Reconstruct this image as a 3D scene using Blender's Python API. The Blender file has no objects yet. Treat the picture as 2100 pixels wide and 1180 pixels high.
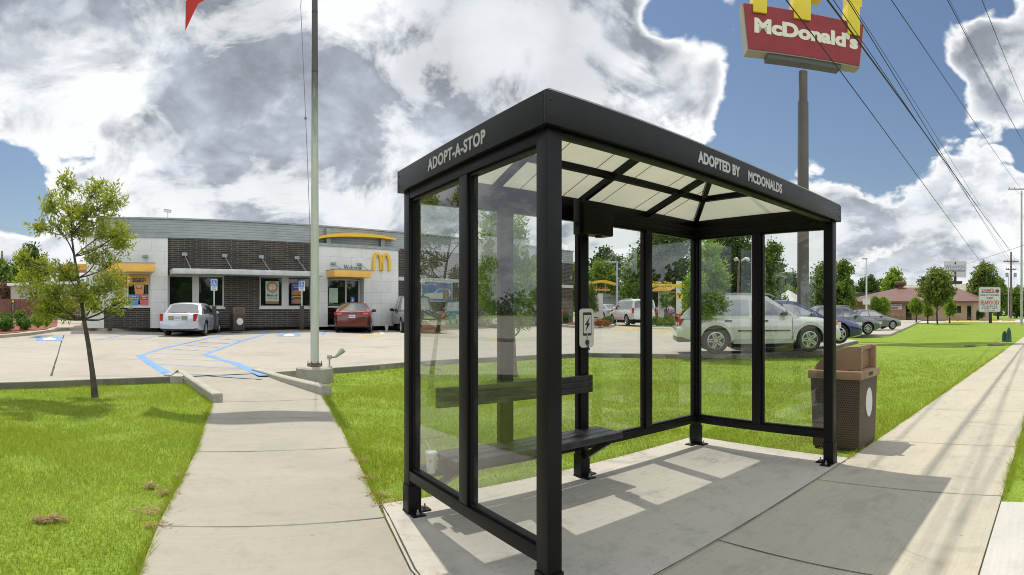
import bpy, bmesh, math, random
import numpy as np
from mathutils import Vector, Matrix

# ------------------------------------------------------------------ camera, sky, sun
S = bpy.context.scene
F, YH, AZ, EYE = 1151.29, 641.43, 0.5989, 1.5      # cylinder focal length and horizon (photo px), heading, eye height
cd = bpy.data.cameras.new("camera"); cam = bpy.data.objects.new("camera", cd)
S.collection.objects.link(cam); S.camera = cam
cd.type = 'PANO'; cd.panorama_type = 'CENTRAL_CYLINDRICAL'
cd.central_cylindrical_range_u_min = -1050 / F; cd.central_cylindrical_range_u_max = 1050 / F
cd.central_cylindrical_range_v_min = -(1180 - YH) / F; cd.central_cylindrical_range_v_max = YH / F
cd.central_cylindrical_radius = 1.0
cd.clip_start = 0.05; cd.clip_end = 5000
cam.location = (0, 0, EYE); cam.rotation_euler = (math.pi / 2, 0, -AZ)

SUNV = Vector((0.075, 0.451, 1.0)).normalized()
sl = bpy.data.lights.new("sun", 'SUN'); sl.energy = 4.25; sl.angle = math.radians(0.53); sl.color = (1.0, 0.94, 0.83)
so = bpy.data.objects.new("sun", sl); S.collection.objects.link(so)
so.rotation_euler = SUNV.to_track_quat('Z', 'Y').to_euler()

S.view_settings.view_transform = 'Standard'; S.view_settings.look = 'None'
S.view_settings.exposure = 0.0; S.view_settings.gamma = 1.0
S.render.engine = 'CYCLES'
try:
    S.cycles.filter_width = 1.0
    S.cycles.use_denoising = True; S.cycles.denoiser = 'OPENIMAGEDENOISE'
    S.cycles.max_bounces = 6; S.cycles.transparent_max_bounces = 12; S.cycles.diffuse_bounces = 2
    S.cycles.glossy_bounces = 3; S.cycles.caustics_reflective = False; S.cycles.caustics_refractive = False
except Exception:
    pass

class NT:
    """short hand for building node trees"""
    def __init__(s, tree): s.t = tree; tree.nodes.clear()
    def n(s, typ, **kw):
        nd = s.t.nodes.new(typ)
        for k, v in kw.items(): setattr(nd, k, v)
        return nd
    def l(s, a, b): s.t.links.new(a, b)
    def put(s, sock, v):
        if isinstance(v, bpy.types.NodeSocket): s.l(v, sock)
        elif v is not None: sock.default_value = v
    def m(s, op, a, b=None, c=None, clamp=False):
        nd = s.n('ShaderNodeMath', operation=op); nd.use_clamp = clamp
        for i, v in enumerate((a, b, c)): s.put(nd.inputs[i], v)
        return nd.outputs[0]
    def v(s, op, a, b=None, out=0):
        nd = s.n('ShaderNodeVectorMath', operation=op)
        for i, x in enumerate((a, b)): s.put(nd.inputs[i], x)
        return nd.outputs['Value'] if op in ('DOT_PRODUCT', 'LENGTH') else nd.outputs[0]
    def sc(s, a, k):
        nd = s.n('ShaderNodeVectorMath', operation='SCALE'); s.put(nd.inputs[0], a); s.put(nd.inputs['Scale'], k); return nd.outputs[0]
    def noise(s, vec, scale, detail=4, rough=.55, dist=0.0, dims='3D'):
        nd = s.n('ShaderNodeTexNoise', noise_dimensions=dims)
        s.put(nd.inputs['Vector'], vec); s.put(nd.inputs['Scale'], scale); nd.inputs['Detail'].default_value = detail
        nd.inputs['Roughness'].default_value = rough; nd.inputs['Distortion'].default_value = dist
        return nd.outputs['Fac']
    def ss(s, x, a, b, lo=0., hi=1.):
        nd = s.n('ShaderNodeMapRange', interpolation_type='SMOOTHSTEP')
        s.put(nd.inputs[0], x); s.put(nd.inputs[1], a); s.put(nd.inputs[2], b); s.put(nd.inputs[3], lo); s.put(nd.inputs[4], hi)
        return nd.outputs[0]
    def mix(s, f, a, b, blend='MIX'):
        nd = s.n('ShaderNodeMix', data_type='RGBA', blend_type=blend)
        s.put(nd.inputs[0], f); s.put(nd.inputs[6], a if not isinstance(a, tuple) else (*a[:3], 1)); s.put(nd.inputs[7], b if not isinstance(b, tuple) else (*b[:3], 1))
        return nd.outputs[2]
    def sep(s, v):
        nd = s.n('ShaderNodeSeparateXYZ'); s.l(v, nd.inputs[0]); return nd.outputs
    def comb(s, x, y, z=0.):
        nd = s.n('ShaderNodeCombineXYZ'); s.put(nd.inputs[0], x); s.put(nd.inputs[1], y); s.put(nd.inputs[2], z); return nd.outputs[0]

def sky_dir(px, py):
    a = AZ + (px - 1050) / F
    return Vector((math.sin(a), math.cos(a), (YH - py) / F)).normalized()

def build_world():
    w = bpy.data.worlds.new("World"); S.world = w; w.use_nodes = True
    N = NT(w.node_tree)
    sky = N.n('ShaderNodeTexSky', sky_type='NISHITA'); sky.sun_disc = False
    sky.sun_elevation = math.asin(SUNV.z); sky.sun_rotation = math.atan2(SUNV.x, SUNV.y)
    sky.altitude = 0; sky.air_density = 1.3; sky.dust_density = 0.6; sky.ozone_density = 2.5
    tc = N.n('ShaderNodeTexCoord'); D = N.v('NORMALIZE', tc.outputs['Generated'])
    x, y, z = N.sep(D)
    zc = N.m('MAXIMUM', z, 0.0)
    k = N.m('DIVIDE', 1.0, N.m('ADD', N.m('MULTIPLY', zc, .8), 0.50))
    p = N.comb(N.m('MULTIPLY', x, k), N.m('MULTIPLY', y, k), N.m('MULTIPLY', N.m('MULTIPLY', zc, k), 1.35))
    # where the cloud cover opens (clear > 0) or closes (< 0): a direction, a radius, an amount
    def blobs(lst):
        f = None
        for (px, py, r, amt) in lst:
            d = N.v('DOT_PRODUCT', D, tuple(sky_dir(px, py)))
            b = N.ss(d, math.cos(r), 1.0, 0., amt)
            f = b if f is None else N.m('ADD', f, b)
        return f
    field = blobs(SKY_FIELD); tone = blobs(TONE_FIELD)
    def puff(q, det=4):
        """rounded billows: cells of several sizes, their borders bent by noise"""
        wv = N.n('ShaderNodeTexNoise'); N.l(q, wv.inputs['Vector']); wv.inputs['Scale'].default_value = 3.2; wv.inputs["Detail"].default_value = 4; wv.inputs['Roughness'].default_value = .6
        q2 = N.v('ADD', q, N.sc(N.v('SUBTRACT', wv.outputs['Color'], (.5, .5, .5)), .36))
        vo = N.n('ShaderNodeTexVoronoi', feature='F1'); N.l(q2, vo.inputs['Vector']); vo.inputs['Scale'].default_value = 3.7
        vo.inputs['Detail'].default_value = det; vo.inputs['Roughness'].default_value = .52; vo.inputs['Lacunarity'].default_value = 2.15; vo.normalize = True
        return N.m('SUBTRACT', 1.0, vo.outputs['Distance'])
    big = N.noise(p, 1.7, 4, .55, .2)
    n = puff(p); n2 = puff(N.v('ADD', p, (SUNV.x * .06, SUNV.y * .16, .06)), 2)
    fine = N.noise(p, 9., 6, .62, .3)
    dens = N.m('ADD', N.m('MULTIPLY', N.m('SUBTRACT', n, .62), 2.3), N.m('MULTIPLY', N.m('SUBTRACT', big, .5), 1.3))
    dens = N.m('ADD', dens, N.m('MULTIPLY', N.m('SUBTRACT', fine, .5), .22))
    dens = N.m('SUBTRACT', N.m('ADD', dens, .15), field)
    alpha = N.ss(dens, 0.0, 0.17)
    thick = N.ss(dens, 0.04, 0.55)
    lit = N.ss(N.m('SUBTRACT', n, n2), -0.10, 0.12)             # the side of a billow that faces the sun
    mid = N.noise(p, 3.6, 7, .60, .45)
    shade = N.m('MULTIPLY', thick, N.m('SUBTRACT', 1.18, N.m('MULTIPLY', lit, .55)))
    shade = N.m('ADD', N.m('MULTIPLY', shade, N.ss(mid, .42, .58, .05, 1.12)), tone, clamp=True)
    shade = N.m('MULTIPLY', shade, N.ss(thick, 0., .5))
    core = N.mix(N.ss(z, 0.02, 0.4), CORE_LOW, CORE_HIGH)
    core = N.sc(core, N.m('ADD', N.ss(N.noise(p, 5.5, 7, .6, .5), .3, .7, .80, 1.32), N.ss(N.noise(p, 1.3, 3), .35, .65, -.06, .12)))
    core = N.sc(core, N.m('MULTIPLY', N.ss(n, .45, .82, .74, 1.12), N.ss(N.m('SUBTRACT', n, n2), -.15, .15, .82, 1.12)))
    ccol = N.mix(N.m('MULTIPLY', shade, .93), CLOUD_LIT, core)
    back = N.ss(N.v('DOT_PRODUCT', D, tuple(Vector((-SUNV.x, -SUNV.y, .25)).normalized())), .15, .85, 1.0, 1.75)   # sun-facing clouds behind the viewer, out of view, brightened to fill the shade
    ccol = N.sc(ccol, back)
    skyc = N.mix(1.0, sky.outputs[0], (1.0, 1.0, 1.04), 'MULTIPLY')
    col = N.mix(alpha, skyc, ccol)
    haze = N.ss(z, 0.0, 0.10, .55, 0.)
    col = N.mix(haze, col, (7.2, 7.9, 8.7))
    bg = N.n('ShaderNodeBackground'); N.l(col, bg.inputs[0]); bg.inputs[1].default_value = 0.083
    out = N.n('ShaderNodeOutputWorld'); N.l(bg.outputs[0], out.inputs[0])
    w.cycles.sampling_method = 'MANUAL'; w.cycles.sample_map_resolution = 512

CORE_LOW, CORE_HIGH, CLOUD_LIT = (5.9, 6.45, 7.4), (3.75, 4.2, 5.0), (11.8, 12.0, 12.2)
SKY_FIELD = [  # px, py, radius (rad), amount: > 0 opens blue gaps, < 0 closes them
    (1640, 190, .26, .72), (1350, 40, .05, .3), (1290, 190, .05, .3), (1790, 150, .30, .70), (1800, 20, .22, .5), (1860, 60, .2, .3), (1540, 290, .12, .3), (1850, 285, .16, .5),
    (5, 395, .14, .85), (165, 300, .06, .6), (70, 440, .07, .3), (1900, 570, .14, .2), (1380, 40, .10, .70), (1720, 240, .1, .3),
    (400, 150, .6, -.30), (900, 250, .6, -.40), (1200, 100, .45, -.35), (1300, 300, .25, -.2), (300, 480, .4, -.2), (800, 480, .4, -.2),
    (1960, 190, .15, -.75), (1945, 40, .10, -.55), (2070, 150, .10, -.40), (1700, 345, .14, -.62), (1820, 400, .24, -.35), (1400, 180, .12, -.4), (2040, 320, .18, .5), (2000, 480, .2, -.15)]
TONE_FIELD = [  # greyer (> 0) or whiter (< 0) cloud
    (450, 120, .28, .28), (950, 220, .38, .25), (1200, 60, .28, .2), (650, 380, .3, .08), (120, 60, .2, .12), (250, 330, .12, .1), (880, 60, .2, .1),
    (1400, 190, .14, -.5), (1720, 310, .12, -.4), (1760, 400, .12, .25), (1950, 180, .2, .10), (230, 120, .12, -.4), (720, 40, .12, -.5), (290, 250, .12, -.5), (560, 230, .1, -.35), (780, 330, .12, -.3), (1040, 80, .1, -.25), (120, 420, .15, -.4), (60, 480, .2, -.25), (1880, 430, .14, .2), (2000, 380, .2, -.1), (80, 150, .2, -.1), (1250, 500, .3, -.5)]
build_world()

# ------------------------------------------------------------------ helpers: placing
CTRL = np.array([  # u, v, height of the lawn there (x = along the street, y = away from it, metres)
    (.8, 24.4, .33), (9.25, 28.2, .31), (14.5, 8.6, .18), (19, 8, .14), (33, 11.7, -.02), (42, 13.7, .03), (35, 33, .32), (38, 40, .55),
    (-4, 27, .50), (7, 29, .52), (20, 32, .48), (-8, 23, .30), (-20, 40, .9), (-20, 20, .2), (0, 12, .0), (-4, 11, -.05), (3, 12, .02), (9, 13, .08), (-12, 10, -.05),
    (60, 20, .1), (90, 10, .1), (100, 60, .4), (0, 80, 1.0), (60, 80, .7), (-60, 60, 1.0), (26, 8, .03), (50, 6, 0.)])
def zg(u, v):
    t = min(max((v - 3.5) / 4.5, 0), 1); t = t * t * (3 - 2 * t)
    if t == 0: return 0.0
    d2 = (CTRL[:, 0] - u) ** 2 + (CTRL[:, 1] - v) ** 2
    w = 1 / (d2 + 6.0) ** 1.6
    return float((w * CTRL[:, 2]).sum() / w.sum()) * t
def az(px): return AZ + (px - 1050) / F
def at(px, d):                                   # a point at distance d on the bearing of photo column px
    a = az(px); return d * math.sin(a), d * math.cos(a)
def hz(py, d): return EYE + (YH - py) * d / F     # height of photo row py at distance d
def P(px, py, off=0.0):                          # photo pixel -> the ground point it shows
    d = EYE * F / (py - YH)
    for _ in range(60):
        u, v = at(px, d); d += .5 * ((EYE - zg(u, v) - off) * F / (py - YH) - d)
    return at(px, d)
def PL(pts, off=0.0): return [P(x, y, off) for x, y in pts]

# ------------------------------------------------------------------ helpers: objects
COL = S.collection
def tag(o, label=None, cat=None, group=None, kind=None):
    if label: o['label'] = label
    if cat: o['category'] = cat
    if group: o['group'] = group
    if kind: o['kind'] = kind
    return o
def thing(name, label, cat, loc=(0, 0, 0), rz=0.0, group=None):
    o = bpy.data.objects.new(name, None); COL.objects.link(o); o.empty_display_size = .2
    o.location = loc; o.rotation_euler = (0, 0, rz)
    return tag(o, label, cat, group)
def link(name, me, parent=None):
    o = bpy.data.objects.new(name, me); COL.objects.link(o)
    if parent: o.parent = parent
    return o
def copy_tree(o, parent=None):
    c = o.copy(); COL.objects.link(c); c.parent = parent
    for ch in list(o.children): copy_tree(ch, c)
    return c

class MB:
    """collects shapes and links them as ONE mesh object"""
    def __init__(s): s.V = []; s.Fc = []; s.I = []; s.mi = 0
    def f(s, *idx): s.Fc.append(idx); s.I.append(s.mi)
    def add(s, vs): b = len(s.V); s.V += [tuple(v) for v in vs]; return b
    def quad(s, a, b, c, d): i = s.add((a, b, c, d)); s.f(i, i + 1, i + 2, i + 3); return s
    def poly(s, pts): i = s.add(pts); s.f(*range(i, i + len(pts))); return s
    def box(s, x0, x1, y0, y1, z0, z1):
        i = s.add([(x, y, z) for z in (z0, z1) for y in (y0, y1) for x in (x0, x1)])
        for q in ((0, 2, 3, 1), (4, 5, 7, 6), (0, 1, 5, 4), (2, 6, 7, 3), (0, 4, 6, 2), (1, 3, 7, 5)): s.f(*(i + k for k in q))
        return s
    def cbox(s, c, d): return s.box(c[0] - d[0] / 2, c[0] + d[0] / 2, c[1] - d[1] / 2, c[1] + d[1] / 2, c[2] - d[2] / 2, c[2] + d[2] / 2)
    def beam(s, p, q, w, h, up=(0, 0, 1)):        # rectangular bar from p to q, w across, h along up
        p, q = Vector(p), Vector(q); d = (q - p).normalized(); r = d.cross(Vector(up)).normalized(); n = r.cross(d).normalized()
        i = s.add([e + r * (a * w / 2) + n * (b * h / 2) for e in (p, q) for a, b in ((-1, -1), (1, -1), (1, 1), (-1, 1))])
        s.f(i + 3, i + 2, i + 1, i); s.f(i + 4, i + 5, i + 6, i + 7)
        for k in range(4): s.f(i + k, i + (k + 1) % 4, i + 4 + (k + 1) % 4, i + 4 + k)
        return s
    def tube(s, path, rad, n=8, cap=True):
        path = [Vector(p) for p in path]
        if not hasattr(rad, '__len__'): rad = [rad] * len(path)
        prev = None; rings = []
        for k, p in enumerate(path):
            t = (path[min(k + 1, len(path) - 1)] - path[max(k - 1, 0)]).normalized()
            a = prev if prev is not None else (Vector((1, 0, 0)) if abs(t.x) < .8 else Vector((0, 1, 0)))
            a = (a - t * a.dot(t)).normalized(); b = t.cross(a); prev = a
            rings.append(s.add([p + (a * math.cos(6.28318 * j / n) + b * math.sin(6.28318 * j / n)) * rad[k] for j in range(n)]))
        for r0, r1 in zip(rings, rings[1:]):
            for j in range(n): s.f(r0 + j, r0 + (j + 1) % n, r1 + (j + 1) % n, r1 + j)
        if cap: s.f(*[rings[0] + j for j in range(n)][::-1]); s.f(*[rings[-1] + j for j in range(n)])
        return s
    def cyl(s, c, r, z0, z1, n=20, r1=None): return s.tube([(c[0], c[1], z0), (c[0], c[1], z1)], [r, r if r1 is None else r1], n)
    def lathe(s, prof, n=24, axis='z', c=(0, 0, 0)):
        rings = []
        for r, h in prof:
            ring = []
            for j in range(n):
                a = 6.28318 * j / n; x, y = r * math.cos(a), r * math.sin(a)
                ring.append((c[0] + x, c[1] + y, c[2] + h) if axis == 'z' else (c[0] + x, c[1] + h, c[2] + y))
            rings.append(s.add(ring))
        for r0, r1 in zip(rings, rings[1:]):
            for j in range(n):
                q = (r0 + j, r0 + (j + 1) % n, r1 + (j + 1) % n, r1 + j); s.f(*(q if axis == 'z' else q[::-1]))
        return s
    def prism(s, poly, h0, h1, fn=None):          # polygon (a, b) extruded along the third axis; fn maps (a, b, h) to xyz
        fn = fn or (lambda a, b, h: (a, b, h)); n = len(poly)
        i = s.add([fn(a, b, h0) for a, b in poly] + [fn(a, b, h1) for a, b in poly])
        s.f(*[i + k for k in range(n)][::-1]); s.f(*[i + n + k for k in range(n)])
        for k in range(n): s.f(i + k, i + (k + 1) % n, i + n + (k + 1) % n, i + n + k)
        return s
    def ball(s, c, r, n=12, m=8):
        rx, ry, rz_ = r if hasattr(r, '__len__') else (r, r, r)
        rings = [s.add([(c[0] + rx * math.sin(math.pi * i / m) * math.cos(6.28318 * j / n), c[1] + ry * math.sin(math.pi * i / m) * math.sin(6.28318 * j / n), c[2] - rz_ * math.cos(math.pi * i / m)) for j in range(n)]) for i in range(1, m)]
        for r0, r1 in zip(rings, rings[1:]):
            for j in range(n): s.f(r0 + j, r0 + (j + 1) % n, r1 + (j + 1) % n, r1 + j)
        b, t = s.add([(c[0], c[1], c[2] - rz_)]), s.add([(c[0], c[1], c[2] + rz_)])
        for j in range(n): s.f(b, rings[0] + (j + 1) % n, rings[0] + j); s.f(t, rings[-1] + j, rings[-1] + (j + 1) % n)
        return s
    def mesh(s, name, mats, smooth=None, fix=True):
        me = bpy.data.meshes.new(name); me.from_pydata(s.V, [], s.Fc)
        for m in (mats if isinstance(mats, (list, tuple)) else [mats]): me.materials.append(m)
        me.polygons.foreach_set('material_index', s.I)
        if fix:
            bm = bmesh.new(); bm.from_mesh(me); bmesh.ops.recalc_face_normals(bm, faces=bm.faces); bm.to_mesh(me); bm.free()
        if smooth is not None: shade(me, smooth)
        return me
    def build(s, name, mats, parent=None, smooth=None, bevel=0, fix=True):
        me = s.mesh(name, mats, None, fix)
        if bevel:
            bm = bmesh.new(); bm.from_mesh(me)
            bmesh.ops.remove_doubles(bm, verts=bm.verts, dist=1e-5)
            es = [e for e in bm.edges if len(e.link_faces) == 2 and e.calc_face_angle(0) > .6]
            bmesh.ops.bevel(bm, geom=es, offset=bevel, segments=2, profile=.6, affect='EDGES', clamp_overlap=True)
            bm.to_mesh(me); bm.free()
            if smooth is None: smooth = 40
        if smooth is not None: shade(me, smooth)
        return link(name, me, parent)
def shade(me, ang):
    me.shade_smooth() if hasattr(me, 'shade_smooth') else None
    if ang < 170:
        bm = bmesh.new(); bm.from_mesh(me); a = math.radians(ang)
        for e in bm.edges: e.smooth = not (len(e.link_faces) == 2 and e.calc_face_angle(0) > a)
        bm.to_mesh(me); bm.free()

def np_mesh(name, V, Q, mat, parent=None, smooth=False):
    """fast mesh from arrays: V (n,3), Q (m,3 or 4)"""
    me = bpy.data.meshes.new(name); k = Q.shape[1]
    me.vertices.add(len(V)); me.vertices.foreach_set('co', np.ascontiguousarray(V, np.float32).ravel())
    me.loops.add(Q.size); me.loops.foreach_set('vertex_index', np.ascontiguousarray(Q, np.int32).ravel())
    me.polygons.add(len(Q)); me.polygons.foreach_set('loop_start', np.arange(0, Q.size, k, dtype=np.int32))
    me.polygons.foreach_set('loop_total', np.full(len(Q), k, np.int32))
    me.update(calc_edges=True); me.materials.append(mat)
    return link(name, me, parent)

def text(name, s, mat, parent, loc, rot, h, width=None, depth=.01, bold=0.0, spacing=1.0, align='LEFT'):
    cu = bpy.data.curves.new('t', 'FONT'); cu.body = s; cu.size = 1.0; cu.extrude = 0.5; cu.offset = bold; cu.space_character = spacing
    cu.resolution_u = 4
    to = bpy.data.objects.new('t', cu); COL.objects.link(to)
    bpy.context.view_layer.update()
    me = bpy.data.meshes.new_from_object(to.evaluated_get(bpy.context.evaluated_depsgraph_get()))
    bpy.data.objects.remove(to); bpy.data.curves.remove(cu)
    co = np.empty(len(me.vertices) * 3, np.float32); me.vertices.foreach_get('co', co); co = co.reshape(-1, 3)
    lo, hi = co.min(0), co.max(0)
    ky = h / (hi[1] - lo[1]); kx = ky if width is None else width / (hi[0] - lo[0])
    co[:, 0] = (co[:, 0] - lo[0]) * kx; co[:, 1] = (co[:, 1] - lo[1]) * ky; co[:, 2] = co[:, 2] * depth
    if align == 'CENTER': co[:, 0] -= co[:, 0].max() / 2
    me.vertices.foreach_set('co', co.ravel()); me.name = name
    me.materials.clear(); me.materials.append(mat)
    o = link(name, me, parent); o.location = loc; o.rotation_euler = rot
    return o
R90 = math.pi / 2

# ------------------------------------------------------------------ helpers: materials
MATS = {}
def M(name, col, rough=.6, metal=0., var=0., vs=3., bump=0., bs=40., coat=0., spec=.5, emit=0., col2=None, detail=5, grime=0.):
    if name in MATS: return MATS[name]
    m = bpy.data.materials.new(name); m.use_nodes = True; N = NT(m.node_tree); MATS[name] = m
    b = N.n('ShaderNodeBsdfPrincipled'); o = N.n('ShaderNodeOutputMaterial'); N.l(b.outputs[0], o.inputs[0])
    b.inputs['Roughness'].default_value = rough; b.inputs['Metallic'].default_value = metal
    b.inputs['Specular IOR Level'].default_value = spec; b.inputs['Coat Weight'].default_value = coat; b.inputs['Coat Roughness'].default_value = .04
    b.inputs['Base Color'].default_value = (*col, 1)
    tc = N.n('ShaderNodeTexCoord').outputs['Object']
    c = None
    if var or col2:
        n = N.noise(tc, vs, detail, .6)
        lo = tuple(x * (1 - var) for x in col); hi = col2 or tuple(min(1, x * (1 + var)) for x in col)
        c = N.mix(N.ss(n, .3, .7), lo, hi)
    if grime:
        g = N.ss(N.noise(tc, vs * .37, 6, .65, .5), .45, .75, 0., grime)
        c = N.mix(g, c if c is not None else (*col, 1), tuple(x * .45 for x in col))
    if c is not None: N.l(c, b.inputs['Base Color'])
    if var or grime:
        N.l(N.m('ADD', rough - .08, N.m('MULTIPLY', N.noise(tc, vs * 2.3, 4), .16), clamp=True), b.inputs['Roughness'])
    if emit: b.inputs['Emission Color'].default_value = (*col, 1); b.inputs['Emission Strength'].default_value = emit
    if bump:
        bp = N.n('ShaderNodeBump'); bp.inputs['Strength'].default_value = bump; bp.inputs['Distance'].default_value = .01
        N.l(N.noise(tc, bs, 5, .6), bp.inputs['Height']); N.l(bp.outputs[0], b.inputs['Normal'])
    return m

def concrete(name, col, warm, dark=.55, sc=1.0, bump=.4, stain=.35, joints=None, streak=0.):
    m = bpy.data.materials.new(name); m.use_nodes = True; N = NT(m.node_tree)
    b = N.n('ShaderNodeBsdfPrincipled'); o = N.n('ShaderNodeOutputMaterial'); N.l(b.outputs[0], o.inputs[0])
    b.inputs['Roughness'].default_value = .85; b.inputs['Specular IOR Level'].default_value = .25
    tc = N.n('ShaderNodeTexCoord').outputs['Object']
    a = N.noise(tc, .55 * sc, 6, .62, .6); f = N.noise(tc, 60, 4, .7); g = N.noise(tc, 4.5 * sc, 7, .65, .3)
    brush = N.noise(N.v('MULTIPLY', tc, (1.2, 40., 1.)), 1.6, 3, .6)
    c = N.mix(N.ss(a, .3, .7), col, warm)
    c = N.mix(N.ss(g, .5, .78, 0., stain), c, tuple(x * dark for x in warm))
    c = N.mix(N.ss(f, .25, .75, 0., .28), tuple(x * .70 for x in col), c) if False else N.mix(N.ss(f, .62, .8, 0., .35), c, tuple(x * .5 for x in col))
    c = N.mix(N.ss(brush, .35, .7, 0., .16), c, tuple(x * .6 for x in col))
    if streak:                                                                                                          # long faint tyre marks
        st = N.noise(N.v('MULTIPLY', tc, (.22, 3.2, 1.)), 1.1, 5, .6, .8)
        c = N.mix(N.ss(st, .54, .72, 0., streak), c, tuple(x * .5 for x in col))
    vo = N.n('ShaderNodeTexVoronoi', feature='F1'); N.l(tc, vo.inputs['Vector']); vo.inputs['Scale'].default_value = 3.2     # scattered dark spots: gum, drips
    sp = N.m('MULTIPLY', N.ss(vo.outputs['Distance'], .03, .07, 1., 0.), N.ss(N.sep(vo.outputs['Color'])[0], .55, .7))
    c = N.mix(N.m('MULTIPLY', sp, .45), c, tuple(x * .42 for x in col))
    c = N.mix(N.ss(N.noise(tc, 1.7 * sc, 8, .74, 1.0), .52, .70, 0., stain), c, tuple(x * .55 for x in col))               # blotches and run-off
    c = N.mix(N.ss(N.noise(tc, 22, 5, .75), .56, .72, 0., stain * .9), c, tuple(x * .45 for x in col))
    if joints:
        ju, jv, w = joints
        x, y, z = N.sep(tc); e = None
        for q, p in ((x, ju), (y, jv)):
            if p:
                fr = N.m('ABSOLUTE', N.m('SUBTRACT', N.m('FRACT', N.m('DIVIDE', q, p)), .5))
                k = N.ss(fr, w / p * .5, w / p, 1., 0.); e = k if e is None else N.m('MAXIMUM', e, k)
        c = N.mix(N.m('MULTIPLY', e, .75), c, tuple(x * .3 for x in col))
    N.l(c, b.inputs['Base Color'])
    bp = N.n('ShaderNodeBump'); bp.inputs['Strength'].default_value = bump; bp.inputs['Distance'].default_value = .004
    N.l(N.m('ADD', f, N.m('MULTIPLY', brush, .6)), bp.inputs['Height']); N.l(bp.outputs[0], b.inputs['Normal'])
    return m

def brick(name, c1, c2, mortar, w, h, mw=.012, axes='xz', bump=.4, rough=.75, bias=0.0, offset=.5, blotch=(.75, 1.12)):
    m = bpy.data.materials.new(name); m.use_nodes = True; N = NT(m.node_tree)
    b = N.n('ShaderNodeBsdfPrincipled'); o = N.n('ShaderNodeOutputMaterial'); N.l(b.outputs[0], o.inputs[0])
    b.inputs['Roughness'].default_value = rough; b.inputs['Specular IOR Level'].default_value = .3
    tc = N.n('ShaderNodeTexCoord').outputs['Object']; x, y, z = N.sep(tc)
    d = {'x': x, 'y': y, 'z': z}; v = N.comb(N.m('ADD', x, y) if axes[0] == 's' else d[axes[0]], d[axes[1]])
    t = N.n('ShaderNodeTexBrick'); N.l(v, t.inputs['Vector']); t.offset = offset
    t.inputs['Color1'].default_value = (*c1, 1); t.inputs['Color2'].default_value = (*c2, 1); t.inputs['Mortar'].default_value = (*mortar, 1)
    t.inputs['Scale'].default_value = 1; t.inputs['Mortar Size'].default_value = mw; t.inputs['Mortar Smooth'].default_value = .15
    t.inputs['Bias'].default_value = bias; t.inputs['Brick Width'].default_value = w; t.inputs['Row Height'].default_value = h
    n = N.ss(N.noise(tc, 1.3, 6, .65), .3, .75, *blotch)
    nd = N.n('ShaderNodeMix', data_type='RGBA', blend_type='MULTIPLY'); nd.inputs[0].default_value = 1
    N.l(t.outputs[0], nd.inputs[6]); N.l(n, nd.inputs[7]); N.l(nd.outputs[2], b.inputs['Base Color'])
    bp = N.n('ShaderNodeBump'); bp.inputs['Strength'].default_value = bump; bp.inputs['Distance'].default_value = .006; bp.invert = True
    N.l(t.outputs[1], bp.inputs['Height']); N.l(bp.outputs[0], b.inputs['Normal'])
    return m

def leafmat(name, c1, c2, trans=.4, hue=.0, rough=.5):
    m = bpy.data.materials.new(name); m.use_nodes = True; N = NT(m.node_tree)
    g = N.n('ShaderNodeNewGeometry').outputs['Random Per Island']
    n = N.noise(N.n('ShaderNodeTexCoord').outputs['Object'], .9, 3)
    c = N.mix(N.m('ADD', N.m('MULTIPLY', g, .7), N.m('SUBTRACT', N.m('MULTIPLY', n, .8), .25), clamp=True), c1, c2)
    d = N.n('ShaderNodeBsdfPrincipled'); N.l(c, d.inputs['Base Color']); d.inputs['Roughness'].default_value = rough; d.inputs['Specular IOR Level'].default_value = .3
    t = N.n('ShaderNodeBsdfTranslucent')
    tcn = N.mix(1., c, (1.25, 1.15, .45), 'MULTIPLY'); N.l(tcn, t.inputs[0])
    mx = N.n('ShaderNodeMixShader'); mx.inputs[0].default_value = trans; N.l(d.outputs[0], mx.inputs[1]); N.l(t.outputs[0], mx.inputs[2])
    o = N.n('ShaderNodeOutputMaterial'); N.l(mx.outputs[0], o.inputs[0])
    return m

def glassmat(name, tint, refl=.08, rough=0.0):
    """a thin pane: light passes straight through, part of it mirrors (more at a glancing angle)"""
    m = bpy.data.materials.new(name); m.use_nodes = True; N = NT(m.node_tree)
    t = N.n('ShaderNodeBsdfTransparent'); t.inputs[0].default_value = (*tint, 1)
    g = N.n('ShaderNodeBsdfGlossy'); g.inputs['Roughness'].default_value = rough
    ge = N.n('ShaderNodeNewGeometry'); cs = N.m('ABSOLUTE', N.v('DOT_PRODUCT', ge.outputs['Normal'], ge.outputs['Incoming']))
    f = N.m('MULTIPLY', N.m('ADD', .04, N.m('MULTIPLY', N.m('POWER', N.m('SUBTRACT', 1., cs), 5.), .96)), refl / .04, clamp=True)
    dirt = N.ss(N.noise(N.n('ShaderNodeTexCoord').outputs['Object'], 2.1, 6, .7, .8), .42, .8, 0.01, .08)
    df = N.n('ShaderNodeBsdfDiffuse'); df.inputs[0].default_value = (.7, .72, .7, 1)
    mx = N.n('ShaderNodeMixShader'); N.l(f, mx.inputs[0]); N.l(t.outputs[0], mx.inputs[1]); N.l(g.outputs[0], mx.inputs[2])
    m2 = N.n('ShaderNodeMixShader'); N.l(dirt, m2.inputs[0]); N.l(mx.outputs[0], m2.inputs[1]); N.l(df.outputs[0], m2.inputs[2])
    o = N.n('ShaderNodeOutputMaterial'); N.l(m2.outputs[0], o.inputs[0])
    return m

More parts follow.
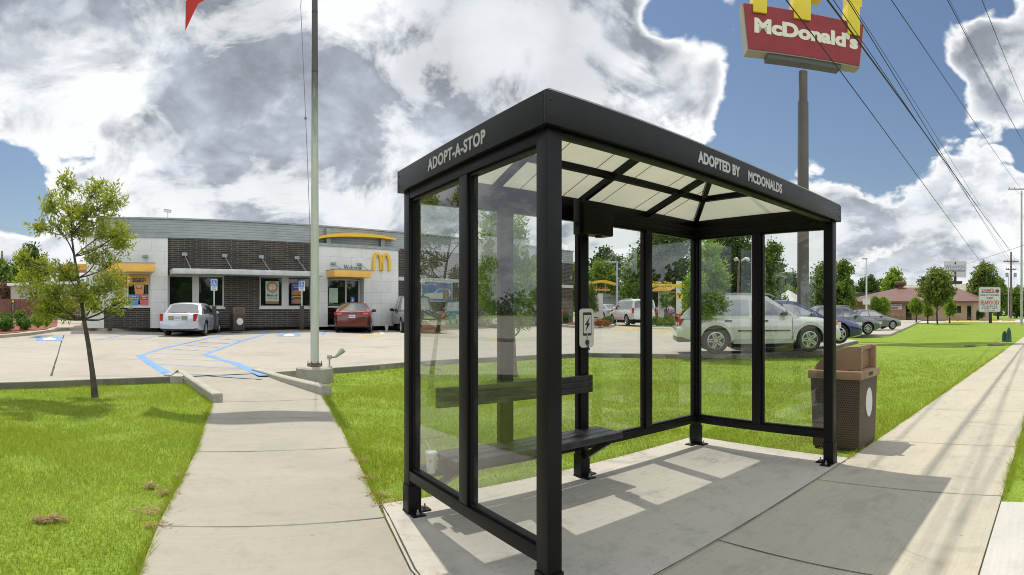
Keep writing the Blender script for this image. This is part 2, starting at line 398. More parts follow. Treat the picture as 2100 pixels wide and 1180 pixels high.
# ------------------------------------------------------------------ ground: lawn, pavement, car park, paint
def pip(pts, poly):
    x, y = pts[:, 0], pts[:, 1]; ins = np.zeros(len(pts), bool); n = len(poly)
    for i in range(n):
        (x0, y0), (x1, y1) = poly[i], poly[i - 1]
        if y0 == y1: continue
        ins ^= ((y0 > y) != (y1 > y)) & (x < (x1 - x0) * (y - y0) / (y1 - y0) + x0)
    return ins
def sheet(name, poly, off, mat, thick=.0, step=1.5, flat=None, bevel=0, sub=None, ramp=None):
    """a paved area: its outline draped over the ground, off metres above it, with side faces thick deep"""
    bm = bmesh.new(); vs = [bm.verts.new((x, y, 0)) for x, y in poly]; bm.faces.new(vs)
    bmesh.ops.triangulate(bm, faces=bm.faces)
    if step:
        xs = [p[0] for p in poly]; ys = [p[1] for p in poly]
        for ax, (a, b) in enumerate(((min(xs), max(xs)), (min(ys), max(ys)))):
            t = math.ceil(a / step) * step
            while t < b:
                st = step if t < 30 else step * 4
                co = [0, 0, 0]; co[ax] = t; no = [0, 0, 0]; no[ax] = 1
                bmesh.ops.bisect_plane(bm, geom=bm.verts[:] + bm.edges[:] + bm.faces[:], plane_co=co, plane_no=no, dist=1e-4)
                t += st
    bmesh.ops.recalc_face_normals(bm, faces=bm.faces)
    if bm.faces and sum(f.normal.z for f in bm.faces) < 0: bmesh.ops.reverse_faces(bm, faces=bm.faces)
    for v in bm.verts: v.co.z = (flat if flat is not None else zg(v.co.x, v.co.y)) + off
    if ramp:
        for v in bm.verts:
            t = min(max((v.co.y - ramp[0]) / (ramp[1] - ramp[0]), 0), 1); v.co.z += ramp[2] * t
    if thick:
        be = [e for e in bm.edges if len(e.link_faces) == 1]
        r = bmesh.ops.extrude_edge_only(bm, edges=be)
        for v in (g for g in r['geom'] if isinstance(g, bmesh.types.BMVert)): v.co.z -= thick
        bmesh.ops.recalc_face_normals(bm, faces=bm.faces)
    me = bpy.data.meshes.new(name); bm.to_mesh(me); bm.free(); me.materials.append(mat)
    if sub: me.materials.append(sub)
    return link(name, me)

def lawnmat():
    m = bpy.data.materials.new('lawn'); m.use_nodes = True; N = NT(m.node_tree)
    b = N.n('ShaderNodeBsdfPrincipled'); o = N.n('ShaderNodeOutputMaterial'); N.l(b.outputs[0], o.inputs[0])
    b.inputs['Roughness'].default_value = .9; b.inputs['Specular IOR Level'].default_value = .15
    tc = N.n('ShaderNodeTexCoord').outputs['Object']
    a = N.noise(tc, .35, 5, .6, .4); g = N.noise(tc, 2.6, 6, .7); f = N.noise(tc, 38, 3, .7)
    c = N.mix(N.ss(a, .3, .7), (.16, .24, .022), (.245, .325, .042))
    c = N.mix(N.ss(g, .3, .75), c, (.29, .40, .05))
    c = N.mix(N.ss(f, .35, .7, .55, 0.), c, (.05, .10, .012))
    bare = N.ss(N.noise(tc, 1.1, 7, .7, .7), .66, .78, 0., .7)
    c = N.mix(bare, c, (.27, .20, .10))
    N.l(c, b.inputs['Base Color'])
    bp = N.n('ShaderNodeBump'); bp.inputs['Strength'].default_value = .8; bp.inputs['Distance'].default_value = .03
    N.l(N.m('ADD', f, g), bp.inputs['Height']); N.l(bp.outputs[0], b.inputs['Normal'])
    return m
LAWN = lawnmat()
def ground():
    def ax(lo, hi, fine):
        out = [lo]; 
        while out[-1] < hi: t = out[-1]; out.append(t + max(fine, abs(t) * .12))
        return np.array(out)
    us = np.concatenate([-ax(0, 900, .8)[:0:-1], ax(0, 900, .8)]); vs = np.concatenate([-ax(0, 500, 1.)[:0:-1], ax(0, 900, .8)])
    V = np.array([(u, v, zg(u, v)) for v in vs for u in us]); nu, nv = len(us), len(vs)
    i = np.arange(nv - 1)[:, None] * nu + np.arange(nu - 1)[None, :]
    Q = np.stack([i, i + 1, i + nu + 1, i + nu], -1).reshape(-1, 4)
    tag(np_mesh('ground', V, Q, LAWN), kind='structure')
ground()

C_WALK = concrete('walk_concrete', (.30, .285, .24), (.36, .335, .275), joints=None, stain=.3)
C_SIDE = concrete('sidewalk_concrete', (.37, .35, .285), (.44, .40, .315), stain=.4)
C_SLAB = concrete('slab_concrete', (.42, .40, .355), (.48, .455, .395), dark=.5, stain=.55, bump=.5)
C_PAD = concrete('pad_concrete', (.43, .42, .39), (.48, .465, .43), stain=.25)
C_LOT = concrete('lot_concrete', (.345, .325, .285), (.40, .37, .32), sc=.35, stain=.35, streak=.45)
C_KERB = concrete('kerb_concrete', (.36, .345, .30), (.42, .40, .34), dark=.5, stain=.6, bump=.6)
ASPHALT = concrete('asphalt', (.055, .055, .057), (.075, .073, .07), stain=.4)

def joint_line(pts, w=.014):                      # a tooled joint or crack, as a dark strip lying in the pavement
    pass
SIDE_V0, SIDE_V1 = .45, 2.065
tag(sheet('sidewalk', [(-40, SIDE_V0), (140, SIDE_V0), (140, SIDE_V1), (-40, SIDE_V1)], .020, C_SIDE, .1, step=0), kind='structure')
SLAB = [(1.31, SIDE_V1 + .006), (5.30, SIDE_V1 + .006), (5.33, 4.03), (1.545, 4.03), (1.475, 3.75), (1.31, 2.93)]
tag(sheet('shelter_slab', SLAB, .028, C_SLAB, .1, step=0), kind='structure')
PADB = [(-6, -2.6), (4.36, -2.6), (4.36, SIDE_V0 - .012), (-6, SIDE_V0 - .012)]
tag(sheet('boarding_pad', PADB, .024, C_PAD, .1, step=0), kind='structure')
WALK = [(-.27, SIDE_V1 + .01), (1.30, SIDE_V1 + .01), (1.30, 2.93), (1.46, 3.75), (1.87, 5.77), (2.25, 7.89), (2.50, 9.25), (2.72, 9.9),
        (2.2, 12.5), (2.0, 13.6), (-.1, 13.8), (0.0, 12.6), (.50, 10.2), (.60, 9.0), (.50, 8.34), (.21, 5.88), (-.12, 3.91), (-.2, 3.2)]
tag(sheet('walkway', WALK, .024, C_WALK, .25, step=.8, ramp=(9.2, 12.7, .118)), kind='structure')
ROAD = [(-300, -13), (300, -13), (300, -3.6), (-300, -3.6)]
tag(sheet('road', ROAD, .02, ASPHALT, 0, step=0), kind='structure')
tag(sheet('road_kerb', [(-300, -3.6), (300, -3.6), (300, -3.3), (-300, -3.3)], .13, C_KERB, .12, step=0), kind='structure')

LOT_PX = [(-160, 794), (0, 785), (200, 778), (352, 772.5)]
LOT_PX2 = [(548, 765), (683, 755), (825, 744), (930, 737), (1090, 729), (1207, 724), (1311, 725.5), (1414, 727.5), (1548, 726.5), (1686, 719), (1760, 698.5),
           (1700, 692), (1722, 687.5), (1825, 686), (1877, 664), (1892, 656)]
LOFF = .14
lot_l, lot_r = PL(LOT_PX, LOFF), PL(LOT_PX2, LOFF)
LOT = lot_l + [(.0, 13.2), (1.9, 13.05)] + lot_r + [(75, 45), (60, 75), (-10, 75), (-40, 60), (-40, 22)]
tag(sheet('parking_lot', LOT, LOFF, C_LOT, .2), kind='structure')

def kerb_run(name, pts, w, h, base=0.0, side=1, mat=None):
    """a kerb: a rounded-edge concrete bar along pts, h above the ground line"""
    mb = MB(); pts = [Vector((x, y, 0)) for x, y in pts]; sec = []
    for k, p in enumerate(pts):
        t = (pts[min(k + 1, len(pts) - 1)] - pts[max(k - 1, 0)]).normalized(); n = Vector((-t.y, t.x, 0)) * side
        z = zg(p.x, p.y) + base
        q = [(0, -.12), (0, h - .02), (.02, h), (w - .02, h), (w, h - .02), (w, -.12)]
        sec.append(mb.add([p + n * a + Vector((0, 0, z + b)) for a, b in q]))
    for a, b in zip(sec, sec[1:]):
        for j in range(5): mb.f(a + j, a + j + 1, b + j + 1, b + j)
    mb.f(*range(sec[0], sec[0] + 6)); mb.f(*range(sec[-1], sec[-1] + 6))
    return mb.build(name, mat or C_KERB, smooth=30)
def dens(pts, n):
    out = []
    for a, b in zip(pts, pts[1:]): out += [(a[0] + (b[0] - a[0]) * k / n, a[1] + (b[1] - a[1]) * k / n) for k in range(n)]
    return out + [pts[-1]]
tag(kerb_run('kerb', dens(lot_l, 4), .16, LOFF + .008, 0, 1), kind='structure')
tag(kerb_run('kerb', dens(lot_r[:11], 3), .16, LOFF + .008, 0, 1), kind='structure')
tag(kerb_run('kerb', [lot_l[-1], (.02, 12.9), (.28, 11.2), (.60, 9.12)], .17, .17, 0, 1), kind='structure')
tag(kerb_run('kerb', [(2.72, 9.55), (2.30, 11.2), (1.95, 12.9)], .2, .19, 0, 1), kind='structure')

kx, ky = lot_l[-1]
tag(sheet('kerb', [(kx - .04, ky - .06), (kx + .24, ky - .10), (kx + .24, ky + .5), (kx - .04, ky + .5)], LOFF + .011, C_KERB, .3, step=0), kind='structure')
def paint(name, pts, w, mat, off=.004, base=LOFF):
    """a painted line along pts"""
    pts = [Vector((x, y, 0)) for x, y in dens(pts, 8)]; mb = MB(); L = []
    for k, p in enumerate(pts):
        t = (pts[min(k + 1, len(pts) - 1)] - pts[max(k - 1, 0)]).normalized(); n = Vector((-t.y, t.x, 0)) * w / 2
        z = Vector((0, 0, zg(p.x, p.y) + base + off)); L.append(mb.add([p + n + z, p - n + z]))
    for a, b in zip(L, L[1:]): mb.f(a, a + 1, b + 1, b)
    return tag(mb.build(name, mat, fix=False), kind='structure')
def paintmat(name, col, wear):
    m = bpy.data.materials.new(name); m.use_nodes = True; N = NT(m.node_tree)
    b = N.n('ShaderNodeBsdfPrincipled'); o = N.n('ShaderNodeOutputMaterial'); b.inputs['Base Color'].default_value = (*col, 1); b.inputs['Roughness'].default_value = .7
    t = N.n('ShaderNodeBsdfTransparent'); mx = N.n('ShaderNodeMixShader')
    n = N.noise(N.n('ShaderNodeTexCoord').outputs['Object'], 5, 7, .72)
    N.l(N.ss(n, .62 - wear * .35, .74 - wear * .3), mx.inputs[0]); N.l(b.outputs[0], mx.inputs[1]); N.l(t.outputs[0], mx.inputs[2]); N.l(mx.outputs[0], o.inputs[0])
    return m
BLUE = paintmat('blue_paint', (.13, .27, .53), .16); BLUE_W = paintmat('worn_blue_paint', (.17, .30, .55), .30)
WHITE_P = paintmat('white_paint', (.75, .75, .72), .35); YELLOW_P = paintmat('yellow_paint', (.72, .50, .12), .62)
LINES = [  # photo pixels of each painted line, width (m), paint
    ([(347, 768), (287, 729.5)], .26, BLUE), ([(287, 729.5), (330, 716), (400, 700), (451, 690), (495, 680)], .16, BLUE),
    ([(543, 771), (480, 745), (420, 727)], .26, BLUE), ([(420, 727), (470, 709), (526, 691), (556, 680)], .16, BLUE),
    ([(346, 765), (537, 775)], .09, BLUE), ([(318, 747), (493, 756.5)], .09, BLUE), ([(303, 735), (450, 740)], .09, BLUE_W),
    ([(311, 725), (416, 729)], .09, BLUE_W), ([(345, 716), (430, 721)], .09, BLUE_W), ([(375, 708), (447, 713)], .09, BLUE_W), ([(405, 702), (470, 705)], .09, BLUE_W), ([(430, 694), (495, 699)], .09, BLUE_W),
    ([(195, 698), (307, 680)], .12, BLUE_W), ([(283, 697), (340, 686)], .12, BLUE_W), ([(661, 687), (672, 676)], .16, BLUE),
    ([(786, 686), (774, 673)], .14, WHITE_P), ([(190, 697), (283, 694)], .05, BLUE_W)]
for px, w, mt in LINES: paint('parking_line', PL(px, LOFF), w, mt)
def blob_paint(name, px, mt, off=.006):
    tag(sheet(name, PL(px, LOFF), LOFF + off, mt, 0, step=.8), kind='structure')
for cx, cy, hw, hh in ((101, 695, 28, 4.6), (592, 687.3, 24, 3.2)):   # accessible bay emblems: blue field, white figure
    blob_paint('bay_marking', [(cx - hw, cy - hh), (cx + hw * .95, cy - hh * .9), (cx + hw, cy + hh * .9), (cx - hw, cy + hh)], BLUE_W)
    blob_paint('bay_emblem', [(cx - hw * .55, cy + hh * .3), (cx - hw * .2, cy - hh * .2), (cx + .1 * hw, cy - hh * .65), (cx + .25 * hw, cy - hh * .2), (cx + .5 * hw, cy + .1 * hh), (cx + .4 * hw, cy + hh * .6), (cx - .3 * hw, cy + .65 * hh)], WHITE_P, .010)
for px in ([(737, 689), (750, 686.5), (780, 687), (787, 690.5), (760, 693), (740, 693)], [(838, 699), (866, 697), (886, 698.5), (868, 702), (842, 701.5)],
           [(1240, 674), (1290, 672.5), (1340, 675), (1290, 678.5)], [(1336, 680), (1370, 677), (1384, 680), (1350, 684)], [(1000, 692), (1050, 690), (1060, 694), (1010, 697)]):
    blob_paint('arrow_marking', px, YELLOW_P)

JOINT = M('joint_dirt', (.06, .055, .045), .95)
def joint(pts, w, off):
    mb = MB(); pts = [Vector((x, y, 0)) for x, y in dens(pts, 6)]; L = []; rng = random.Random(len(pts) + int(pts[0].x * 97))
    for k, p in enumerate(pts):
        t = (pts[min(k + 1, len(pts) - 1)] - pts[max(k - 1, 0)]).normalized(); n = Vector((-t.y, t.x, 0)) * w / 2 * rng.uniform(.5, 1.3)
        z = Vector((0, 0, zg(p.x, p.y) + off)); L.append(mb.add([p + n + z, p - n + z]))
    for a, b in zip(L, L[1:]): mb.f(a, a + 1, b + 1, b)
    tag(mb.build('pavement_joint', JOINT, fix=False), kind='structure')
for u in (-3.2, -1.6, .1, 1.75, 2.95 + .03, 4.50, 6.18, 8.35, 10.6, 13.2, 15.8, 18.6, 22, 26, 30, 35, 41): joint([(u, SIDE_V0), (u + .02, SIDE_V1)], .008, .024)
for a, b in (((-.12, 3.88), (1.47, 3.76)), ((.21, 5.9), (1.87, 5.78)), ((.47, 7.75), (2.19, 7.5)), ((.62, 9.15), (2.45, 9.1))): joint([a, b], .009, .028)
joint([(1.2, SIDE_V1), (2.3, SIDE_V1 + .005), (3.6, SIDE_V1 + .002), (5.2, SIDE_V1)], .010, .032)
joint([(1.30, 2.5), (1.33, 2.93), (1.50, 3.75), (1.545, 4.03)], .010, .032)
joint(PL([(105, 772), (113, 745), (125, 705), (131, 688)], LOFF), .05, LOFF + .004)

# the restaurant's raised pavement and planting beds
MULCH = M('red_mulch', (.22, .07, .04), .95, var=.55, vs=30, bump=1., bs=60)
bed = PL([(-60, 698), (0, 692), (60, 686), (95, 682), (117, 674), (119, 655), (60, 652), (-60, 655)], LOFF)
tag(sheet('restaurant_pavement', PL([(-160, 707), (-60, 700), (0, 694), (100, 683), (140, 677.5), (215, 680), (330, 680), (640, 676), (830, 674), (1000, 666), (1150, 660)], LOFF) + [(30, 34), (30, 52), (-26, 52), (-26, 22)], LOFF + .13, C_SIDE, .3), kind='structure')
tag(sheet('mulch_bed', bed, LOFF + .16, MULCH, .05, step=.8), kind='structure')
isl = PL([(1150, 671), (1190, 674), (1225, 674), (1258, 671), (1264, 667), (1255, 662), (1220, 660), (1160, 664)], LOFF)
tag(sheet('planting_island', isl, LOFF + .14, C_KERB, .25), kind='structure')
icx = sum(p[0] for p in isl) / len(isl); icy = sum(p[1] for p in isl) / len(isl)
tag(sheet('mulch_bed', [(icx + (x - icx) * .86, icy + (y - icy) * .86) for x, y in isl], LOFF + .19, MULCH, .05), kind='structure')
isl2 = PL([(1330, 664), (1345, 669), (1420, 675), (1520, 672), (1520, 658), (1420, 655), (1345, 657)], LOFF)
tag(sheet('planting_island', isl2, LOFF + .14, C_KERB, .25), kind='structure')
ic2 = (sum(p[0] for p in isl2) / len(isl2), sum(p[1] for p in isl2) / len(isl2))
tag(sheet('mulch_bed', [(ic2[0] + (x - ic2[0]) * .9, ic2[1] + (y - ic2[1]) * .9) for x, y in isl2], LOFF + .19, MULCH, .05), kind='structure')
isl3 = PL([(838, 683), (870, 689), (905, 687), (900, 676), (845, 673)], LOFF)
# yard of the seafood restaurant
tag(sheet('restaurant_yard', PL([(1868, 664.5), (1960, 661.5), (2080, 662), (2240, 664), (2300, 657), (2100, 655), (1900, 655)], 0) + [], .03, C_PAD, 0, step=6), kind='structure')

# ------------------------------------------------------------------ the bus shelter and what is fixed to it or near it
BLACK = M('black_powder_coat', (.0055, .006, .0065), .40, var=.25, vs=6, bump=.05, bs=300, spec=.22)
BLACK_F = M('black_fascia', (.007, .0075, .008), .42, var=.25, vs=3, bump=.04, bs=300, spec=.28)
STEEL = M('galvanised_bolt', (.45, .45, .44), .35, .9)
LETTER = M('silver_lettering', (.42, .43, .43), .5)
PANE = glassmat('clear_pane', (.90, .925, .915), .13)
def ceilmat():
    m = bpy.data.materials.new('translucent_roof'); m.use_nodes = True; N = NT(m.node_tree)
    d = N.n('ShaderNodeBsdfDiffuse'); t = N.n('ShaderNodeBsdfTranslucent'); mx = N.n('ShaderNodeMixShader'); o = N.n('ShaderNodeOutputMaterial')
    n = N.ss(N.noise(N.n('ShaderNodeTexCoord').outputs['Object'], 3, 5, .65), .3, .8)
    c = N.mix(n, (.62, .62, .49), (.55, .56, .45))
    N.l(c, d.inputs[0]); N.l(c, t.inputs[0]); mx.inputs[0].default_value = .30
    N.l(d.outputs[0], mx.inputs[1]); N.l(t.outputs[0], mx.inputs[2]); N.l(mx.outputs[0], o.inputs[0]); return m
CEIL = ceilmat()
SU0, SU1, SV0, SV1, SM = 1.696, 5.045, 2.163, 3.790, 3.345   # post centres
PW, TOPF, BOTF, OV = .09, 2.552, 2.392, .083
SH = thing('bus_shelter', 'black metal bus shelter with glass panes and a low hipped roof beside the pavement', 'bus shelter', (SU0, SV0, .028))
def sl_(p): return (p[0] - SU0, p[1] - SV0, p[2] - .028)
class SB(MB):
    def add(s, vs): return MB.add(s, [sl_(v) for v in vs])
def sbuild(mb, name, mat, parent=SH, **k): return mb.build(name, mat, parent, **k)
for (u, v) in ((SU0, SV0), (SU0, SV1), (SM, SV1), (SU1, SV1), (SU1, SV0)):
    mb = SB(); mb.box(u - PW / 2, u + PW / 2, v - PW / 2, v + PW / 2, .20, BOTF); po = sbuild(mb, 'post', BLACK, bevel=.004)
    mb = SB(); mb.box(u - PW / 2 - .007, u + PW / 2 + .007, v - PW / 2 - .007, v + PW / 2 + .007, .037, .235); sbuild(mb, 'sleeve', BLACK, po, bevel=.003)
    mb = SB(); iu, iv = (1 if u < 5 else -1), (-1 if v > 3 else 1)
    mb.box(u - .055, u + .055, v - .052, v + .052, .029, .040); mb.box(u + .03 * iu, u + .135 * iu, v - .05, v + .05, .0293, .0405) ; mb.box(u - .05, u + .05, v + .03 * iv, v + .135 * iv, .0296, .041)
    sbuild(mb, 'base_plate', BLACK, po)
    for bx, by in ((u + .105 * iu, v), (u, v + .105 * iv)):
        mb = SB(); mb.cyl((bx, by), .014, .0405, .052, 6); mb.cyl((bx, by), .007, .052, .075, 8); sbuild(mb, 'bolt', STEEL, po)
# fascia: four boards with a small return lip
f0, f1, g0, g1 = SU0 - OV, SU1 + OV, SV0 - OV, SV1 + OV
def board(x0, x1, y0, y1): return SB().box(x0, x1, y0, y1, BOTF, TOPF)
fr = sbuild(board(f0, f1, g0, g0 + .02), 'fascia', BLACK_F, bevel=.003); bk = sbuild(board(f0, f1, g1 - .02, g1), 'fascia', BLACK_F, bevel=.003)
lf = sbuild(board(f0, f0 + .02, g0 + .0205, g1 - .0205), 'fascia', BLACK_F, bevel=.003); rt = sbuild(board(f1 - .02, f1, g0 + .0205, g1 - .0205), 'fascia', BLACK_F, bevel=.003)
for q in ((f0 + .021, f1 - .021, g0 + .0212, g0 + .12), (f0 + .021, f1 - .021, g1 - .12, g1 - .0212), (f0 + .0212, f0 + .12, g0 + .1205, g1 - .1205), (f1 - .12, f1 - .0212, g0 + .1205, g1 - .1205)):
    sbuild(SB().box(*q, BOTF + .001, BOTF + .05), 'eave_beam', BLACK)
for (x, y, ax) in ((f0 + .03, g0, 1), (f0, g0 + .035, 0), (f1 - .035, g0, 1), (f0, g1 - .03, 0)):
    for z in (BOTF + .045, BOTF + .118):
        mb = SB(); mb.ball((x, y, z), (.007, .004, .007) if ax else (.004, .007, .007), 8, 6); sbuild(mb, 'screw', M('dark_screw', (.03, .03, .03), .3, .6), fr if ax else lf, smooth=60)
mb = SB(); mb.box(f0 + .02, f1 - .02, g0 + .004, g0 + .03, TOPF + .002, TOPF + .010)
sbuild(mb, 'drip_edge', M('grey_edge_trim', (.30, .31, .31), .5, .5))
# lettering
def fasc_u(px): return None
t = text('lettering', 'ADOPT-A-STOP', LETTER, lf, (-.0025 + f0 - SU0, 0, 0), (R90, 0, -R90), .078, None, .003, .034, 1.10)
def v_on_left(px): a = az(px); return f0 / math.tan(a)
va, vb = v_on_left(878), v_on_left(996)
t.scale = (abs(va - vb) / max(v.co.x for v in t.data.vertices), 1, 1); t.location = (f0 - .002 - SU0, va - SV0, BOTF + .040 - .028)
def u_on_front(px): return g0 * math.tan(az(px))
for s_, a_, b_, h_ in (('ADOPTED BY', 1431, 1517, .074), ('MCDONALDS', 1534, 1603, .074)):
    ua, ub = u_on_front(a_), u_on_front(b_)
    text('lettering', s_, LETTER, fr, (ua - SU0, g0 - .002 - SV0, BOTF + .040 - .028), (R90, 0, 0), h_, ub - ua, .003, .045 if s_[0:3] == 'ADO' else .04, 1.05)
# header rails, bottom rails
HT = BOTF - .001
RZ0, RZ1 = .275, .345
def run(name, a, b, z0, z1, w, mat=BLACK, parent=SH):
    mb = SB()
    if a[0] == b[0]: mb.box(a[0] - w / 2, a[0] + w / 2, min(a[1], b[1]) + PW / 2 + .001, max(a[1], b[1]) - PW / 2 - .001, z0, z1)
    else: mb.box(min(a[0], b[0]) + PW / 2 + .001, max(a[0], b[0]) - PW / 2 - .001, a[1] - w / 2, a[1] + w / 2, z0, z1)
    return sbuild(mb, name, mat, parent, bevel=.003)
bays = [((SU0, SV0), (SU0, SV1)), ((SU0, SV1), (SM, SV1)), ((SM, SV1), (SU1, SV1)), ((SU1, SV0), (SU1, SV1))]
for a, b in bays:
    run('header_rail', a, b, HT - .062, HT, PW - .006); run('bottom_rail', a, b, RZ0, RZ1, PW - .004)
run('header_rail', (SU0, SV0), (SU1, SV0), HT - .02, HT, PW - .02)
def pane_bay(a, b, frac):
    """one bay: a mullion, and two framed panes"""
    A, B = Vector(a), Vector(b); d = (B - A).normalized(); n = Vector((-d.y, d.x)); Lb = (B - A).length
    mid = Lb * frac; mw = .048
    def box(s0, s1, z0, z1, t, off=0.0):
        mb = SB(); p = [A + d * s + n * (w + off) for s, w in ((s0, -t / 2), (s1, -t / 2), (s1, t / 2), (s0, t / 2))]
        mb.prism([(q.x, q.y) for q in p], z0, z1); return mb
    box(mid - mw, mid + mw, RZ1 + .001, HT - .063, PW - .01).build('mullion', BLACK, SH, bevel=.003)
    for s0, s1 in ((PW / 2 + .001, mid - mw - .001), (mid + mw + .001, Lb - PW / 2 - .001)):
        z0, z1, k = RZ1 + .002, HT - .064, .016
        fb = SB()
        for q in ((s0, s1, z0, z0 + k), (s0, s1, z1 - k, z1), (s0, s0 + k, z0 + k + .0005, z1 - k - .0005), (s1 - k, s1, z0 + k + .0005, z1 - k - .0005)):
            p = [A + d * s + n * w for s, w in ((q[0], -.022), (q[1], -.022), (q[1], .022), (q[0], .022))]; fb.prism([(v.x, v.y) for v in p], q[2], q[3])
        fo = fb.build('pane_frame', BLACK, SH)
        pb = SB(); a0, b0 = A + d * (s0 + .006), A + d * (s1 - .006)
        pb.quad((a0.x, a0.y, z0 + .006), (b0.x, b0.y, z0 + .006), (b0.x, b0.y, z1 - .006), (a0.x, a0.y, z1 - .006)).build('glass_pane', PANE, fo, fix=False)
pane_bay((SU0, SV0), (SU0, SV1), .485); pane_bay((SU0, SV1), (SM, SV1), .5)
pane_bay((SM, SV1), (SU1, SV1), .51); pane_bay((SU1, SV0), (SU1, SV1), .5)
# roof: translucent panels on a hipped frame
EZ, RIZ = TOPF - .015, TOPF + .30
cu0, cu1, cv0, cv1 = f0 + .022, f1 - .022, g0 + .022, g1 - .022; hv = (cv0 + cv1) / 2; hw = hv - cv0
ra, rb = (cu0 + hw, hv, RIZ), (cu1 - hw, hv, RIZ)
c00, c10, c11, c01 = (cu0, cv0, EZ), (cu1, cv0, EZ), (cu1, cv1, EZ), (cu0, cv1, EZ)
mb = SB()
mb.poly([c00, c10, rb, ra]); mb.poly([c11, c01, ra, rb]); mb.poly([c01, c00, ra]); mb.poly([c10, c11, rb])
roof = sbuild(mb, 'roof', CEIL)
mb = SB()
def lerp(p, q, t): return tuple(p[i] + (q[i] - p[i]) * t for i in range(3))
def drop(p, k=.028): return (p[0], p[1], p[2] - k)
def bar(p, q, w=.05, h=.05): mb.beam(drop(p), drop(q), w, h)
for c, r in ((c00, ra), (c01, ra), (c10, rb), (c11, rb)): bar(c, r)
bar(ra, rb)
t_ = .50
P00, P10, P11, P01 = (lerp(c, r, t_) for c, r in ((c00, ra), (c10, rb), (c11, rb), (c01, ra)))
mb2 = mb
for p, q in ((P00, P10), (P10, P11), (P11, P01), (P01, P00)): mb.beam(drop(p, .030), drop(q, .030), .05, .052)
for u in ((cu0 + cu1) / 2, (cu0 + cu1) / 2 - .92, (cu0 + cu1) / 2 + .92):
    x = min(max(u, ra[0]), rb[0])
    if abs(x - u) < .2:
        for cv in (cv0, cv1): mb.beam(drop((u, cv, EZ), .031), drop((u, hv, RIZ), .031), .048, .050)
sbuild(mb, 'roof_frame', BLACK)
mb = SB(); SEAM = M('panel_seam', (.16, .17, .14), .8)
k = cu0 + .15
while k < cu1:
    for cv in (cv0, cv1):
        lim = min((k - cu0) / hw, (cu1 - k) / hw, 1); e = (k, cv + (hv - cv) * lim, EZ + (RIZ - EZ) * lim)
        mb.beam(drop((k, cv, EZ), .006), drop(e, .006), .004, .004)
    k += .46
sbuild(mb, 'panel_seams', SEAM)['kind'] = 'stuff'

# bench on the two back posts
WOODB = M('black_recycled_plank', (.016, .017, .019), .38, var=.4, vs=14, bump=.3, bs=30)
BN = thing('bench', 'black plank bench with backrest inside the bus shelter', 'bench', (2.68, 3.6, .028))
def bb(): 
    class B_(MB):
        def add(s, vs): return MB.add(s, [(v[0] - 2.68, v[1] - 3.6, v[2] - .028) for v in vs])
    return B_()
mb = bb()
for k in range(3): mb.box(1.86, 3.50, 3.415 + k * .122, 3.415 + k * .122 + .118, .42 if k else .405, .463)
mb.build('seat', WOODB, BN, bevel=.012)
mb = bb()
for k in range(3): mb.box(1.86, 3.40, 3.700, 3.735, .790 + k * .052, .790 + k * .052 + .050)
mb.build('backrest', WOODB, BN, bevel=.006)
for u in (1.90, SM):
    mb = bb(); mb.beam((u, 3.73, .22), (u, 3.46, .388), .045, .05); mb.box(u - .025, u + .025, 3.44, 3.742, .380, .404)
    mb.build('bracket', BLACK, BN)
for u in (1.90, SM): bb().box(u - .02, u + .02, 3.736, 3.744, .79, .93).build('back_fixing', BLACK, BN)

# equipment box and charging sign on the middle post
bx = thing('equipment_box', 'black square box fixed high on the middle back post of the shelter', 'box', (3.36, 3.66, 2.18))
mb = MB(); mb.box(-.17, .18, -.08, .07, 0, .29); mb.build('housing', BLACK, bx, bevel=.012)
mb = MB(); mb.box(-.245, -.171, -.03, -.022, .0, .29); br = mb.build('mounting_flange', M('dark_grey_flange', (.03, .033, .036), .4), bx, bevel=.003)
mb = MB(); mb.ball((-.21, -.034, .08), (.02, .012, .02), 10, 6); mb.build('bolt', BLACK, br, smooth=60)
mb = MB(); mb.cyl((.05, -.02), .03, -.014, 0, 12); mb.build('cable_gland', BLACK, bx)
cs = thing('charging_sign', 'white rounded phone charging sign with a lightning bolt on the shelter post', 'sign', (3.335, 3.722, 1.19))
def rr(x0, x1, z0, z1, r, n=5):
    out = []
    for cx, cz, a0 in ((x1 - r, z1 - r, 0), (x0 + r, z1 - r, 90), (x0 + r, z0 + r, 180), (x1 - r, z0 + r, 270)):
        out += [(cx + r * math.cos(math.radians(a0 + 90 * k / n)), cz + r * math.sin(math.radians(a0 + 90 * k / n))) for k in range(n + 1)]
    return out
xz = lambda y0: (lambda a, b, h: (a, y0 + h, b))
SIGNW = M('sign_white', (.62, .62, .58), .45); INK = M('sign_ink', (.025, .027, .03), .5)
MB().prism(rr(-.08, .085, 0, .345, .035), -.012, 0, xz(0)).build('plate', SIGNW, cs, bevel=.002)
MB().prism(rr(-.047, .054, .105, .312, .01), -.0025, 0, xz(-.0125)).build('phone_symbol', INK, cs)
MB().prism(rr(-.041, .048, .126, .288, .003), -.002, 0, xz(-.0152)).build('screen_symbol', SIGNW, cs)
MB().prism([(.030, .272), (-.030, .2), (-.004, .197), (-.022, .142), (.034, .214), (.010, .217)], -.002, 0, xz(-.0174)).build('lightning_symbol', INK, cs)
mb = MB(); mb.prism([(.002 + .02 * math.cos(a * .52), .045 + .023 * math.sin(a * .52)) for a in range(12)], -.010, 0, xz(-.0125)); mb.prism([(-.002, .075), (.005, .075), (.005, .1), (-.002, .1)], -.002, 0, xz(-.0125)); mb.build('socket_symbol', INK, cs)
MB().prism([(.0035 + .005 * math.cos(a * .79), .115 + .005 * math.sin(a * .79)) for a in range(8)], -.002, 0, xz(-.0152)).build('button_symbol', SIGNW, cs)
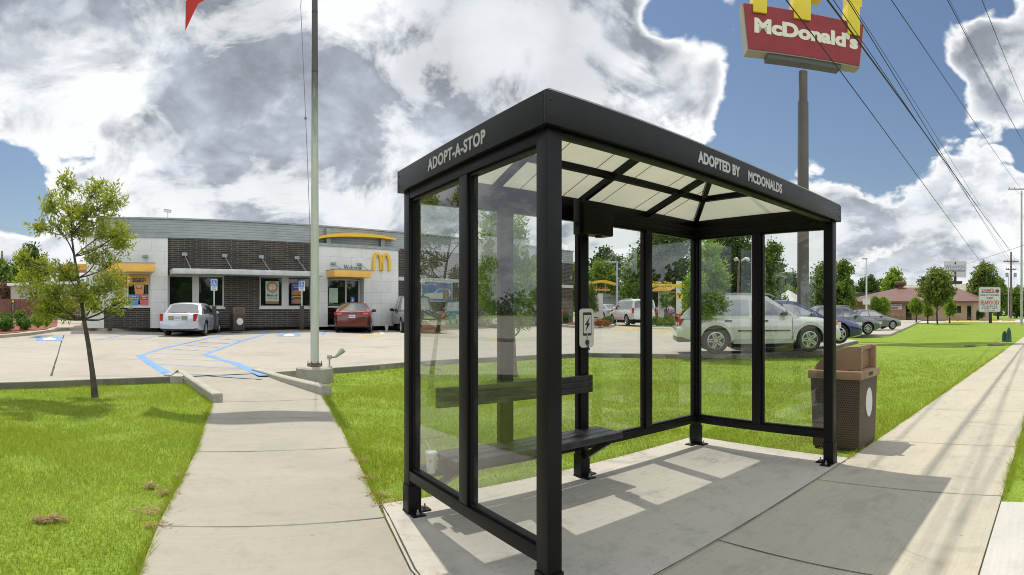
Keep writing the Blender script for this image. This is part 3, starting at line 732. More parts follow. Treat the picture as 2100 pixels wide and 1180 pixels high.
mb = MB(); mb.tube([(.002, -.02, .03), (.004, -.03, .0), (.02, -.025, -.02)], .006, 8); mb.build('cord', INK, cs)

# drink cup left on the ledge of the end panel
CUPM = M('white_paper_cup', (.80, .80, .78), .5); GREEN_L = M('cup_green', (.33, .55, .12), .6); RED_L = M('cup_red', (.62, .12, .10), .6)
cu_ = thing('drink_cup', 'white paper drink cup with a straw on the ledge behind the left glass panel', 'cup', (1.775, 3.63, .347))
MB().lathe([(.0, 0), (.030, 0), (.033, .03), (.043, .135), (.0445, .137), (.0445, .143), (.04, .143), (0, .140)], 24).build('body', CUPM, cu_, smooth=40)
MB().lathe([(.046, .136), (.047, .142), (.043, .152), (.038, .155), (0, .155)], 24).build('lid', M('cup_lid', (.75, .77, .77), .3), cu_, smooth=40)
mb = MB(); mb.tube([(0, 0, .15), (-.03, .03, .235)], .004, 8); mb.build('straw', M('straw', (.78, .75, .74), .4), cu_)
for s_, z_ in (('M', .095), ('O', .062), ('N', .036)):
    text('print', s_, GREEN_L, cu_, (.003, -.0440 + (.095 - z_) * .10, z_), (R90 + .06, 0, -.25), .026, .026, .001, .03)
MB().prism([(-.034, .085), (-.016, .085), (-.016, .105), (-.034, .105)], -.001, 0, lambda a, b, h: (a * .9 - .004, -.039 + h - .002, b)).build('print', RED_L, cu_)

# litter bin beside the pavement
def perfmat():
    m = bpy.data.materials.new('perforated_bin'); m.use_nodes = True; N = NT(m.node_tree)
    b = N.n('ShaderNodeBsdfPrincipled'); o = N.n('ShaderNodeOutputMaterial'); N.l(b.outputs[0], o.inputs[0]); b.inputs['Roughness'].default_value = .55
    x, y, z = N.sep(N.n('ShaderNodeTexCoord').outputs['Object']); s = N.m('ADD', x, y)
    P_ = .028; r = N.m('DIVIDE', z, P_ * .87); row = N.m('FLOOR', r)
    c = N.m('ADD', N.m('DIVIDE', s, P_), N.m('MULTIPLY', N.m('MODULO', row, 2.), .5))
    fx, fz = N.m('SUBTRACT', N.m('FRACT', c), .5), N.m('SUBTRACT', N.m('FRACT', r), .5)
    d = N.m('SQRT', N.m('ADD', N.m('MULTIPLY', fx, fx), N.m('MULTIPLY', N.m('MULTIPLY', fz, fz), .76)))
    k = N.ss(d, .24, .32)
    n = N.noise(N.n('ShaderNodeTexCoord').outputs['Object'], 4, 5, .6)
    N.l(N.mix(k, (.006, .005, .004), N.mix(n, (.075, .05, .033), (.125, .088, .06))), b.inputs['Base Color'])
    return m
PERF = perfmat(); TAN = M('tan_plastic', (.27, .175, .105), .5, var=.15, vs=4, bump=.1, bs=90)
lb = thing('litter_bin', 'tan hooded litter bin with brown perforated sides and a white disc beside the shelter', 'litter bin', (5.91, 2.355, 0))
lb.scale = (.95, .95, 1.0)
mb = MB(); a, b_ = .285, .305
i = mb.add([(x * r, y * r, z) for r, z in ((a, .03), (b_, .80)) for x, y in ((-1, -1), (1, -1), (1, 1), (-1, 1))])
for k in range(4): mb.f(i + k, i + (k + 1) % 4, i + 4 + (k + 1) % 4, i + 4 + k)
mb.f(i, i + 1, i + 2, i + 3); mb.f(i + 4, i + 5, i + 6, i + 7)
mb.build('bin_body', PERF, lb)
mb = MB(); mb.box(-.27, .27, -.27, .27, -.02, .03); mb.build('base', M('dark_brown_steel', (.05, .035, .025), .6), lb)
mb = MB(); mb.lathe([(0, 0), (.105, 0), (.105, .006), (0, .006)], 28, 'y', (0, 0, 0)); d_ = mb.build('disc', M('white_disc', (.62, .62, .62), .5), lb); d_.location = (.02, -.303, .50); d_.scale = (1.05, 1, 1.55)
mb = MB(); mb.box(-.335, .335, -.335, .335, .775, .87); rim = mb.build('lid_rim', TAN, lb, bevel=.02)
hood = [(-.31, .872), (-.31, 1.125), (-.26, 1.135), (-.15, 1.13), (-.02, 1.10), (.10, 1.05), (.2, .98), (.27, .90), (.28, .872)]
mb = MB(); fn = lambda a_, b2, h: (h, a_, b2)
mb.prism(hood, -.27, -.225, fn); mb.prism(hood, .225, .27, fn)
top = hood[2:]
for p, q in zip(top, top[1:]): mb.quad((-.224, p[0], p[1] - .004), (.224, p[0], p[1] - .004), (.224, q[0], q[1] - .004), (-.224, q[0], q[1] - .004))
mb.box(-.224, .224, -.262, -.24, 1.085, 1.128)
hd = mb.build('hood', TAN, lb, bevel=.006)
mb = MB(); mb.box(-.215, .215, -.235, -.215, .875, 1.083); mb.build('flap', M('tan_flap', (.25, .155, .085), .5), hd, bevel=.004)
for x in (-.247, .247): MB().ball((x, -.312, 1.085), (.012, .008, .012), 10, 6).build('hood_bolt', STEEL, hd, smooth=60)
mb = MB(); mb.box(-.09, .05, -.338, -.3355, .805, .845); mb.build('handle_slot', M('slot_dark', (.05, .03, .02), .7), rim)

# ------------------------------------------------------------------ the restaurant
RB = .1646; RO = Vector((-4.3, 26.9, 0)); RE = Vector((math.cos(RB), math.sin(RB), 0)); RN = Vector((-math.sin(RB), math.cos(RB), 0)); RZ = .75
def fac(px, py=600, yo=0.0):
    """where photo pixel (px, py) meets the vertical plane yo metres behind the restaurant front: (along the front, height)"""
    a = az(px); r = Vector((math.sin(a), math.cos(a), 0)); t = (yo + RO.dot(RN)) / r.dot(RN)
    return (r * t - RO).dot(RE), EYE + (YH - py) * t / F - RZ
def fx(px, yo=0.): return fac(px, 600, yo)[0]
def fz(px, py, yo=0.): return fac(px, py, yo)[1]
DBRICK = brick('dark_brick', (.034, .030, .027), (.060, .053, .047), (.21, .19, .165), .60, .100, .011, 'xz', bump=.6, bias=-.1)
TBRICK = brick('grey_brown_brick', (.085, .07, .055), (.15, .12, .095), (.30, .27, .22), .60, .100, .012, 'xz')
STONE = brick('white_stone', (.68, .69, .675), (.74, .745, .725), (.50, .50, .48), 1.25, .62, .008, 'xz', bump=.15, bias=.2, blotch=(.92, 1.04))
def ribmat(name, col, p, axis=2, k=.72):
    m = bpy.data.materials.new(name); m.use_nodes = True; N = NT(m.node_tree)
    b = N.n('ShaderNodeBsdfPrincipled'); o = N.n('ShaderNodeOutputMaterial'); N.l(b.outputs[0], o.inputs[0]); b.inputs['Roughness'].default_value = .45; b.inputs['Metallic'].default_value = .15
    tc = N.n('ShaderNodeTexCoord').outputs['Object']; z = N.sep(tc)[axis]
    fr = N.m('ABSOLUTE', N.m('SUBTRACT', N.m('FRACT', N.m('DIVIDE', z, p)), .5)); e = N.ss(fr, .32, .46)
    n = N.ss(N.noise(tc, .8, 5, .6), .3, .7, .88, 1.08); c = N.mix(e, col, tuple(x * k for x in col))
    N.l(N.mix(1., c, N.comb(n, n, n), 'MULTIPLY'), b.inputs['Base Color'])
    bp = N.n('ShaderNodeBump'); bp.inputs['Strength'].default_value = .5; bp.inputs['Distance'].default_value = .02; bp.invert = True
    N.l(e, bp.inputs['Height']); N.l(bp.outputs[0], b.inputs['Normal']); return m
BAND = ribmat('grey_ribbed_metal', (.33, .36, .375), .13)
COPING = M('grey_coping', (.30, .33, .34), .4, .4, var=.12)
CANOPY = M('light_grey_canopy', (.52, .54, .54), .45, .3, var=.1)
FRAMEW = M('white_window_frame', (.62, .63, .61), .5)
DGLASS = M('dark_window_glass', (.010, .013, .012), .03, spec=.9)
INNER = M('dark_interior', (.02, .02, .018), .9)
YEL = M('yellow_awning', (.78, .47, .10), .5, var=.08, vs=1.5); YELB = M('yellow_arch', (.80, .50, .03), .4)
RS = thing('restaurant', 'long low restaurant of dark brick and white stone with grey roof band and yellow awnings', 'restaurant', (RO.x, RO.y, RZ), RB)
SE = fx(1175); TOPZ = 5.39; BB = 4.43
def wall_open(name, s0, s1, z0, z1, openings, mat, y=0.0, depth=.16, parent=RS):
    """a wall face at depth y with real openings and their reveals"""
    xs = sorted({s0, s1, *[v for o in openings for v in o[:2]]}); zs = sorted({z0, z1, *[v for o in openings for v in o[2:]]}); mb = MB()
    for a, b in zip(xs, xs[1:]):
        for c, d in zip(zs, zs[1:]):
            if not any(o[0] <= a and b <= o[1] and o[2] <= c and d <= o[3] for o in openings):
                mb.quad((a, y, c), (b, y, c), (b, y, d), (a, y, d))
    for a, b, c, d in openings:
        e = y + depth
        mb.quad((a, y, c), (a, e, c), (a, e, d), (a, y, d)); mb.quad((b, y, c), (b, y, d), (b, e, d), (b, e, c))
        mb.quad((a, y, d), (a, e, d), (b, e, d), (b, y, d)); mb.quad((a, y, c), (b, y, c), (b, e, c), (a, e, c))
    return mb.build(name, mat, parent, fix=False)
def window(a, b, c, d, y, fw=.07, parent=RS, bars=(), glass=DGLASS):
    mb = MB(); t0, t1 = y - .03, y + .06
    mb.box(a, b, t0, t1, c, c + fw); mb.box(a, b, t0, t1, d - fw, d); mb.box(a, a + fw, t0, t1, c + fw + .0005, d - fw - .0005); mb.box(b - fw, b, t0, t1, c + fw + .0005, d - fw - .0005)
    for s in bars: mb.box(s - fw / 2, s + fw / 2, t0, t1, c + fw + .0005, d - fw - .0005)
    w = mb.build('window', FRAMEW, parent)
    MB().quad((a + fw * .5, y + .02, c + fw * .5), (b - fw * .5, y + .02, c + fw * .5), (b - fw * .5, y + .02, d - fw * .5), (a + fw * .5, y + .02, d - fw * .5)).build('pane', glass, w, fix=False)
    return w
# openings from the photo
w1 = (fx(345), fx(398.5), fz(370, 630), fz(370, 564)); w2 = (fx(405.5), fx(460.5), fz(430, 630.5), fz(430, 564.5))
w3 = (fx(532.5), fx(582), fz(560, 630.5), fz(560, 566)); w4 = (fx(590), fx(640), fz(615, 630.5), fz(615, 567))
ops = [(w1[0], w2[1], w1[2], w1[3]), (w3[0], w4[1], w3[2], w3[3])]
sL1, sE0, sE1 = fx(344), fx(648), fx(816.5)
ent = (fx(671, 0), fx(746, 0), 0.0, fz(700, 570))
wall_open('brick_wall', sL1, sE0 + .3, .0, BB, ops, DBRICK)
wall_open('brick_wall', sE1 - .3, SE, 1.75, BB, [], DBRICK)
wall_open('brick_wall', sE1 - .3, SE, 0, 1.75, [], TBRICK)
mb = MB(); mb.box(sL1 - .3, SE, .2, 16, -.3, BB); mb.build('core_wall', INNER, RS)
mb = MB(); mb.quad((SE, 0, 0), (SE, 16, 0), (SE, 16, BB), (SE, 0, BB)); mb.build('side_wall', DBRICK, RS, fix=False)
mb = MB(); mb.box(.55, SE + .05, .04, 16.05, BB, TOPZ - .06); mb.build('parapet_band', BAND, RS)
mb = MB(); mb.box(.50, SE + .10, -.02, 16.1, TOPZ - .06, TOPZ + .02); mb.build('coping', COPING, RS)
for o in ops: MB().box(o[0] + .02, o[1] - .02, .165, .19, o[2], o[3]).build('window_backing', INNER, RS)
for w in (w1, w2): window(w[0], w[1], w[2], w[3], .11, .08)
for w in (w3, w4): window(w[0], w[1], w[2], w[3], .11, .08)
for a, b in ((w1, w2), (w3, w4)): MB().box(a[1], b[0], .085, .17, a[2], a[3] - .001).build('window_post', FRAMEW, RS)
mb = MB(); mb.box(w1[0] - .02, w2[1] + .03, -.04, .10, w1[2] - .09, w1[2]); mb.build('sill', FRAMEW, RS)
mb = MB(); mb.box(w3[0] - .03, w4[1] + .02, -.04, .10, w3[2] - .09, w3[2]); mb.build('sill', FRAMEW, RS)
mb = MB(); mb.box(sE1, SE - .02, -.05, 0, fz(1000, 583) , fz(1000, 583) + .22); mb.build('white_string_course', M('pale_string_course', (.55, .56, .55), .6), RS)
# the two white stone blocks that stand proud of the front
PY = -.35
lp0, lp1 = fx(178, PY), fx(344, PY); lt = fz(300, 487, PY)
lw = (fx(213.5, PY), fx(308.5, PY), fz(260, 628.5, PY), fz(260, 561, PY))
wall_open('stone_front', lp0, lp1, 0, lt, [(lw[0], lw[1], 0, lw[3])], STONE, PY, .18)
mb = MB(); mb.box(lp0 + .003, lp1 - .003, PY + .19, 9, 0, lt); mb.build('stone_block', STONE, RS)
for q, yb_ in ((lp1, .2), (lp0, 9)): MB().quad((q, PY, 0), (q, yb_, 0), (q, yb_, lt), (q, PY, lt)).build('stone_return', STONE, RS, fix=False)
mb = MB(); mb.box(lp0 - .05, lp1 + .05, PY - .05, 9.05, lt, lt + .13); mb.build('coping', COPING, RS)
mb = MB(); mb.quad((lw[0], PY + .06, 0), (lw[1], PY + .06, 0), (lw[1], PY + .06, lw[2]), (lw[0], PY + .06, lw[2])); mb.build('brick_apron', DBRICK, RS, fix=False)
wl = window(lw[0], lw[1], lw[2], lw[3], PY + .12, .08, bars=(fx(262, PY),))
mb = MB(); mb.box(lw[0] - .02, lw[1] + .02, PY - .03, PY + .14, lw[2] - .07, lw[2] + .01); mb.build('sill', FRAMEW, RS)
ep0, ep1 = fx(648, PY), fx(817, PY); et = fz(740, 509, PY)
d0, d1, dz = fx(672, PY), fx(746, PY), fz(705, 571, PY)
wall_open('stone_front', ep0, ep1, 0, et, [(d0, d1, 0, dz)], STONE, PY, .5)
mb = MB(); mb.quad((ep1, PY, 0), (ep1, .2, 0), (ep1, .2, et), (ep1, PY, et)); mb.quad((ep0, PY, 0), (ep0, .2, 0), (ep0, .2, et), (ep0, PY, et))
mb.quad((ep0, PY, et), (ep1, PY, et), (ep1, 3, et), (ep0, 3, et)); mb.build('stone_return', STONE, RS, fix=False)
mb = MB(); mb.box(ep0 - .05, ep1 + .05, PY - .06, 3.05, et + .002, et + .14); mb.build('coping', COPING, RS)
# entrance glazing
gy = PY + .42
dm = fx(709, gy); dr = fx(737, gy); de0, de1 = d0 + .02, d1 - .02
en = window(de0, dr, .02, dz - .02, gy, .07, bars=(dm,))
mb = MB(); tz = fz(720, 640, gy) ; mb.box(dm + .04, dr - .075, gy - .04, gy + .05, tz - .05, tz + .05); mb.box(de0 + .07, dm - .04, gy - .04, gy + .05, 1.02, 1.10); mb.box(dr, de1, gy - .02, gy + .06, .02, dz - .02); mb.build('transom', FRAMEW, en)
mb = MB(); mb.box(dm + .06, dm + .13, gy - .05, gy - .035, .03, tz - .06); mb.box(dr - .15, dr - .08, gy - .05, gy - .035, .03, tz - .06); mb.box(dm + .131, dr - .151, gy - .05, gy - .035, tz - .13, tz - .06); mb.build('door', FRAMEW, RS)
mb = MB(); mb.box(ep0 + .2, ep1 - .2, gy + .1, gy + .12, 0, dz); mb.build('window_backing', INNER, RS)
# awnings, canopy, brow arch
def awning(a, b, z0, z1, y, out, mat=YEL, name='awning'):
    mb = MB(); mb.box(a, b, y - out, y - .002, z0, z1); aw = mb.build(name, mat, RS, bevel=.012)
    mb = MB(); mb.box(a - .02, b + .02, y - out - .02, y - .003, z1 + .001, z1 + .03); mb.build('awning_cap', COPING, aw); return aw
o_ = .9
awning(fx(214, PY - o_) + .1, fx(318, PY - o_), fz(260, 557, PY - o_), fz(260, 539.5, PY - o_), PY, o_)
awning(fx(686, PY - 1.0), fx(762, PY - 1.0), fz(720, 568.5, PY - 1.), fz(720, 554, PY - 1.), PY, 1.0)
mb = MB(); mb.box(lp0 - 1.1, lp0 - .003, 1.2, 3.4, fz(160, 556, 2), fz(160, 544, 2)); mb.build('awning', YEL, RS, bevel=.012)
cz0, cz1 = fz(480, 564, -1), fz(480, 553.5, -1)
mb = MB(); mb.box(sL1 + .06, sE0 - .05, -1.25, -.003, cz0, cz1); cnp = mb.build('canopy', CANOPY, RS, bevel=.02)
for px, py in ((378, 521.5), (460, 524.5), (535, 527), (608, 529)):
    s, z = fac(px, py); mb = MB(); mb.box(s - .13, s + .13, -.10, -.003, z - .09, z + .07); b_ = mb.build('canopy_bracket', COPING, RS)
    mb = MB(); mb.tube([(s, -.08, z - .05), (s + .12, -1.05, cz1 + .01)], .022, 6); mb.build('hanger_rod', M('rod_metal', (.42, .43, .43), .4, .6), b_)
for px, py in ((298, 526), (229, 525)):
    s, z = fac(px, py, PY); mb = MB(); mb.box(s - .13, s + .13, PY - .10, PY - .003, z - .06, z + .06); mb.tube([(s, PY - .06, z), (s + .06, PY - .7, z - .42)], .02, 6); mb.build('awning_hanger', COPING, RS)
for px, py in ((683, 541), (737, 542.5)):
    s, z = fac(px, py, PY); mb = MB(); mb.box(s - .13, s + .13, PY - .10, PY - .003, z - .06, z + .06); mb.tube([(s, PY - .06, z), (s + .12, PY - .75, z - .36)], .02, 6); mb.build('awning_hanger', COPING, RS)
by = PY - .10
pts = [(653, 486), (672, 481), (700, 478.5), (725, 478.2), (750, 479.5), (780, 482.5), (812, 489)]
arc = [fac(px, py, by) for px, py in pts]
mb = MB()
up = [(s, z) for s, z in arc]; lo = [(s, z - .10 - .09 * math.sin(math.pi * i / 6)) for i, (s, z) in enumerate(arc)]
mb.prism(up + lo[::-1], by, by + 1.4, lambda a, b, h: (a, h, b)); mb.build('brow_arch', YELB, RS)
for px in (677, 789): s = fx(px, PY); MB().box(s - .12, s + .12, PY + .2, PY + .5, et + .14, et + (.98 if px < 700 else .84)).build('brow_support', COPING, RS)
# lettering and emblem
s0, z0 = fac(705, 553, PY - .45)
text('lettering', 'Welcome', M('bronze_letter', (.10, .10, .10), .4, .4), RS, (s0, PY - .45, fz(705, 553.5, PY - .45)), (R90, 0, 0), .27, fx(742, PY - .45) - s0, .03, .0)
def m_emblem(mb, s0, s1, z0, z1, y0, y1, th):
    """two pointed arches side by side, thick at the foot"""
    w = (s1 - s0) / 2; h = z1 - z0; n = 14
    fn = lambda a, b, hh: (a, hh, b)
    for k in range(2):
        c = s0 + w * (k + .5)
        for sg in (-1, 1):
            out, inn = [], []
            for i in range(n + 1):
                t = i / n; x = t ** 1.0
                zz = z0 + h * (1 - x ** 2.9) if t < 1 else z0
                ro = w / 2 * x ** .62 if False else w / 2 * (x ** .75)
                out.append((c + sg * (w / 2 + th * .25) * math.sin(x * R90) ** .9, z0 + h * (math.cos(x * R90)) ** .62))
                inn.append((c + sg * max(0, (w / 2 + th * .25) * math.sin(x * R90) ** .9 - th * (.55 + .45 * x)) if x > 0 else c, z0 + (h - th * .75) * (math.cos(x * R90)) ** .62))
            for i in range(n):
                q = [out[i], out[i + 1], inn[i + 1], inn[i]]
                mb.prism(q if sg > 0 else q[::-1], y0, y1, fn)
a0, a1 = fx(764.5, PY - .05), fx(799, PY - .05)
mb = MB(); m_emblem(mb, a0, a1, fz(782, 555, PY), fz(782, 519, PY), PY - .14, PY - .004, .15); mb.build('emblem', YELB, RS)
# posters in and on the windows
def poster(parent, a, b, c, d, y, mat): return MB().quad((a, y, c), (b, y, c), (b, y, d), (a, y, d)).build('poster', mat, parent, fix=False)
def flat(name, parent, pts, y, mat): return MB().poly([(a, y, b) for a, b in pts]).build(name, mat, parent, fix=False)
def disc(a, b, rx, rz, n=24): return [(a + rx * math.cos(6.2832 * k / n), b + rz * math.sin(6.2832 * k / n)) for k in range(n)]
PM = lambda n, c: M('print_' + n, c, .5)
yy = .03
p3 = (fx(545), fx(572.5), fz(560, 624, yy), fz(560, 577, yy))
po = poster(RS, p3[0], p3[1], p3[2], p3[3], yy, PM('mint', (.42, .55, .44)))
cx, w_, h_ = (p3[0] + p3[1]) / 2, p3[1] - p3[0], p3[3] - p3[2]
flat('print', po, disc(cx, p3[3] - h_ * .26, w_ * .40, w_ * .40), yy - .004, PM('brown', (.24, .09, .04)))
flat('print', po, disc(cx, p3[3] - h_ * .26, w_ * .34, w_ * .34), yy - .007, PM('tan', (.50, .30, .20)))
text('print', '$5', PM('cream', (.72, .66, .52)), po, (cx, yy - .010, p3[3] - h_ * .38), (R90, 0, 0), h_ * .25, w_ * .5, .004, .05, align='CENTER')
text('print', 'Meal of', PM('dark', (.05, .06, .05)), po, (cx, yy - .006, p3[2] + h_ * .33), (R90, 0, 0), h_ * .11, w_ * .78, .003, .03, align='CENTER')
text('print', 'the day', PM('dark', (.05, .06, .05)), po, (cx, yy - .006, p3[2] + h_ * .19), (R90, 0, 0), h_ * .12, w_ * .72, .003, .0, align='CENTER')
flat('print', po, [(p3[0], p3[2]), (p3[1], p3[2]), (p3[1], p3[2] + h_ * .12), (p3[0], p3[2] + h_ * .12)], yy - .004, PM('brown', (.24, .09, .04)))
p4 = (fx(598), fx(622), fz(610, 624, yy), fz(610, 580.5, yy)); w_, h_ = p4[1] - p4[0], p4[3] - p4[2]
po = poster(RS, p4[0], p4[1], p4[2], p4[3], yy, PM('blue', (.06, .09, .32))); c = (p4[0] + p4[1]) / 2
for k, (dz_, col, rw, rh) in enumerate(((.52, (.42, .20, .06), .44, .16), (.38, (.10, .04, .02), .46, .07), (.33, (.65, .42, .08), .46, .05), (.26, (.13, .05, .025), .46, .08), (.14, (.38, .18, .06), .44, .10))):
    flat('print', po, disc(c, p4[2] + h_ * dz_, w_ * rw, h_ * rh), yy - .004 - .002 * k, PM('bun%d' % k, col))
for k in range(2): text('print', ('Together', 'Now open')[k] if False else ('Supreme', 'taste')[k] if False else '~~~~~~', PM('pale', (.6, .65, .8)), po, (c, yy - .004, p4[3] - h_ * (.13 + .1 * k)), (R90, 0, 0), h_ * .05, w_ * (.8 - .2 * k), .003, .02, align='CENTER')
for w, a, b in ((wl, 263.5, 307),):
    y = PY + .09; A, B = fx(a, y), fx(b, y); C, D_ = fz(285, 584, y), fz(285, 562.5, y)
    po = poster(RS, A, B, C, D_, y, PM('amber', (.62, .36, .06))); c = (A + B) / 2
    text('print', 'Try Minute Maid', PM('dark', (.05, .06, .05)), po, (c, y - .005, D_ - .27), (R90, 0, 0), .10, (B - A) * .66, .003, .02, align='CENTER')
    text('print', 'Slushie', PM('dark', (.05, .06, .05)), po, (c, y - .005, C + .10), (R90, 0, 0), .21, (B - A) * .66, .003, .05, align='CENTER')
    for px, z0_, z1_, col in ((285.5, 604, 584.5, (.68, .28, .10)), (274.5, 627, 604.5, (.10, .30, .60)), (296, 627, 604, (.62, .12, .14))):
        s, zb, zt = fx(px, y), fz(px, z0_, y), fz(px, z1_, y)
        cu2 = flat('poster', RS, [(s - .20, zb), (s + .20, zb), (s + .25, zt), (s - .25, zt)], y - (.0 if px > 290 else .004), PM('cup%d' % px, col))
        flat('print', cu2, [(s - .14, zb + .28), (s + .14, zb + .28), (s + .15, zt - .12), (s - .15, zt - .12)], y - .009, PM('dark', (.05, .06, .05)))
        text('print', 'Minute', PM('cream', (.72, .66, .52)), cu2, (s, y - .012, zb + .40), (R90, 0, 0), .07, .22, .002, .03, align='CENTER'); text('print', 'Maid', PM('cream', (.72, .66, .52)), cu2, (s, y - .012, zb + .31), (R90, 0, 0), .07, .18, .002, .03, align='CENTER')
    po = poster(RS, fx(216, y), fx(259, y), fz(240, 627, y), fz(240, 590, y), y, PM('white', (.66, .68, .66)))
    poster(RS, fx(216, y), fx(259, y), fz(240, 589, y), fz(240, 562.5, y), y, PM('red', (.60, .06, .05)))
    flat('print', po, disc(fx(246, y), fz(246, 601, y), .22, .22), y - .004, PM('tan', (.50, .30, .20)))
a, b, c, d = fx(864.5), fx(925), fz(895, 617), fz(895, 579.5)
po = MB().box(a - .06, b + .06, -.06, -.003, c - .06, d + .06).build('banner', FRAMEW, RS); poster(po, a, b, c, d, -.064, PM('slate', (.12, .20, .42)))
w_, h_ = b - a, d - c
text('print', 'Join our team.', PM('pale', (.6, .65, .8)), po, (a + w_ * .05, -.068, d - h_ * .16), (R90, 0, 0), h_ * .10, w_ * .40, .003, .02)
text('print', 'Apply today.', PM('red', (.60, .06, .05)), po, (a + w_ * .48, -.068, d - h_ * .17), (R90, 0, 0), h_ * .10, w_ * .32, .003, .02)
flat('print', po, [(a + w_ * .05, c + h_ * .12), (a + w_ * .9, c + h_ * .08), (a + w_ * .97, c + h_ * .45), (a + w_ * .92, c + h_ * .66), (a + w_ * .55, c + h_ * .66), (a + w_ * .4, c + h_ * .44), (a + w_ * .06, c + h_ * .36)], -.068, PM('white', (.66, .68, .66)))
flat('print', po, [(a + w_ * .45, c + h_ * .44), (a + w_ * .57, c + h_ * .62), (a + w_ * .88, c + h_ * .62), (a + w_ * .9, c + h_ * .45)], -.071, PM('slate', (.12, .20, .42)))
for q, colr in ((.74, (.25, .22, .08)), (.86, (.4, .15, .13))):
    flat('print', po, disc(a + w_ * q, c + h_ * .60, w_ * .035, h_ * .09, 12), -.074, PM('skin', (.40, .22, .14)))
    flat('print', po, [(a + w_ * (q - .05), c + h_ * .1), (a + w_ * (q + .05), c + h_ * .1), (a + w_ * (q + .05), c + h_ * .5), (a + w_ * (q - .05), c + h_ * .5)], -.074, PM('shirt%d' % (q * 100), colr))
y = gy - .02; po = poster(RS, fx(674.5, y), fx(693, y), fz(684, 621, y), fz(684, 591, y), y, PM('mint', (.42, .55, .44)))
s, z = fac(723, 615, gy - .06); po = flat('poster', RS, [(s - .12, z - .16), (s + .12, z - .16), (s + .12, z + .16), (s - .12, z + .16)], gy - .06, PM('access_blue', (.05, .16, .55)))
flat('print', po, disc(s, z - .02, .06, .08, 12), gy - .064, PM('white', (.66, .68, .66)))
# rooftop camera
s, z = fac(344, 445); wp = RO + RE * s
sc_ = thing('security_camera', 'small white security camera on a short pole on the restaurant roof edge', 'camera', (wp.x, wp.y, RZ + TOPZ + .02), RB - .5)
mb = MB(); mb.cyl((0, 0), .025, 0, .30, 8); mb.build('pole', FRAMEW, sc_)
mb = MB(); mb.beam((-.20, 0, .36), (.16, 0, .29), .11, .12); h_ = mb.build('housing', M('camera_white', (.7, .7, .68), .4), sc_, bevel=.02)
mb = MB(); mb.beam((-.22, 0, .43), (.20, 0, .36), .15, .015); mb.build('sun_shield', M('camera_white', (.7, .7, .68), .4), h_)

# bin by the wall, parking signs on bollards, far left fence and building
def wall_bin():
    s, z = fac(487, 678, -1.0); p = RO + RE * s - RN * 1.0
    b = thing('litter_bin', 'dark brown litter bin with a white disc standing against the brick wall', 'litter bin', (p.x, p.y, RZ - .1), RB)
    MB().box(-.29, .29, -.29, .29, 0, .74).build('bin_body', M('dark_brown_bin', (.045, .032, .026), .55), b, bevel=.02)
    MB().prism([(-.30, .745), (-.30, 1.10), (-.05, 1.12), (.30, .92), (.30, .745)], -.30, .30, lambda a, b2, h: (h, a, b2)).build('hood', M('brown_hood', (.12, .08, .06), .55), b, bevel=.02)
    MB().lathe([(0, -.297), (.165, -.297), (.165, -.292)], 24, 'y', (.04, 0, .42)).build('disc', M('white_disc', (.62, .62, .62), .5), b)
    MB().box(-.19, .19, -.304, -.3005, .80, 1.05).build('flap', M('brown_flap', (.09, .06, .045), .55), b)
wall_bin()
SBLUE = M('sign_blue', (.03, .15, .52), .45)
BRN = M('brown_bollard', (.045, .032, .026), .6)
def access_sign(px, ybase, ytop, lab, d):
    u, v = at(px, d); z = hz(ybase, d); b = thing('parking_sign', lab, 'parking sign', (u, v, z), -az(px), 'accessible parking signs along the restaurant')
    H = hz(ytop, d) - z
    MB().box(-.11, .11, -.11, .11, 0, hz(628, d) - z).build('bollard', BRN, b, bevel=.01)
    MB().box(-.03, .03, -.03, .03, hz(628, d) - z + .001, H - .1).build('post', M('sign_post', (.5, .5, .49), .45, .4), b)
    p = MB().prism(rr(-.155, .155, H - .52, H, .03), -.045, -.035, xz(0)).build('sign_plate', M('sign_plate_white', (.68, .68, .67), .4), b)
    MB().prism(rr(-.125, .125, H - .33, H - .03, .02), -.004, 0, xz(-.046)).build('blue_panel', SBLUE, p)
    mb = MB(); W = (.7, .7, .7)
    mb.prism(disc(.0, H - .075, .022, .022, 10), -.003, 0, xz(-.0505)); mb.prism([(-.02, H - .10), (.02, H - .10), (.025, H - .2), (.07, H - .2), (.085, H - .28), (.065, H - .285), (.05, H - .22), (-.02, H - .22)], -.003, 0, xz(-.0505))
    mb.prism([(-.035 + .07 * math.cos(k * .4 + 2), H - .22 + .07 * math.sin(k * .4 + 2)) for k in range(11)] + [(-.035 + .052 * math.cos(k * .4 + 2), H - .22 + .052 * math.sin(k * .4 + 2)) for k in range(10, -1, -1)], -.003, 0, xz(-.0512))
    mb.build('wheelchair_symbol', M('symbol_white', (.7, .7, .7), .5), p)
    text('lettering', 'RESERVED', SBLUE, p, (-.1, -.046, H - .42), (R90, 0, 0), .05, .2, .003, .03); text('lettering', 'PARKING', SBLUE, p, (-.1, -.046, H - .49), (R90, 0, 0), .05, .2, .003, .03)
access_sign(439, 676, 573.5, 'blue and white accessible parking sign behind the silver sedan', 26.3)
access_sign(619, 674.5, 576.5, 'blue and white accessible parking sign on a brown bollard near the burger poster', 28.3)
access_sign(225.5, 679.5, 574, 'accessible parking sign on a brown bollard hidden in the young tree crown', 25.6)
u, v = P(793, 679.5, LOFF); lt_ = thing('litter_cup', 'small white cup standing on the car park by the white entrance block', 'cup', (u, v, zg(u, v) + LOFF))
MB().lathe([(0, 0), (.07, 0), (.10, .26), (0, .26)], 14).build('body', CUPM, lt_, smooth=40); MB().lathe([(.105, .26), (.10, .30), (0, .30)], 14).build('lid', M('cup_lid', (.75, .77, .77), .3), lt_)

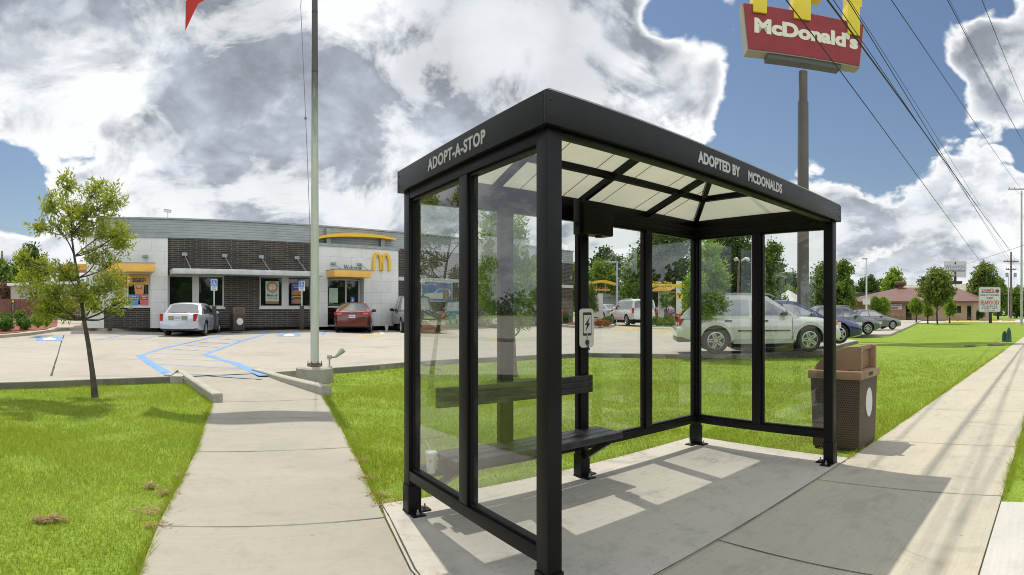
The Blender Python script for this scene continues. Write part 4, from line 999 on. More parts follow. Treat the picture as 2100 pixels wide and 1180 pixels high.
# ------------------------------------------------------------------ vehicles
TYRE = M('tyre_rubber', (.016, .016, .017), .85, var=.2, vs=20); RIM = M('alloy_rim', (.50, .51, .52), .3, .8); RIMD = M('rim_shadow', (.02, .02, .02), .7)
CGLASS = M('car_glass', (.02, .025, .027), .03, spec=1., coat=1.); CGLASS.node_tree.nodes['Principled BSDF'].inputs['IOR'].default_value = 2.0; CHASSIS = M('underbody', (.012, .012, .012), .9)
TRIM = M('black_trim', (.02, .02, .021), .5); REDL = M('red_lamp', (.42, .012, .012), .15, coat=1.); WHL = M('clear_lamp', (.62, .62, .62), .12, coat=1.); ORL = M('amber_lamp', (.70, .20, .03), .2, coat=1.)
CHROME = M('chrome', (.62, .62, .63), .15, .95); PLATE = M('plate_white', (.62, .63, .62), .5)
def paintc(name, col, metal=.25, rough=.32): return M(name, col, rough, metal, coat=1.)
WHEELS = {}
def wheel_mesh(r, w, spokes):
    key = (r, w, spokes)
    if key in WHEELS: return WHEELS[key]
    q = r * .66
    t = MB(); t.lathe([(q, -w / 2 + .02), (q + .03, -w / 2), (r - .035, -w / 2), (r - .008, -w / 2 + .03), (r, -w / 6), (r, w / 6), (r - .008, w / 2 - .03), (r - .035, w / 2), (q + .03, w / 2), (q, w / 2 - .02)], 28, 'y')
    tm = t.mesh('tyre', TYRE, 35)
    m = MB(); m.lathe([(q + .004, w / 2 - .012), (q - .02, w / 2 - .006), (q - .03, w / 2 - .03), (q - .035, -w / 2 + .03)], 28, 'y')
    for k in range(spokes):
        a = 6.2832 * k / spokes
        for off in ((-.13, .13) if spokes <= 6 else (0,)):
            c, s = math.cos(a), math.sin(a); hwid = .022 if spokes <= 6 else .018
            pts = [(.045, -hwid + off * .3), (q - .022, -hwid + off * q * .75), (q - .022, hwid + off * q * .75), (.045, hwid + off * .3)]
            m.prism([(x * c - y * s, x * s + y * c) for x, y in pts], w / 2 - .045, w / 2 - .014, lambda x, y, h: (x, h, y))
    m.lathe([(0, w / 2 - .008), (.06, w / 2 - .010), (.07, w / 2 - .05)], 14, 'y')
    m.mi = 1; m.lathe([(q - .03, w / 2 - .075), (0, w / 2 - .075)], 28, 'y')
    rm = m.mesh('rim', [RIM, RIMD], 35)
    WHEELS[key] = (tm, rm); return WHEELS[key]
def interp(pts, x):
    if x <= pts[0][0]: return pts[0][1]
    for (a, p), (b, q) in zip(pts, pts[1:]):
        if x <= b:
            t = (x - a) / (b - a); t2 = t * t * (3 - 2 * t); t = .5 * t + .5 * t2; return p + (q - p) * t
    return pts[-1][1]
def car(name, label, cat, spec, paint, loc, heading, scale=1.0, group=None, rough_parts=True):
    """one vehicle: x forward, y left, z up; spec gives side profile and glazing"""
    R = thing(name, label, cat, loc, R90 - heading, group)
    R.scale = (scale,) * 3
    L, W, wb, r, ro = spec['L'], spec['W'], spec['wb'], spec['r'], spec['ro']       # ro: rear overhang
    x0 = -ro; x1 = L - ro; w2 = W / 2; tops = spec['top']; wid = spec['wid']; bot = spec['bot']
    xs = sorted({*[round(x0 + (x1 - x0) * k / 34, 4) for k in range(35)], *[p[0] for p in tops]})
    xs = [x for x in xs if x0 <= x <= x1]
    mb = MB(); rings = []
    for x in xs:
        w = interp(wid, x) * w2; zt = interp(tops, x); zb = interp(bot, x); h = zt - zb; sh = min(.30, h * .42)
        half = [(0, zb), (w * .80, zb), (w * .955, zb + .05), (w * .985, zb + h * .28), (w, zb + h * .52), (w * .985, zt - sh * .55), (w * .955, zt - sh * .28), (w * .90, zt - .035), (w * .80, zt - .008), (w * .45, zt + .012), (0, zt + .018)]
        rings.append(mb.add([(x, y, z) for y, z in half] + [(x, -y, z) for y, z in half[-2:0:-1]]))
    n = 20
    for a, b in zip(rings, rings[1:]):
        for j in range(n): mb.f(a + j, a + (j + 1) % n, b + (j + 1) % n, b + j)
    mb.f(*range(rings[0], rings[0] + n)); mb.f(*range(rings[-1], rings[-1] + n))
    me = mb.mesh('body', [paint, CHASSIS])
    # wheel arches cut out of the body
    cut = MB()
    for xw in (0, wb):
        for s in (-1, 1):
            cut.lathe([(0, s * (w2 - .30)), (r + .065, s * (w2 - .30)), (r + .065, s * (w2 + .2)), (0, s * (w2 + .2))], 28, 'y', (xw, 0, r + .005))
    cm = cut.mesh('cut', [CHASSIS]); bm = bmesh.new(); bm.from_mesh(cm); bmesh.ops.remove_doubles(bm, verts=bm.verts, dist=1e-4); bmesh.ops.recalc_face_normals(bm, faces=bm.faces); bm.to_mesh(cm); bm.free()
    bo, co = bpy.data.objects.new('b', me), bpy.data.objects.new('c', cm); COL.objects.link(bo); COL.objects.link(co)
    md = bo.modifiers.new('x', 'BOOLEAN'); md.object = co; md.operation = 'DIFFERENCE'; md.solver = 'EXACT'
    try: md.material_mode = 'TRANSFER'
    except Exception: pass
    bpy.context.view_layer.update()
    me2 = bpy.data.meshes.new_from_object(bo.evaluated_get(bpy.context.evaluated_depsgraph_get())); me2.name = 'body'
    bpy.data.objects.remove(bo); bpy.data.objects.remove(co)
    shade(me2, 32); body = link('body', me2, R)
    # cabin
    gp = spec['cabin']; zbelt = spec['belt']; zr = max(p[1] for p in gp); wbt, wrf = spec['cw']
    cwid = lambda z: (wbt + (wrf - wbt) * min(1, max(0, (z - zbelt) / (zr - zbelt)))) * w2
    m = MB(); ys = (-1, -.85, -.5, 0, .5, .85, 1)
    def cpt(p, y, off=0): return (p[0], y * cwid(p[1]), p[1] + .045 * (1 - y * y) * (p[1] - zbelt) / (zr - zbelt) - (.012 if abs(y) == 1 else 0) + off)
    rr_ = [m.add([cpt(p, y) for y in ys]) for p in gp]
    for a, b in zip(rr_, rr_[1:]):
        for j in range(6): m.f(a + j, a + j + 1, b + j + 1, b + j)
    low = [m.add([(p[0], s * cwid(zbelt), zbelt - .06) for s in (-1, 1)]) for p in gp]
    for k in range(len(gp) - 1):
        m.f(rr_[k], rr_[k + 1], low[k + 1], low[k]); m.f(rr_[k] + 6, low[k] + 1, low[k + 1] + 1, rr_[k + 1] + 6)
    m.build('cabin', paint, R, smooth=38)
    def glass(nm, k0, k1, t0, t1, yw):
        """a pane lying on the cabin skin between profile points k0..k1"""
        g = MB(); A, B = gp[k0], gp[k1]; n_ = Vector((-(B[1] - A[1]), 0, B[0] - A[0])).normalized() * .006; rows = []
        for t in (t0, (t0 + t1) / 2, t1):
            p = (A[0] + (B[0] - A[0]) * t, A[1] + (B[1] - A[1]) * t); rows.append(g.add([Vector(cpt(p, y * yw)) + n_ for y in (-1, -.5, 0, .5, 1)]))
        for a, b in zip(rows, rows[1:]):
            for j in range(4): g.f(a + j, a + j + 1, b + j + 1, b + j)
        g.build(nm, CGLASS, R, smooth=60, fix=False)
    for nm, k0, k1, t0, t1, yw in spec['glass']: glass(nm, k0, k1, t0, t1, yw)
    for poly in spec['side']:
        for s in (-1, 1):
            MB().prism(poly, 0, 1, lambda a, b, h, s=s: (a, s * (cwid(b) + .0 + .006 * h), b)).build('side_window', CGLASS, R)
    # wheels
    tm, rm = wheel_mesh(r, spec.get('tw', .215), spec.get('spokes', 5))
    for xw in (0, wb):
        for s in (-1, 1):
            wh = bpy.data.objects.new('wheel', None); COL.objects.link(wh); wh.parent = R; wh.location = (xw, s * (w2 - .13), r)
            if s < 0: wh.rotation_euler = (0, 0, math.pi)
            link('tyre', tm, wh); link('rim', rm, wh)
    # lamps, plate, bumper, mirrors, handles
    wr_, wf_ = interp(wid, x0) * w2, interp(wid, x1) * w2
    def lamp(nm, y0, y1, z0, z1, mat, front=False, wrap=.10, slope=0.0):
        for s in (-1, 1):
            xx = x1 if front else x0; dx = -1 if front else 1; g = MB()
            pr = [(xx - dx * .012, y0), (xx - dx * .012, y1 - .03), (xx + dx * .03, y1 + .004), (xx + dx * wrap, y1 + .012), (xx + dx * wrap, y0)]
            i = g.add([(x, s * y, z0) for x, y in pr] + [(x + dx * slope, s * y, z1) for x, y in pr]); k5 = 5
            g.f(*range(i, i + 5)); g.f(*range(i + 5, i + 10))
            for k in range(5): g.f(i + k, i + (k + 1) % 5, i + 5 + (k + 1) % 5, i + 5 + k)
            g.build(nm, mat, R, smooth=30)
    for t in spec['lamps']: lamp(*t)
    zp = spec.get('plate', (0.78, 0)); px_ = x0 - .016 + zp[1]
    p = MB().box(px_ - .006, px_, -.155, .155, zp[0] - .075, zp[0] + .075).build('number_plate', PLATE, R)
    mb = MB()
    for k, y in enumerate((-.10, -.06, -.02, .03, .07, .11)): mb.box(px_ - .009, px_ - .0062, y - .012, y + .012, zp[0] - .035, zp[0] + .035)
    mb.build('plate_marks', M('plate_ink', (.10, .12, .25), .5), p)['kind'] = 'stuff'
    for s in (-1, 1):
        g = MB(); mx, mz = spec['mirror']; g.ball((mx, s * (w2 * wbt + .13), mz), (.09, .13, .085), 10, 8); g.beam((mx + .02, s * w2 * wbt * .98, mz - .06), (mx, s * (w2 * wbt + .10), mz - .04), .05, .04)
        g.build('side_mirror', spec.get('mirror_mat') or paint, R, smooth=50)
    for (bx0, bx1, z0, z1, y, mat) in spec.get('strips', ()):
        for s in (-1, 1):
            ww = interp(wid, (bx0 + bx1) / 2) * w2; MB().box(bx0, bx1, min(s * ww * y, s * (ww * y + .014)), max(s * ww * y, s * (ww * y + .014)), z0, z1).build('side_trim', mat, R)
    for hx, hz_ in spec.get('handles', ()):
        for s in (-1, 1):
            g = MB(); yy_ = interp(wid, hx) * w2; g.box(hx - .1, hx + .1, min(s * yy_ * .985, s * (yy_ + .02)), max(s * yy_ * .985, s * (yy_ + .02)), hz_ - .018, hz_ + .018); g.build('door_handle', spec.get('handle_mat') or paint, R, bevel=.008)
    zb0 = interp(bot, x0)
    if spec.get('valance', True):
        MB().box(x0 + .02, x0 + .35, -w2 * .78, w2 * .78, zb0 - .06, zb0 + .10).build('valance', TRIM, R, bevel=.02)
        for y in spec.get('exhaust', (-.5,)): MB().tube([(x0 + .3, y, zb0 - .01), (x0 - .015, y, zb0 - .015)], .035, 10, cap=False).build('exhaust', CHROME, R)
    MB().box(.45, wb - .45, -w2 * .75, w2 * .75, r * .42, r * 1.05).build('underbody', CHASSIS, R)
    if spec.get('rack'):
        a, b, z = spec['rack']
        for s in (-1, 1):
            g = MB(); y = s * wrf * w2 * .90; g.tube([(a, y, z - .05), (a + .12, y, z + .02), ((a + b) / 2, y, z + .03), (b - .15, y, z + .015), (b, y, z - .06)], .024, 8)
            for t in (.3, .72): g.box(a + (b - a) * t - .05, a + (b - a) * t + .05, y - .025, y + .025, z - .06, z + .02)
            g.build('roof_rack', M('rack_grey', (.28, .29, .30), .4, .5), R)
    for nm, pts, h0, h1, mat in spec.get('extra', ()):
        MB().prism(pts, h0, h1, lambda a, b, h: (h, a, b)).build(nm, mat, R)
    # door shut lines
    for q in spec.get('seams', ()):
        for s in (-1, 1):
            g = MB()
            for (ax, az_), (bx_, bz) in zip(q, q[1:]):
                ya, yb = interp(wid, ax) * w2 + .0025, interp(wid, bx_) * w2 + .0025
                dx = .006 if abs(bz - az_) > abs(bx_ - ax) else 0; dz = 0 if dx else .006
                g.quad((ax - dx, s * ya * spec.get('sw', .999), az_ - dz), (bx_ - dx, s * yb * spec.get('sw', .999), bz - dz), (bx_ + dx, s * yb * spec.get('sw', .999), bz + dz), (ax + dx, s * ya * spec.get('sw', .999), az_ + dz))
            g.build('door_gap', CHASSIS, R, fix=False)
    return R

def sedan(L=4.85, W=1.84, H=1.46, wb=2.8, ro=1.1, r=.33, deck=.98, boxy=0., **kw):
    """proportions of a saloon; boxy = 1 gives an upright rear window and a long square boot"""
    b = boxy; belt = deck - .03; cowl = wb - .55; rb = -.62 + .15 * b
    d = dict(L=L, W=W, wb=wb, r=r, ro=ro, belt=belt, cw=(.90, .70),
        top=[(-ro, deck - .20 + .06 * b), (-ro + .05, deck - .04), (-ro + .16, deck + .01), (rb, deck), (cowl, belt + .03), (L - ro - .75, .84), (L - ro - .25, .72), (L - ro, .55)],
        wid=[(-ro, .80 + .06 * b), (-ro + .12, .90 + .03 * b), (-ro + .5, .97), (0, 1.), (wb - .2, 1.), (L - ro - .5, .93), (L - ro - .15, .80), (L - ro, .62)],
        bot=[(-ro, .34), (-ro + .5, .24), (0, .2), (wb, .2), (L - ro - .4, .2), (L - ro, .26)],
        cabin=[(rb - .06, belt), (rb + .62 - .18 * b, H - .06), (rb + .95 - .15 * b, H), (rb + 1.55, H + .005), (cowl - .85, H - .035), (cowl + .05, belt)],
        glass=[('rear_window', 0, 1, .10, .96, .86), ('windscreen', 4, 5, .06, .92, .90)],
        side=[[(rb + .42, belt + .03), (rb + .80, H - .12), (rb + 1.28, H - .09), (rb + 1.28, belt + .03)], [(rb + 1.36, belt + .03), (rb + 1.36, H - .09), (cowl - .95, H - .12), (cowl - .22, belt + .05), (cowl - .22, belt + .03)]],
        lamps=[('tail_light', .50, .80 * W / 2, deck - .27, deck - .07, REDL), ('headlight', .45, .62 * W / 2, .60, .72, WHL, True, .22)],
        mirror=(cowl - .42, belt + .06), handles=[(.25, belt - .12), (1.2, belt - .12)], plate=(deck - .22, 0),
        seams=[[(rb + 1.32, belt - .03), (rb + 1.32, .30)], [(cowl - .25, belt - .05), (cowl - .22, .30)], [(rb + .45, belt - .05), (rb + .5, .62), (.42, .30)]])
    d.update(kw); return d
def suv(L=4.7, W=1.86, H=1.70, wb=2.7, ro=.95, r=.36, belt=1.05, upright=.35, hood=1.02, **kw):
    cowl = wb - .42; u = upright; rx = -ro + .03
    d = dict(L=L, W=W, wb=wb, r=r, ro=ro, belt=belt, cw=(.92, .76),
        top=[(-ro, belt - .12), (-ro + .06, belt), (rx + .6, belt + .01), (cowl, belt + .01), (L - ro - .7, hood - .06), (L - ro - .2, hood - .22), (L - ro, hood - .45)],
        wid=[(-ro, .88), (-ro + .15, .95), (-ro + .5, .99), (0, 1.), (wb, 1.), (L - ro - .45, .94), (L - ro - .12, .84), (L - ro, .70)],
        bot=[(-ro, .42), (-ro + .4, .32), (0, .27), (wb, .27), (L - ro - .4, .27), (L - ro, .36)],
        cabin=[(rx, belt), (rx + u, H - .10), (rx + u + .22, H), ((rx + cowl) / 2, H + .02), (cowl - .78, H - .03), (cowl + .10, belt)],
        glass=[('rear_window', 0, 1, .12, .95, .86), ('windscreen', 4, 5, .06, .92, .90)],
        side=[[(rx + .22, belt + .04), (rx + u + .12, H - .15), (rx + .95, H - .13), (rx + .95, belt + .04)], [(rx + 1.03, belt + .04), (rx + 1.03, H - .13), (rx + 1.95, H - .11), (rx + 1.95, belt + .04)], [(rx + 2.03, belt + .04), (rx + 2.03, H - .11), (cowl - .88, H - .13), (cowl - .12, belt + .06), (cowl - .12, belt + .04)]],
        lamps=[('tail_light', .62 * W / 2, .87 * W / 2, belt - .30, belt + .04, REDL), ('headlight', .40 * W, .70 * W / 2, hood - .38, hood - .24, WHL, True, .25)],
        mirror=(cowl - .35, belt + .10), handles=[(.35, belt - .12), (1.4, belt - .12)], plate=(belt - .25, 0),
        seams=[[(rx + 1.99, belt - .02), (rx + 1.99, .36)], [(cowl - .12, belt - .02), (cowl - .10, .36)], [(rx + .99, belt - .02), (rx + .99, .80), (.48, .36)]])
    d.update(kw); return d

def place(px, d, ybase=None):
    u, v = at(px, d); return (u, v, hz(ybase, d) if ybase else zg(u, v) + LOFF + .004)
def mid(spec, loc, h):                            # from the middle of the car to its rear axle
    k = spec['L'] / 2 - spec['ro']; return (loc[0] - math.sin(h) * k, loc[1] - math.cos(h) * k, loc[2])
SILV = paintc('pale_blue_silver_paint', (.50, .54, .62), .45, .3)
sp = sedan(5.25, 1.90, 1.45, 2.92, 1.30, .335, 1.0, 1.0, exhaust=(-.62, -.54, .54, .62), handle_mat=None,
           lamps=[('tail_light', .66, .86 * .95, .68, .98, REDL), ('headlight', .45, .60, .60, .72, WHL, True, .22)],
           strips=[(.5, 2.4, .48, .52, 1.0, SILV)], plate=(.80, 0))
h = .275; u, v = at(381, 24.9)
LIN = car('sedan', 'pale silver blue sedan with upright tail lights parked before the dark brick wall', 'car', sp, SILV, (u, v, hz(690.5, 24.2)), h)
g = MB().box(-1.30 - .018, -1.295, -.42, .42, .71, .89).build('plate_recess', CHROME, LIN); g = MB().box(-1.16, -1.10, -.36, .36, 1.005, 1.035).build('brake_light', M('dark_red_lamp', (.22, .02, .03), .2), LIN, bevel=.01)
MAR = paintc('dark_red_paint', (.115, .014, .012), .35, .28)
sp = sedan(4.87, 1.85, 1.47, 2.85, 1.05, .335, 1.06, 0., plate=(.80, 0), exhaust=(-.55, .55),
           lamps=[('tail_light', .42, .88, .86, 1.0, REDL), ('tail_light_lens', .50, .78, .90, .97, WHL, False, .11), ('headlight', .45, .60, .60, .72, WHL, True, .22)])
u, v = at(725, 28.0)
FUS = car('sedan', 'dark red sedan parked nose in at the entrance with the yellow awning', 'car', sp, MAR, (u, v, hz(682.5, 27.6)), .385)
MB().prism(disc(0, .98, .07, .035, 16), -1.085, -1.06, lambda a, b, h: (h, a, b)).build('badge', CHROME, FUS)
GRY = paintc('dark_grey_paint', (.10, .105, .11), .4, .3)
sp = suv(5.85, 2.03, 1.93, 3.68, 1.30, .39, 1.12, .10, 1.15, mirror_mat=TRIM, valance=True, plate=(.62, 0), tw=.25)
cb0 = 1.35
sp.update(cabin=[(cb0, 1.12), (cb0 + .10, 1.86), (cb0 + .3, 1.93), (cb0 + 1.0, 1.94), (3.68 - 1.35, 1.90), (3.68 - .35, 1.12)],
          side=[[(cb0 + .15, 1.17), (cb0 + .18, 1.80), (cb0 + .75, 1.80), (cb0 + .75, 1.17)], [(cb0 + .83, 1.17), (cb0 + .83, 1.80), (3.68 - 1.42, 1.78), (3.68 - .62, 1.17)]],
          lamps=[('tail_light', .80, .965, .78, 1.10, REDL, False, .06), ('headlight', .6, .8, .78, .98, WHL, True, .2)], mirror=(2.75, 1.22), handles=[(1.9, 1.0), (2.6, 1.0)],
          top=[(-1.3, 1.12), (-1.2, 1.13), (cb0, 1.13), (3.3, 1.13), (4.2, 1.08), (4.45, .95), (4.55, .72)], bot=[(-1.3, .50), (0, .42), (3.68, .40), (4.55, .42)],
          wid=[(-1.3, .965), (-1.0, .985), (0, 1.), (3.7, 1.), (4.4, .94), (4.55, .84)], seams=[[(cb0 + .79, 1.1), (cb0 + .79, .5)]], extra=[('rear_bumper', [(-.96, .46), (.96, .46), (.96, .62), (-.96, .62)], -1.40, -1.305, CHROME)])
u, v = at(862, 28.5)
car('pickup_truck', 'dark grey pickup truck parked beside the white block behind the left glass', 'pickup truck', sp, GRY, (u, v, hz(685, 28)), .24)
TEAL = paintc('teal_paint', (.05, .17, .16), .3, .35)
sp = suv(4.6, 1.80, 1.75, 2.62, .95, .36, 1.08, .22, 1.05, handle_mat=TRIM, lamps=[('tail_light', .70, .80, .78, 1.02, REDL), ('headlight', .5, .7, .7, .85, WHL, True, .2)])
u, v = at(938, 34); car('suv', 'teal green suv parked beneath the blue wall banner', 'suv', sp, TEAL, (u, v, hz(677, 34)), .44)
WHT = paintc('white_paint_car', (.70, .71, .71), .05, .3)
sp = sedan(5.05, 1.89, 1.48, 3.05, 1.10, .36, 1.06, .2, lamps=[('tail_light', .30, .86, .84, .99, REDL), ('headlight', .45, .60, .60, .72, WHL, True, .22)])
u, v = at(1031, 34.5); car('sedan', 'white sedan with wide tail lights parked between the teal suv and a brown pickup', 'car', sp, WHT, (u, v, hz(675.5, 34.5)), .42)
BRNP = paintc('brown_grey_paint', (.12, .10, .095), .3, .35)
sp = suv(4.9, 1.85, 1.72, 2.9, 1.05, .37, 1.06, .5, 1.05); u, v = at(1122, 38)
car('suv', 'dark brown suv parked last in the row by the end of the brick wall', 'suv', sp, BRNP, (u, v, hz(672.5, 38)), .42)
SLV = paintc('silver_paint', (.50, .51, .53), .5, .3)
sp = sedan(4.85, 1.83, 1.46, 2.8, 1.1, .33, 1.02, 0.); u, v = at(1251, 54)
car('sedan', 'silver sedan waiting in the drive through lane ahead of the white suv', 'car', sp, SLV, (u, v, hz(655.5, 54)), .10)
sp = suv(5.13, 2.01, 1.93, 2.95, 1.12, .40, 1.18, .10, 1.12, lamps=[('tail_light', .86, .965, .92, 1.30, REDL, False, .05), ('headlight', .6, .8, .78, .98, WHL, True, .2)], rack=(-.6, 1.6, 1.97), bot=[(-1.12, .45), (0, .36), (2.95, .36), (4.0, .40)], tw=.25)
sp['cw'] = (.94, .82); u, v = at(1309, 42.5)
car('suv', 'large white suv waiting in the drive through lane behind the silver sedan', 'suv', sp, WHT, (u, v, hz(667.5, 42)), .40)
MAROON = paintc('maroon_paint', (.16, .03, .025), .3, .35)
sp = sedan(4.7, 1.8, 1.45, 2.7, 1.05, .33, 1.0, 0.); u, v = at(1383, 55)
car('sedan', 'maroon sedan in the drive through lane between the clipped trees', 'car', sp, MAROON, (u, v, hz(656, 55)), -.6)
# row facing the lawn
h = 2.385
PEARL = paintc('pearl_white_paint', (.60, .60, .60), .15, .28)
sp = suv(4.84, 1.87, 1.635, 2.75, 1.02, .365, 1.04, .52, 1.04, mirror_mat=M('dark_mirror', (.12, .12, .11), .4), handle_mat=M('dark_handle', (.05, .05, .045), .4), spokes=5, tw=.235, rack=(-.2, 1.75, 1.665),
         lamps=[('tail_light', .64, .80, .78, 1.12, REDL, False, .16), ('headlight', .5, .66, .70, .86, WHL, True, .28)], strips=[(.62, 2.15, .62, .655, 1.0, TRIM), (.5, 2.25, .27, .40, .972, M('grey_cladding', (.34, .36, .35), .5))],
         top=[(-1.02, .80), (-.97, .86), (-.90, 1.03), (-.4, 1.045), (2.33, 1.05), (3.1, 1.01), (3.45, .93), (3.70, .80), (3.82, .62)])
loc = place(1459, 16.6)
END = car('suv', 'white suv with five spoke wheels and roof rack parked side on at the lawn edge', 'suv', sp, PEARL, (loc[0], loc[1], hz(722.5, 16.35)), h)
MB().box(3.50, 3.66, -.80, -.735, .78, .93).build('marker_light', ORL, END, bevel=.02)
MB().box(-1.10, -.7, -.86, .86, .46, .74).build('rear_bumper', PEARL, END, bevel=.05); MB().box(-1.08, -.72, -.84, .84, .33, .458).build('bumper_skirt', M('grey_brown_cladding', (.20, .17, .14), .6), END, bevel=.03)
for xw in (0, 2.75):
    for s in (-1, 1):
        g = MB(); n_ = 14
        for a, b in ((.43, .52),):
            o = [(xw + b * math.cos(math.pi * k / n_), .37 + b * math.sin(math.pi * k / n_)) for k in range(n_ + 1)]; i_ = [(xw + a * math.cos(math.pi * k / n_), .37 + a * math.sin(math.pi * k / n_)) for k in range(n_ + 1)]
            for k in range(n_): g.prism([o[k], o[k + 1], i_[k + 1], i_[k]], s * .925, s * .958, lambda x, z, hh: (x, hh, z))
        g.build('wheel_arch', PEARL, END)
g = MB(); g.tube([(2.55, -.62, 1.09), (2.45, -.62, 1.30)], .006, 5); g.build('aerial', TRIM, END)
NAVY = paintc('dark_blue_paint', (.02, .03, .10), .3, .25)
sp = sedan(4.6, 1.78, 1.42, 2.65, 1.0, .33, .95, 0.); loc = place(1656, 19.3)
car('sedan', 'dark blue sedan mostly hidden behind the white suv with only its nose showing', 'car', sp, NAVY, mid(sp, (loc[0] - .35, loc[1] + .35, hz(704, 19.3)), h), h)
RED = paintc('bright_red_paint', (.42, .02, .03), .2, .3)
sp = sedan(4.6, 1.78, 1.45, 2.7, 1.0, .33, 1.0, 0.); loc = place(1618, 24)
car('sedan', 'red sedan behind the white suv with its sloping windscreen showing', 'car', sp, RED, mid(sp, (loc[0], loc[1], hz(697, 24)), h), h)
SLATE = paintc('slate_grey_paint', (.115, .125, .14), .45, .28)
sp = suv(4.65, 1.84, 1.68, 2.7, .95, .365, 1.04, .50, 1.02, spokes=10, rack=(-.1, 1.6, 1.71), strips=[(.45, 2.25, .27, .40, .972, TRIM)]); loc = place(1727, 34.0)
car('suv', 'slate grey suv parked on the far bay beside the lawn', 'suv', sp, SLATE, mid(sp, (loc[0], loc[1], hz(687, 33.6)), h - .03), h - .03)
SLATE2 = paintc('grey_sedan_paint', (.16, .165, .175), .45, .3)
sp = sedan(4.62, 1.78, 1.46, 2.7, 1.0, .32, 1.0, 0., spokes=10); loc = place(1787, 42.5)
car('sedan', 'grey sedan parked beyond the slate suv nearest the seafood building', 'car', sp, SLATE2, mid(sp, (loc[0], loc[1], hz(676.5, 42)), h - .08), h - .08)
sp = sedan(4.7, 1.8, 1.47, 2.7, 1.05, .33, 1.0, 0.); loc = place(1742, 50)
car('sedan', 'white sedan with only its roof showing between the two grey cars', 'car', sp, WHT, mid(sp, (loc[0], loc[1], hz(671, 50)), h - .1), h - .1)

# ------------------------------------------------------------------ poles, signs, cables, far buildings
GALV = M('weathered_pole', (.42, .43, .41), .5, .3, var=.15, vs=1.2); PALE = M('pale_pole_paint', (.50, .52, .48), .45, .15, var=.12, vs=.9, grime=.35)
WOOD = M('grey_timber', (.16, .125, .095), .85, var=.3, vs=4, bump=.6, bs=20); LTB = M('pale_blue_pole', (.42, .50, .56), .45, .3)
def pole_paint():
    """pale paint below, the backlit dark of the upper part put into the colour, with a ragged change between them"""
    m = bpy.data.materials.new('backlit_flagpole_paint'); m.use_nodes = True; N = NT(m.node_tree)
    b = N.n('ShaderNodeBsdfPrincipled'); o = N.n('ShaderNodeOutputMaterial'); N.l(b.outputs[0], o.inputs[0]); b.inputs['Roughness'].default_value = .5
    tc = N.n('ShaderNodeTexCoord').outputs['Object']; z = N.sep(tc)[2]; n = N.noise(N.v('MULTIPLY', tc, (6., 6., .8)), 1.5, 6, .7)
    k = N.ss(N.m('ADD', z, N.m('MULTIPLY', N.m('SUBTRACT', n, .5), 2.2)), 4.6, 6.8)  # backlit shade of the upper pole, painted in by height
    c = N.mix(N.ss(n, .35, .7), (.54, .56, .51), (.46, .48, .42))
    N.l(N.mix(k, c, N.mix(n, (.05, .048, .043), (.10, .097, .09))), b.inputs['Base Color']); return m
# flagpole, its round base, flag, line and floodlight
px_, dP = 645.5, 12.05
u0, v0 = at(px_, dP); b0 = zg(u0, v0)
FP = thing('flagpole', 'tall pale flagpole bolted to a round concrete base beside the walkway', 'flagpole', (u0, v0, b0), -az(px_))
MB().lathe([(0, .33), (.36, .325), (.40, .29), (.405, -.1)], 36).build('concrete_base', C_KERB, FP, smooth=35)
mb = MB(); Hs = [.36, 1.5, 3.5, 5.2, 7.5, 10.6]; rs = [.092, .090, .084, .076, .066, .05]
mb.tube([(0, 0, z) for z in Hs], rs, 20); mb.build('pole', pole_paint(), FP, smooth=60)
mb = MB(); mb.cyl((0, 0), .165, .335, .36, 18); mb.cyl((0, 0), .125, .361, .40, 18)
fl = mb.build('base_flange', M('rusty_flange', (.20, .14, .10), .75, .2, var=.4, vs=20), FP, bevel=.006)
for k in range(6):
    a = k * 1.047; mb = MB(); mb.cyl((.145 * math.cos(a), .145 * math.sin(a)), .02, .36, .385, 6); mb.cyl((.145 * math.cos(a), .145 * math.sin(a)), .010, .385, .44, 6); mb.build('anchor_bolt', M('rusty_flange', (.20, .14, .10), .75), fl)
for z in (6.62, 7.9):
    MB().cyl((0, 0), .071 if z < 7 else .066, z, z + .05, 20).build('joint_band', M('dark_band', (.05, .05, .05), .6), FP)
MB().ball((0, 0, 10.66), .09).build('finial', M('gold_ball', (.55, .4, .1), .3, .9), FP, smooth=60)
ln = thing('halyard', 'thin flag line hanging slack beside the flagpole', 'rope', (u0, v0, b0), -az(px_))
mb = MB(); mb.tube([(-.10, -.09, 1.3), (-.10, -.1, 3.2), (-.16, -.1, 4.8), (-.22, -.1, 6.2), (-.30, -.1, 8.0), (-.2, -.08, 9.5), (-.06, -.06, 10.5)], .007, 5)
mb.build('line', M('rope', (.22, .21, .19), .8), ln); MB().ball((-.195, -.1, 5.62), .03, 8, 6).build('knot', M('rope', (.22, .21, .19), .8), ln)
fg = thing('flag', 'red striped flag with only its lowest edge in the frame', 'flag', (u0, v0, b0), -az(px_))
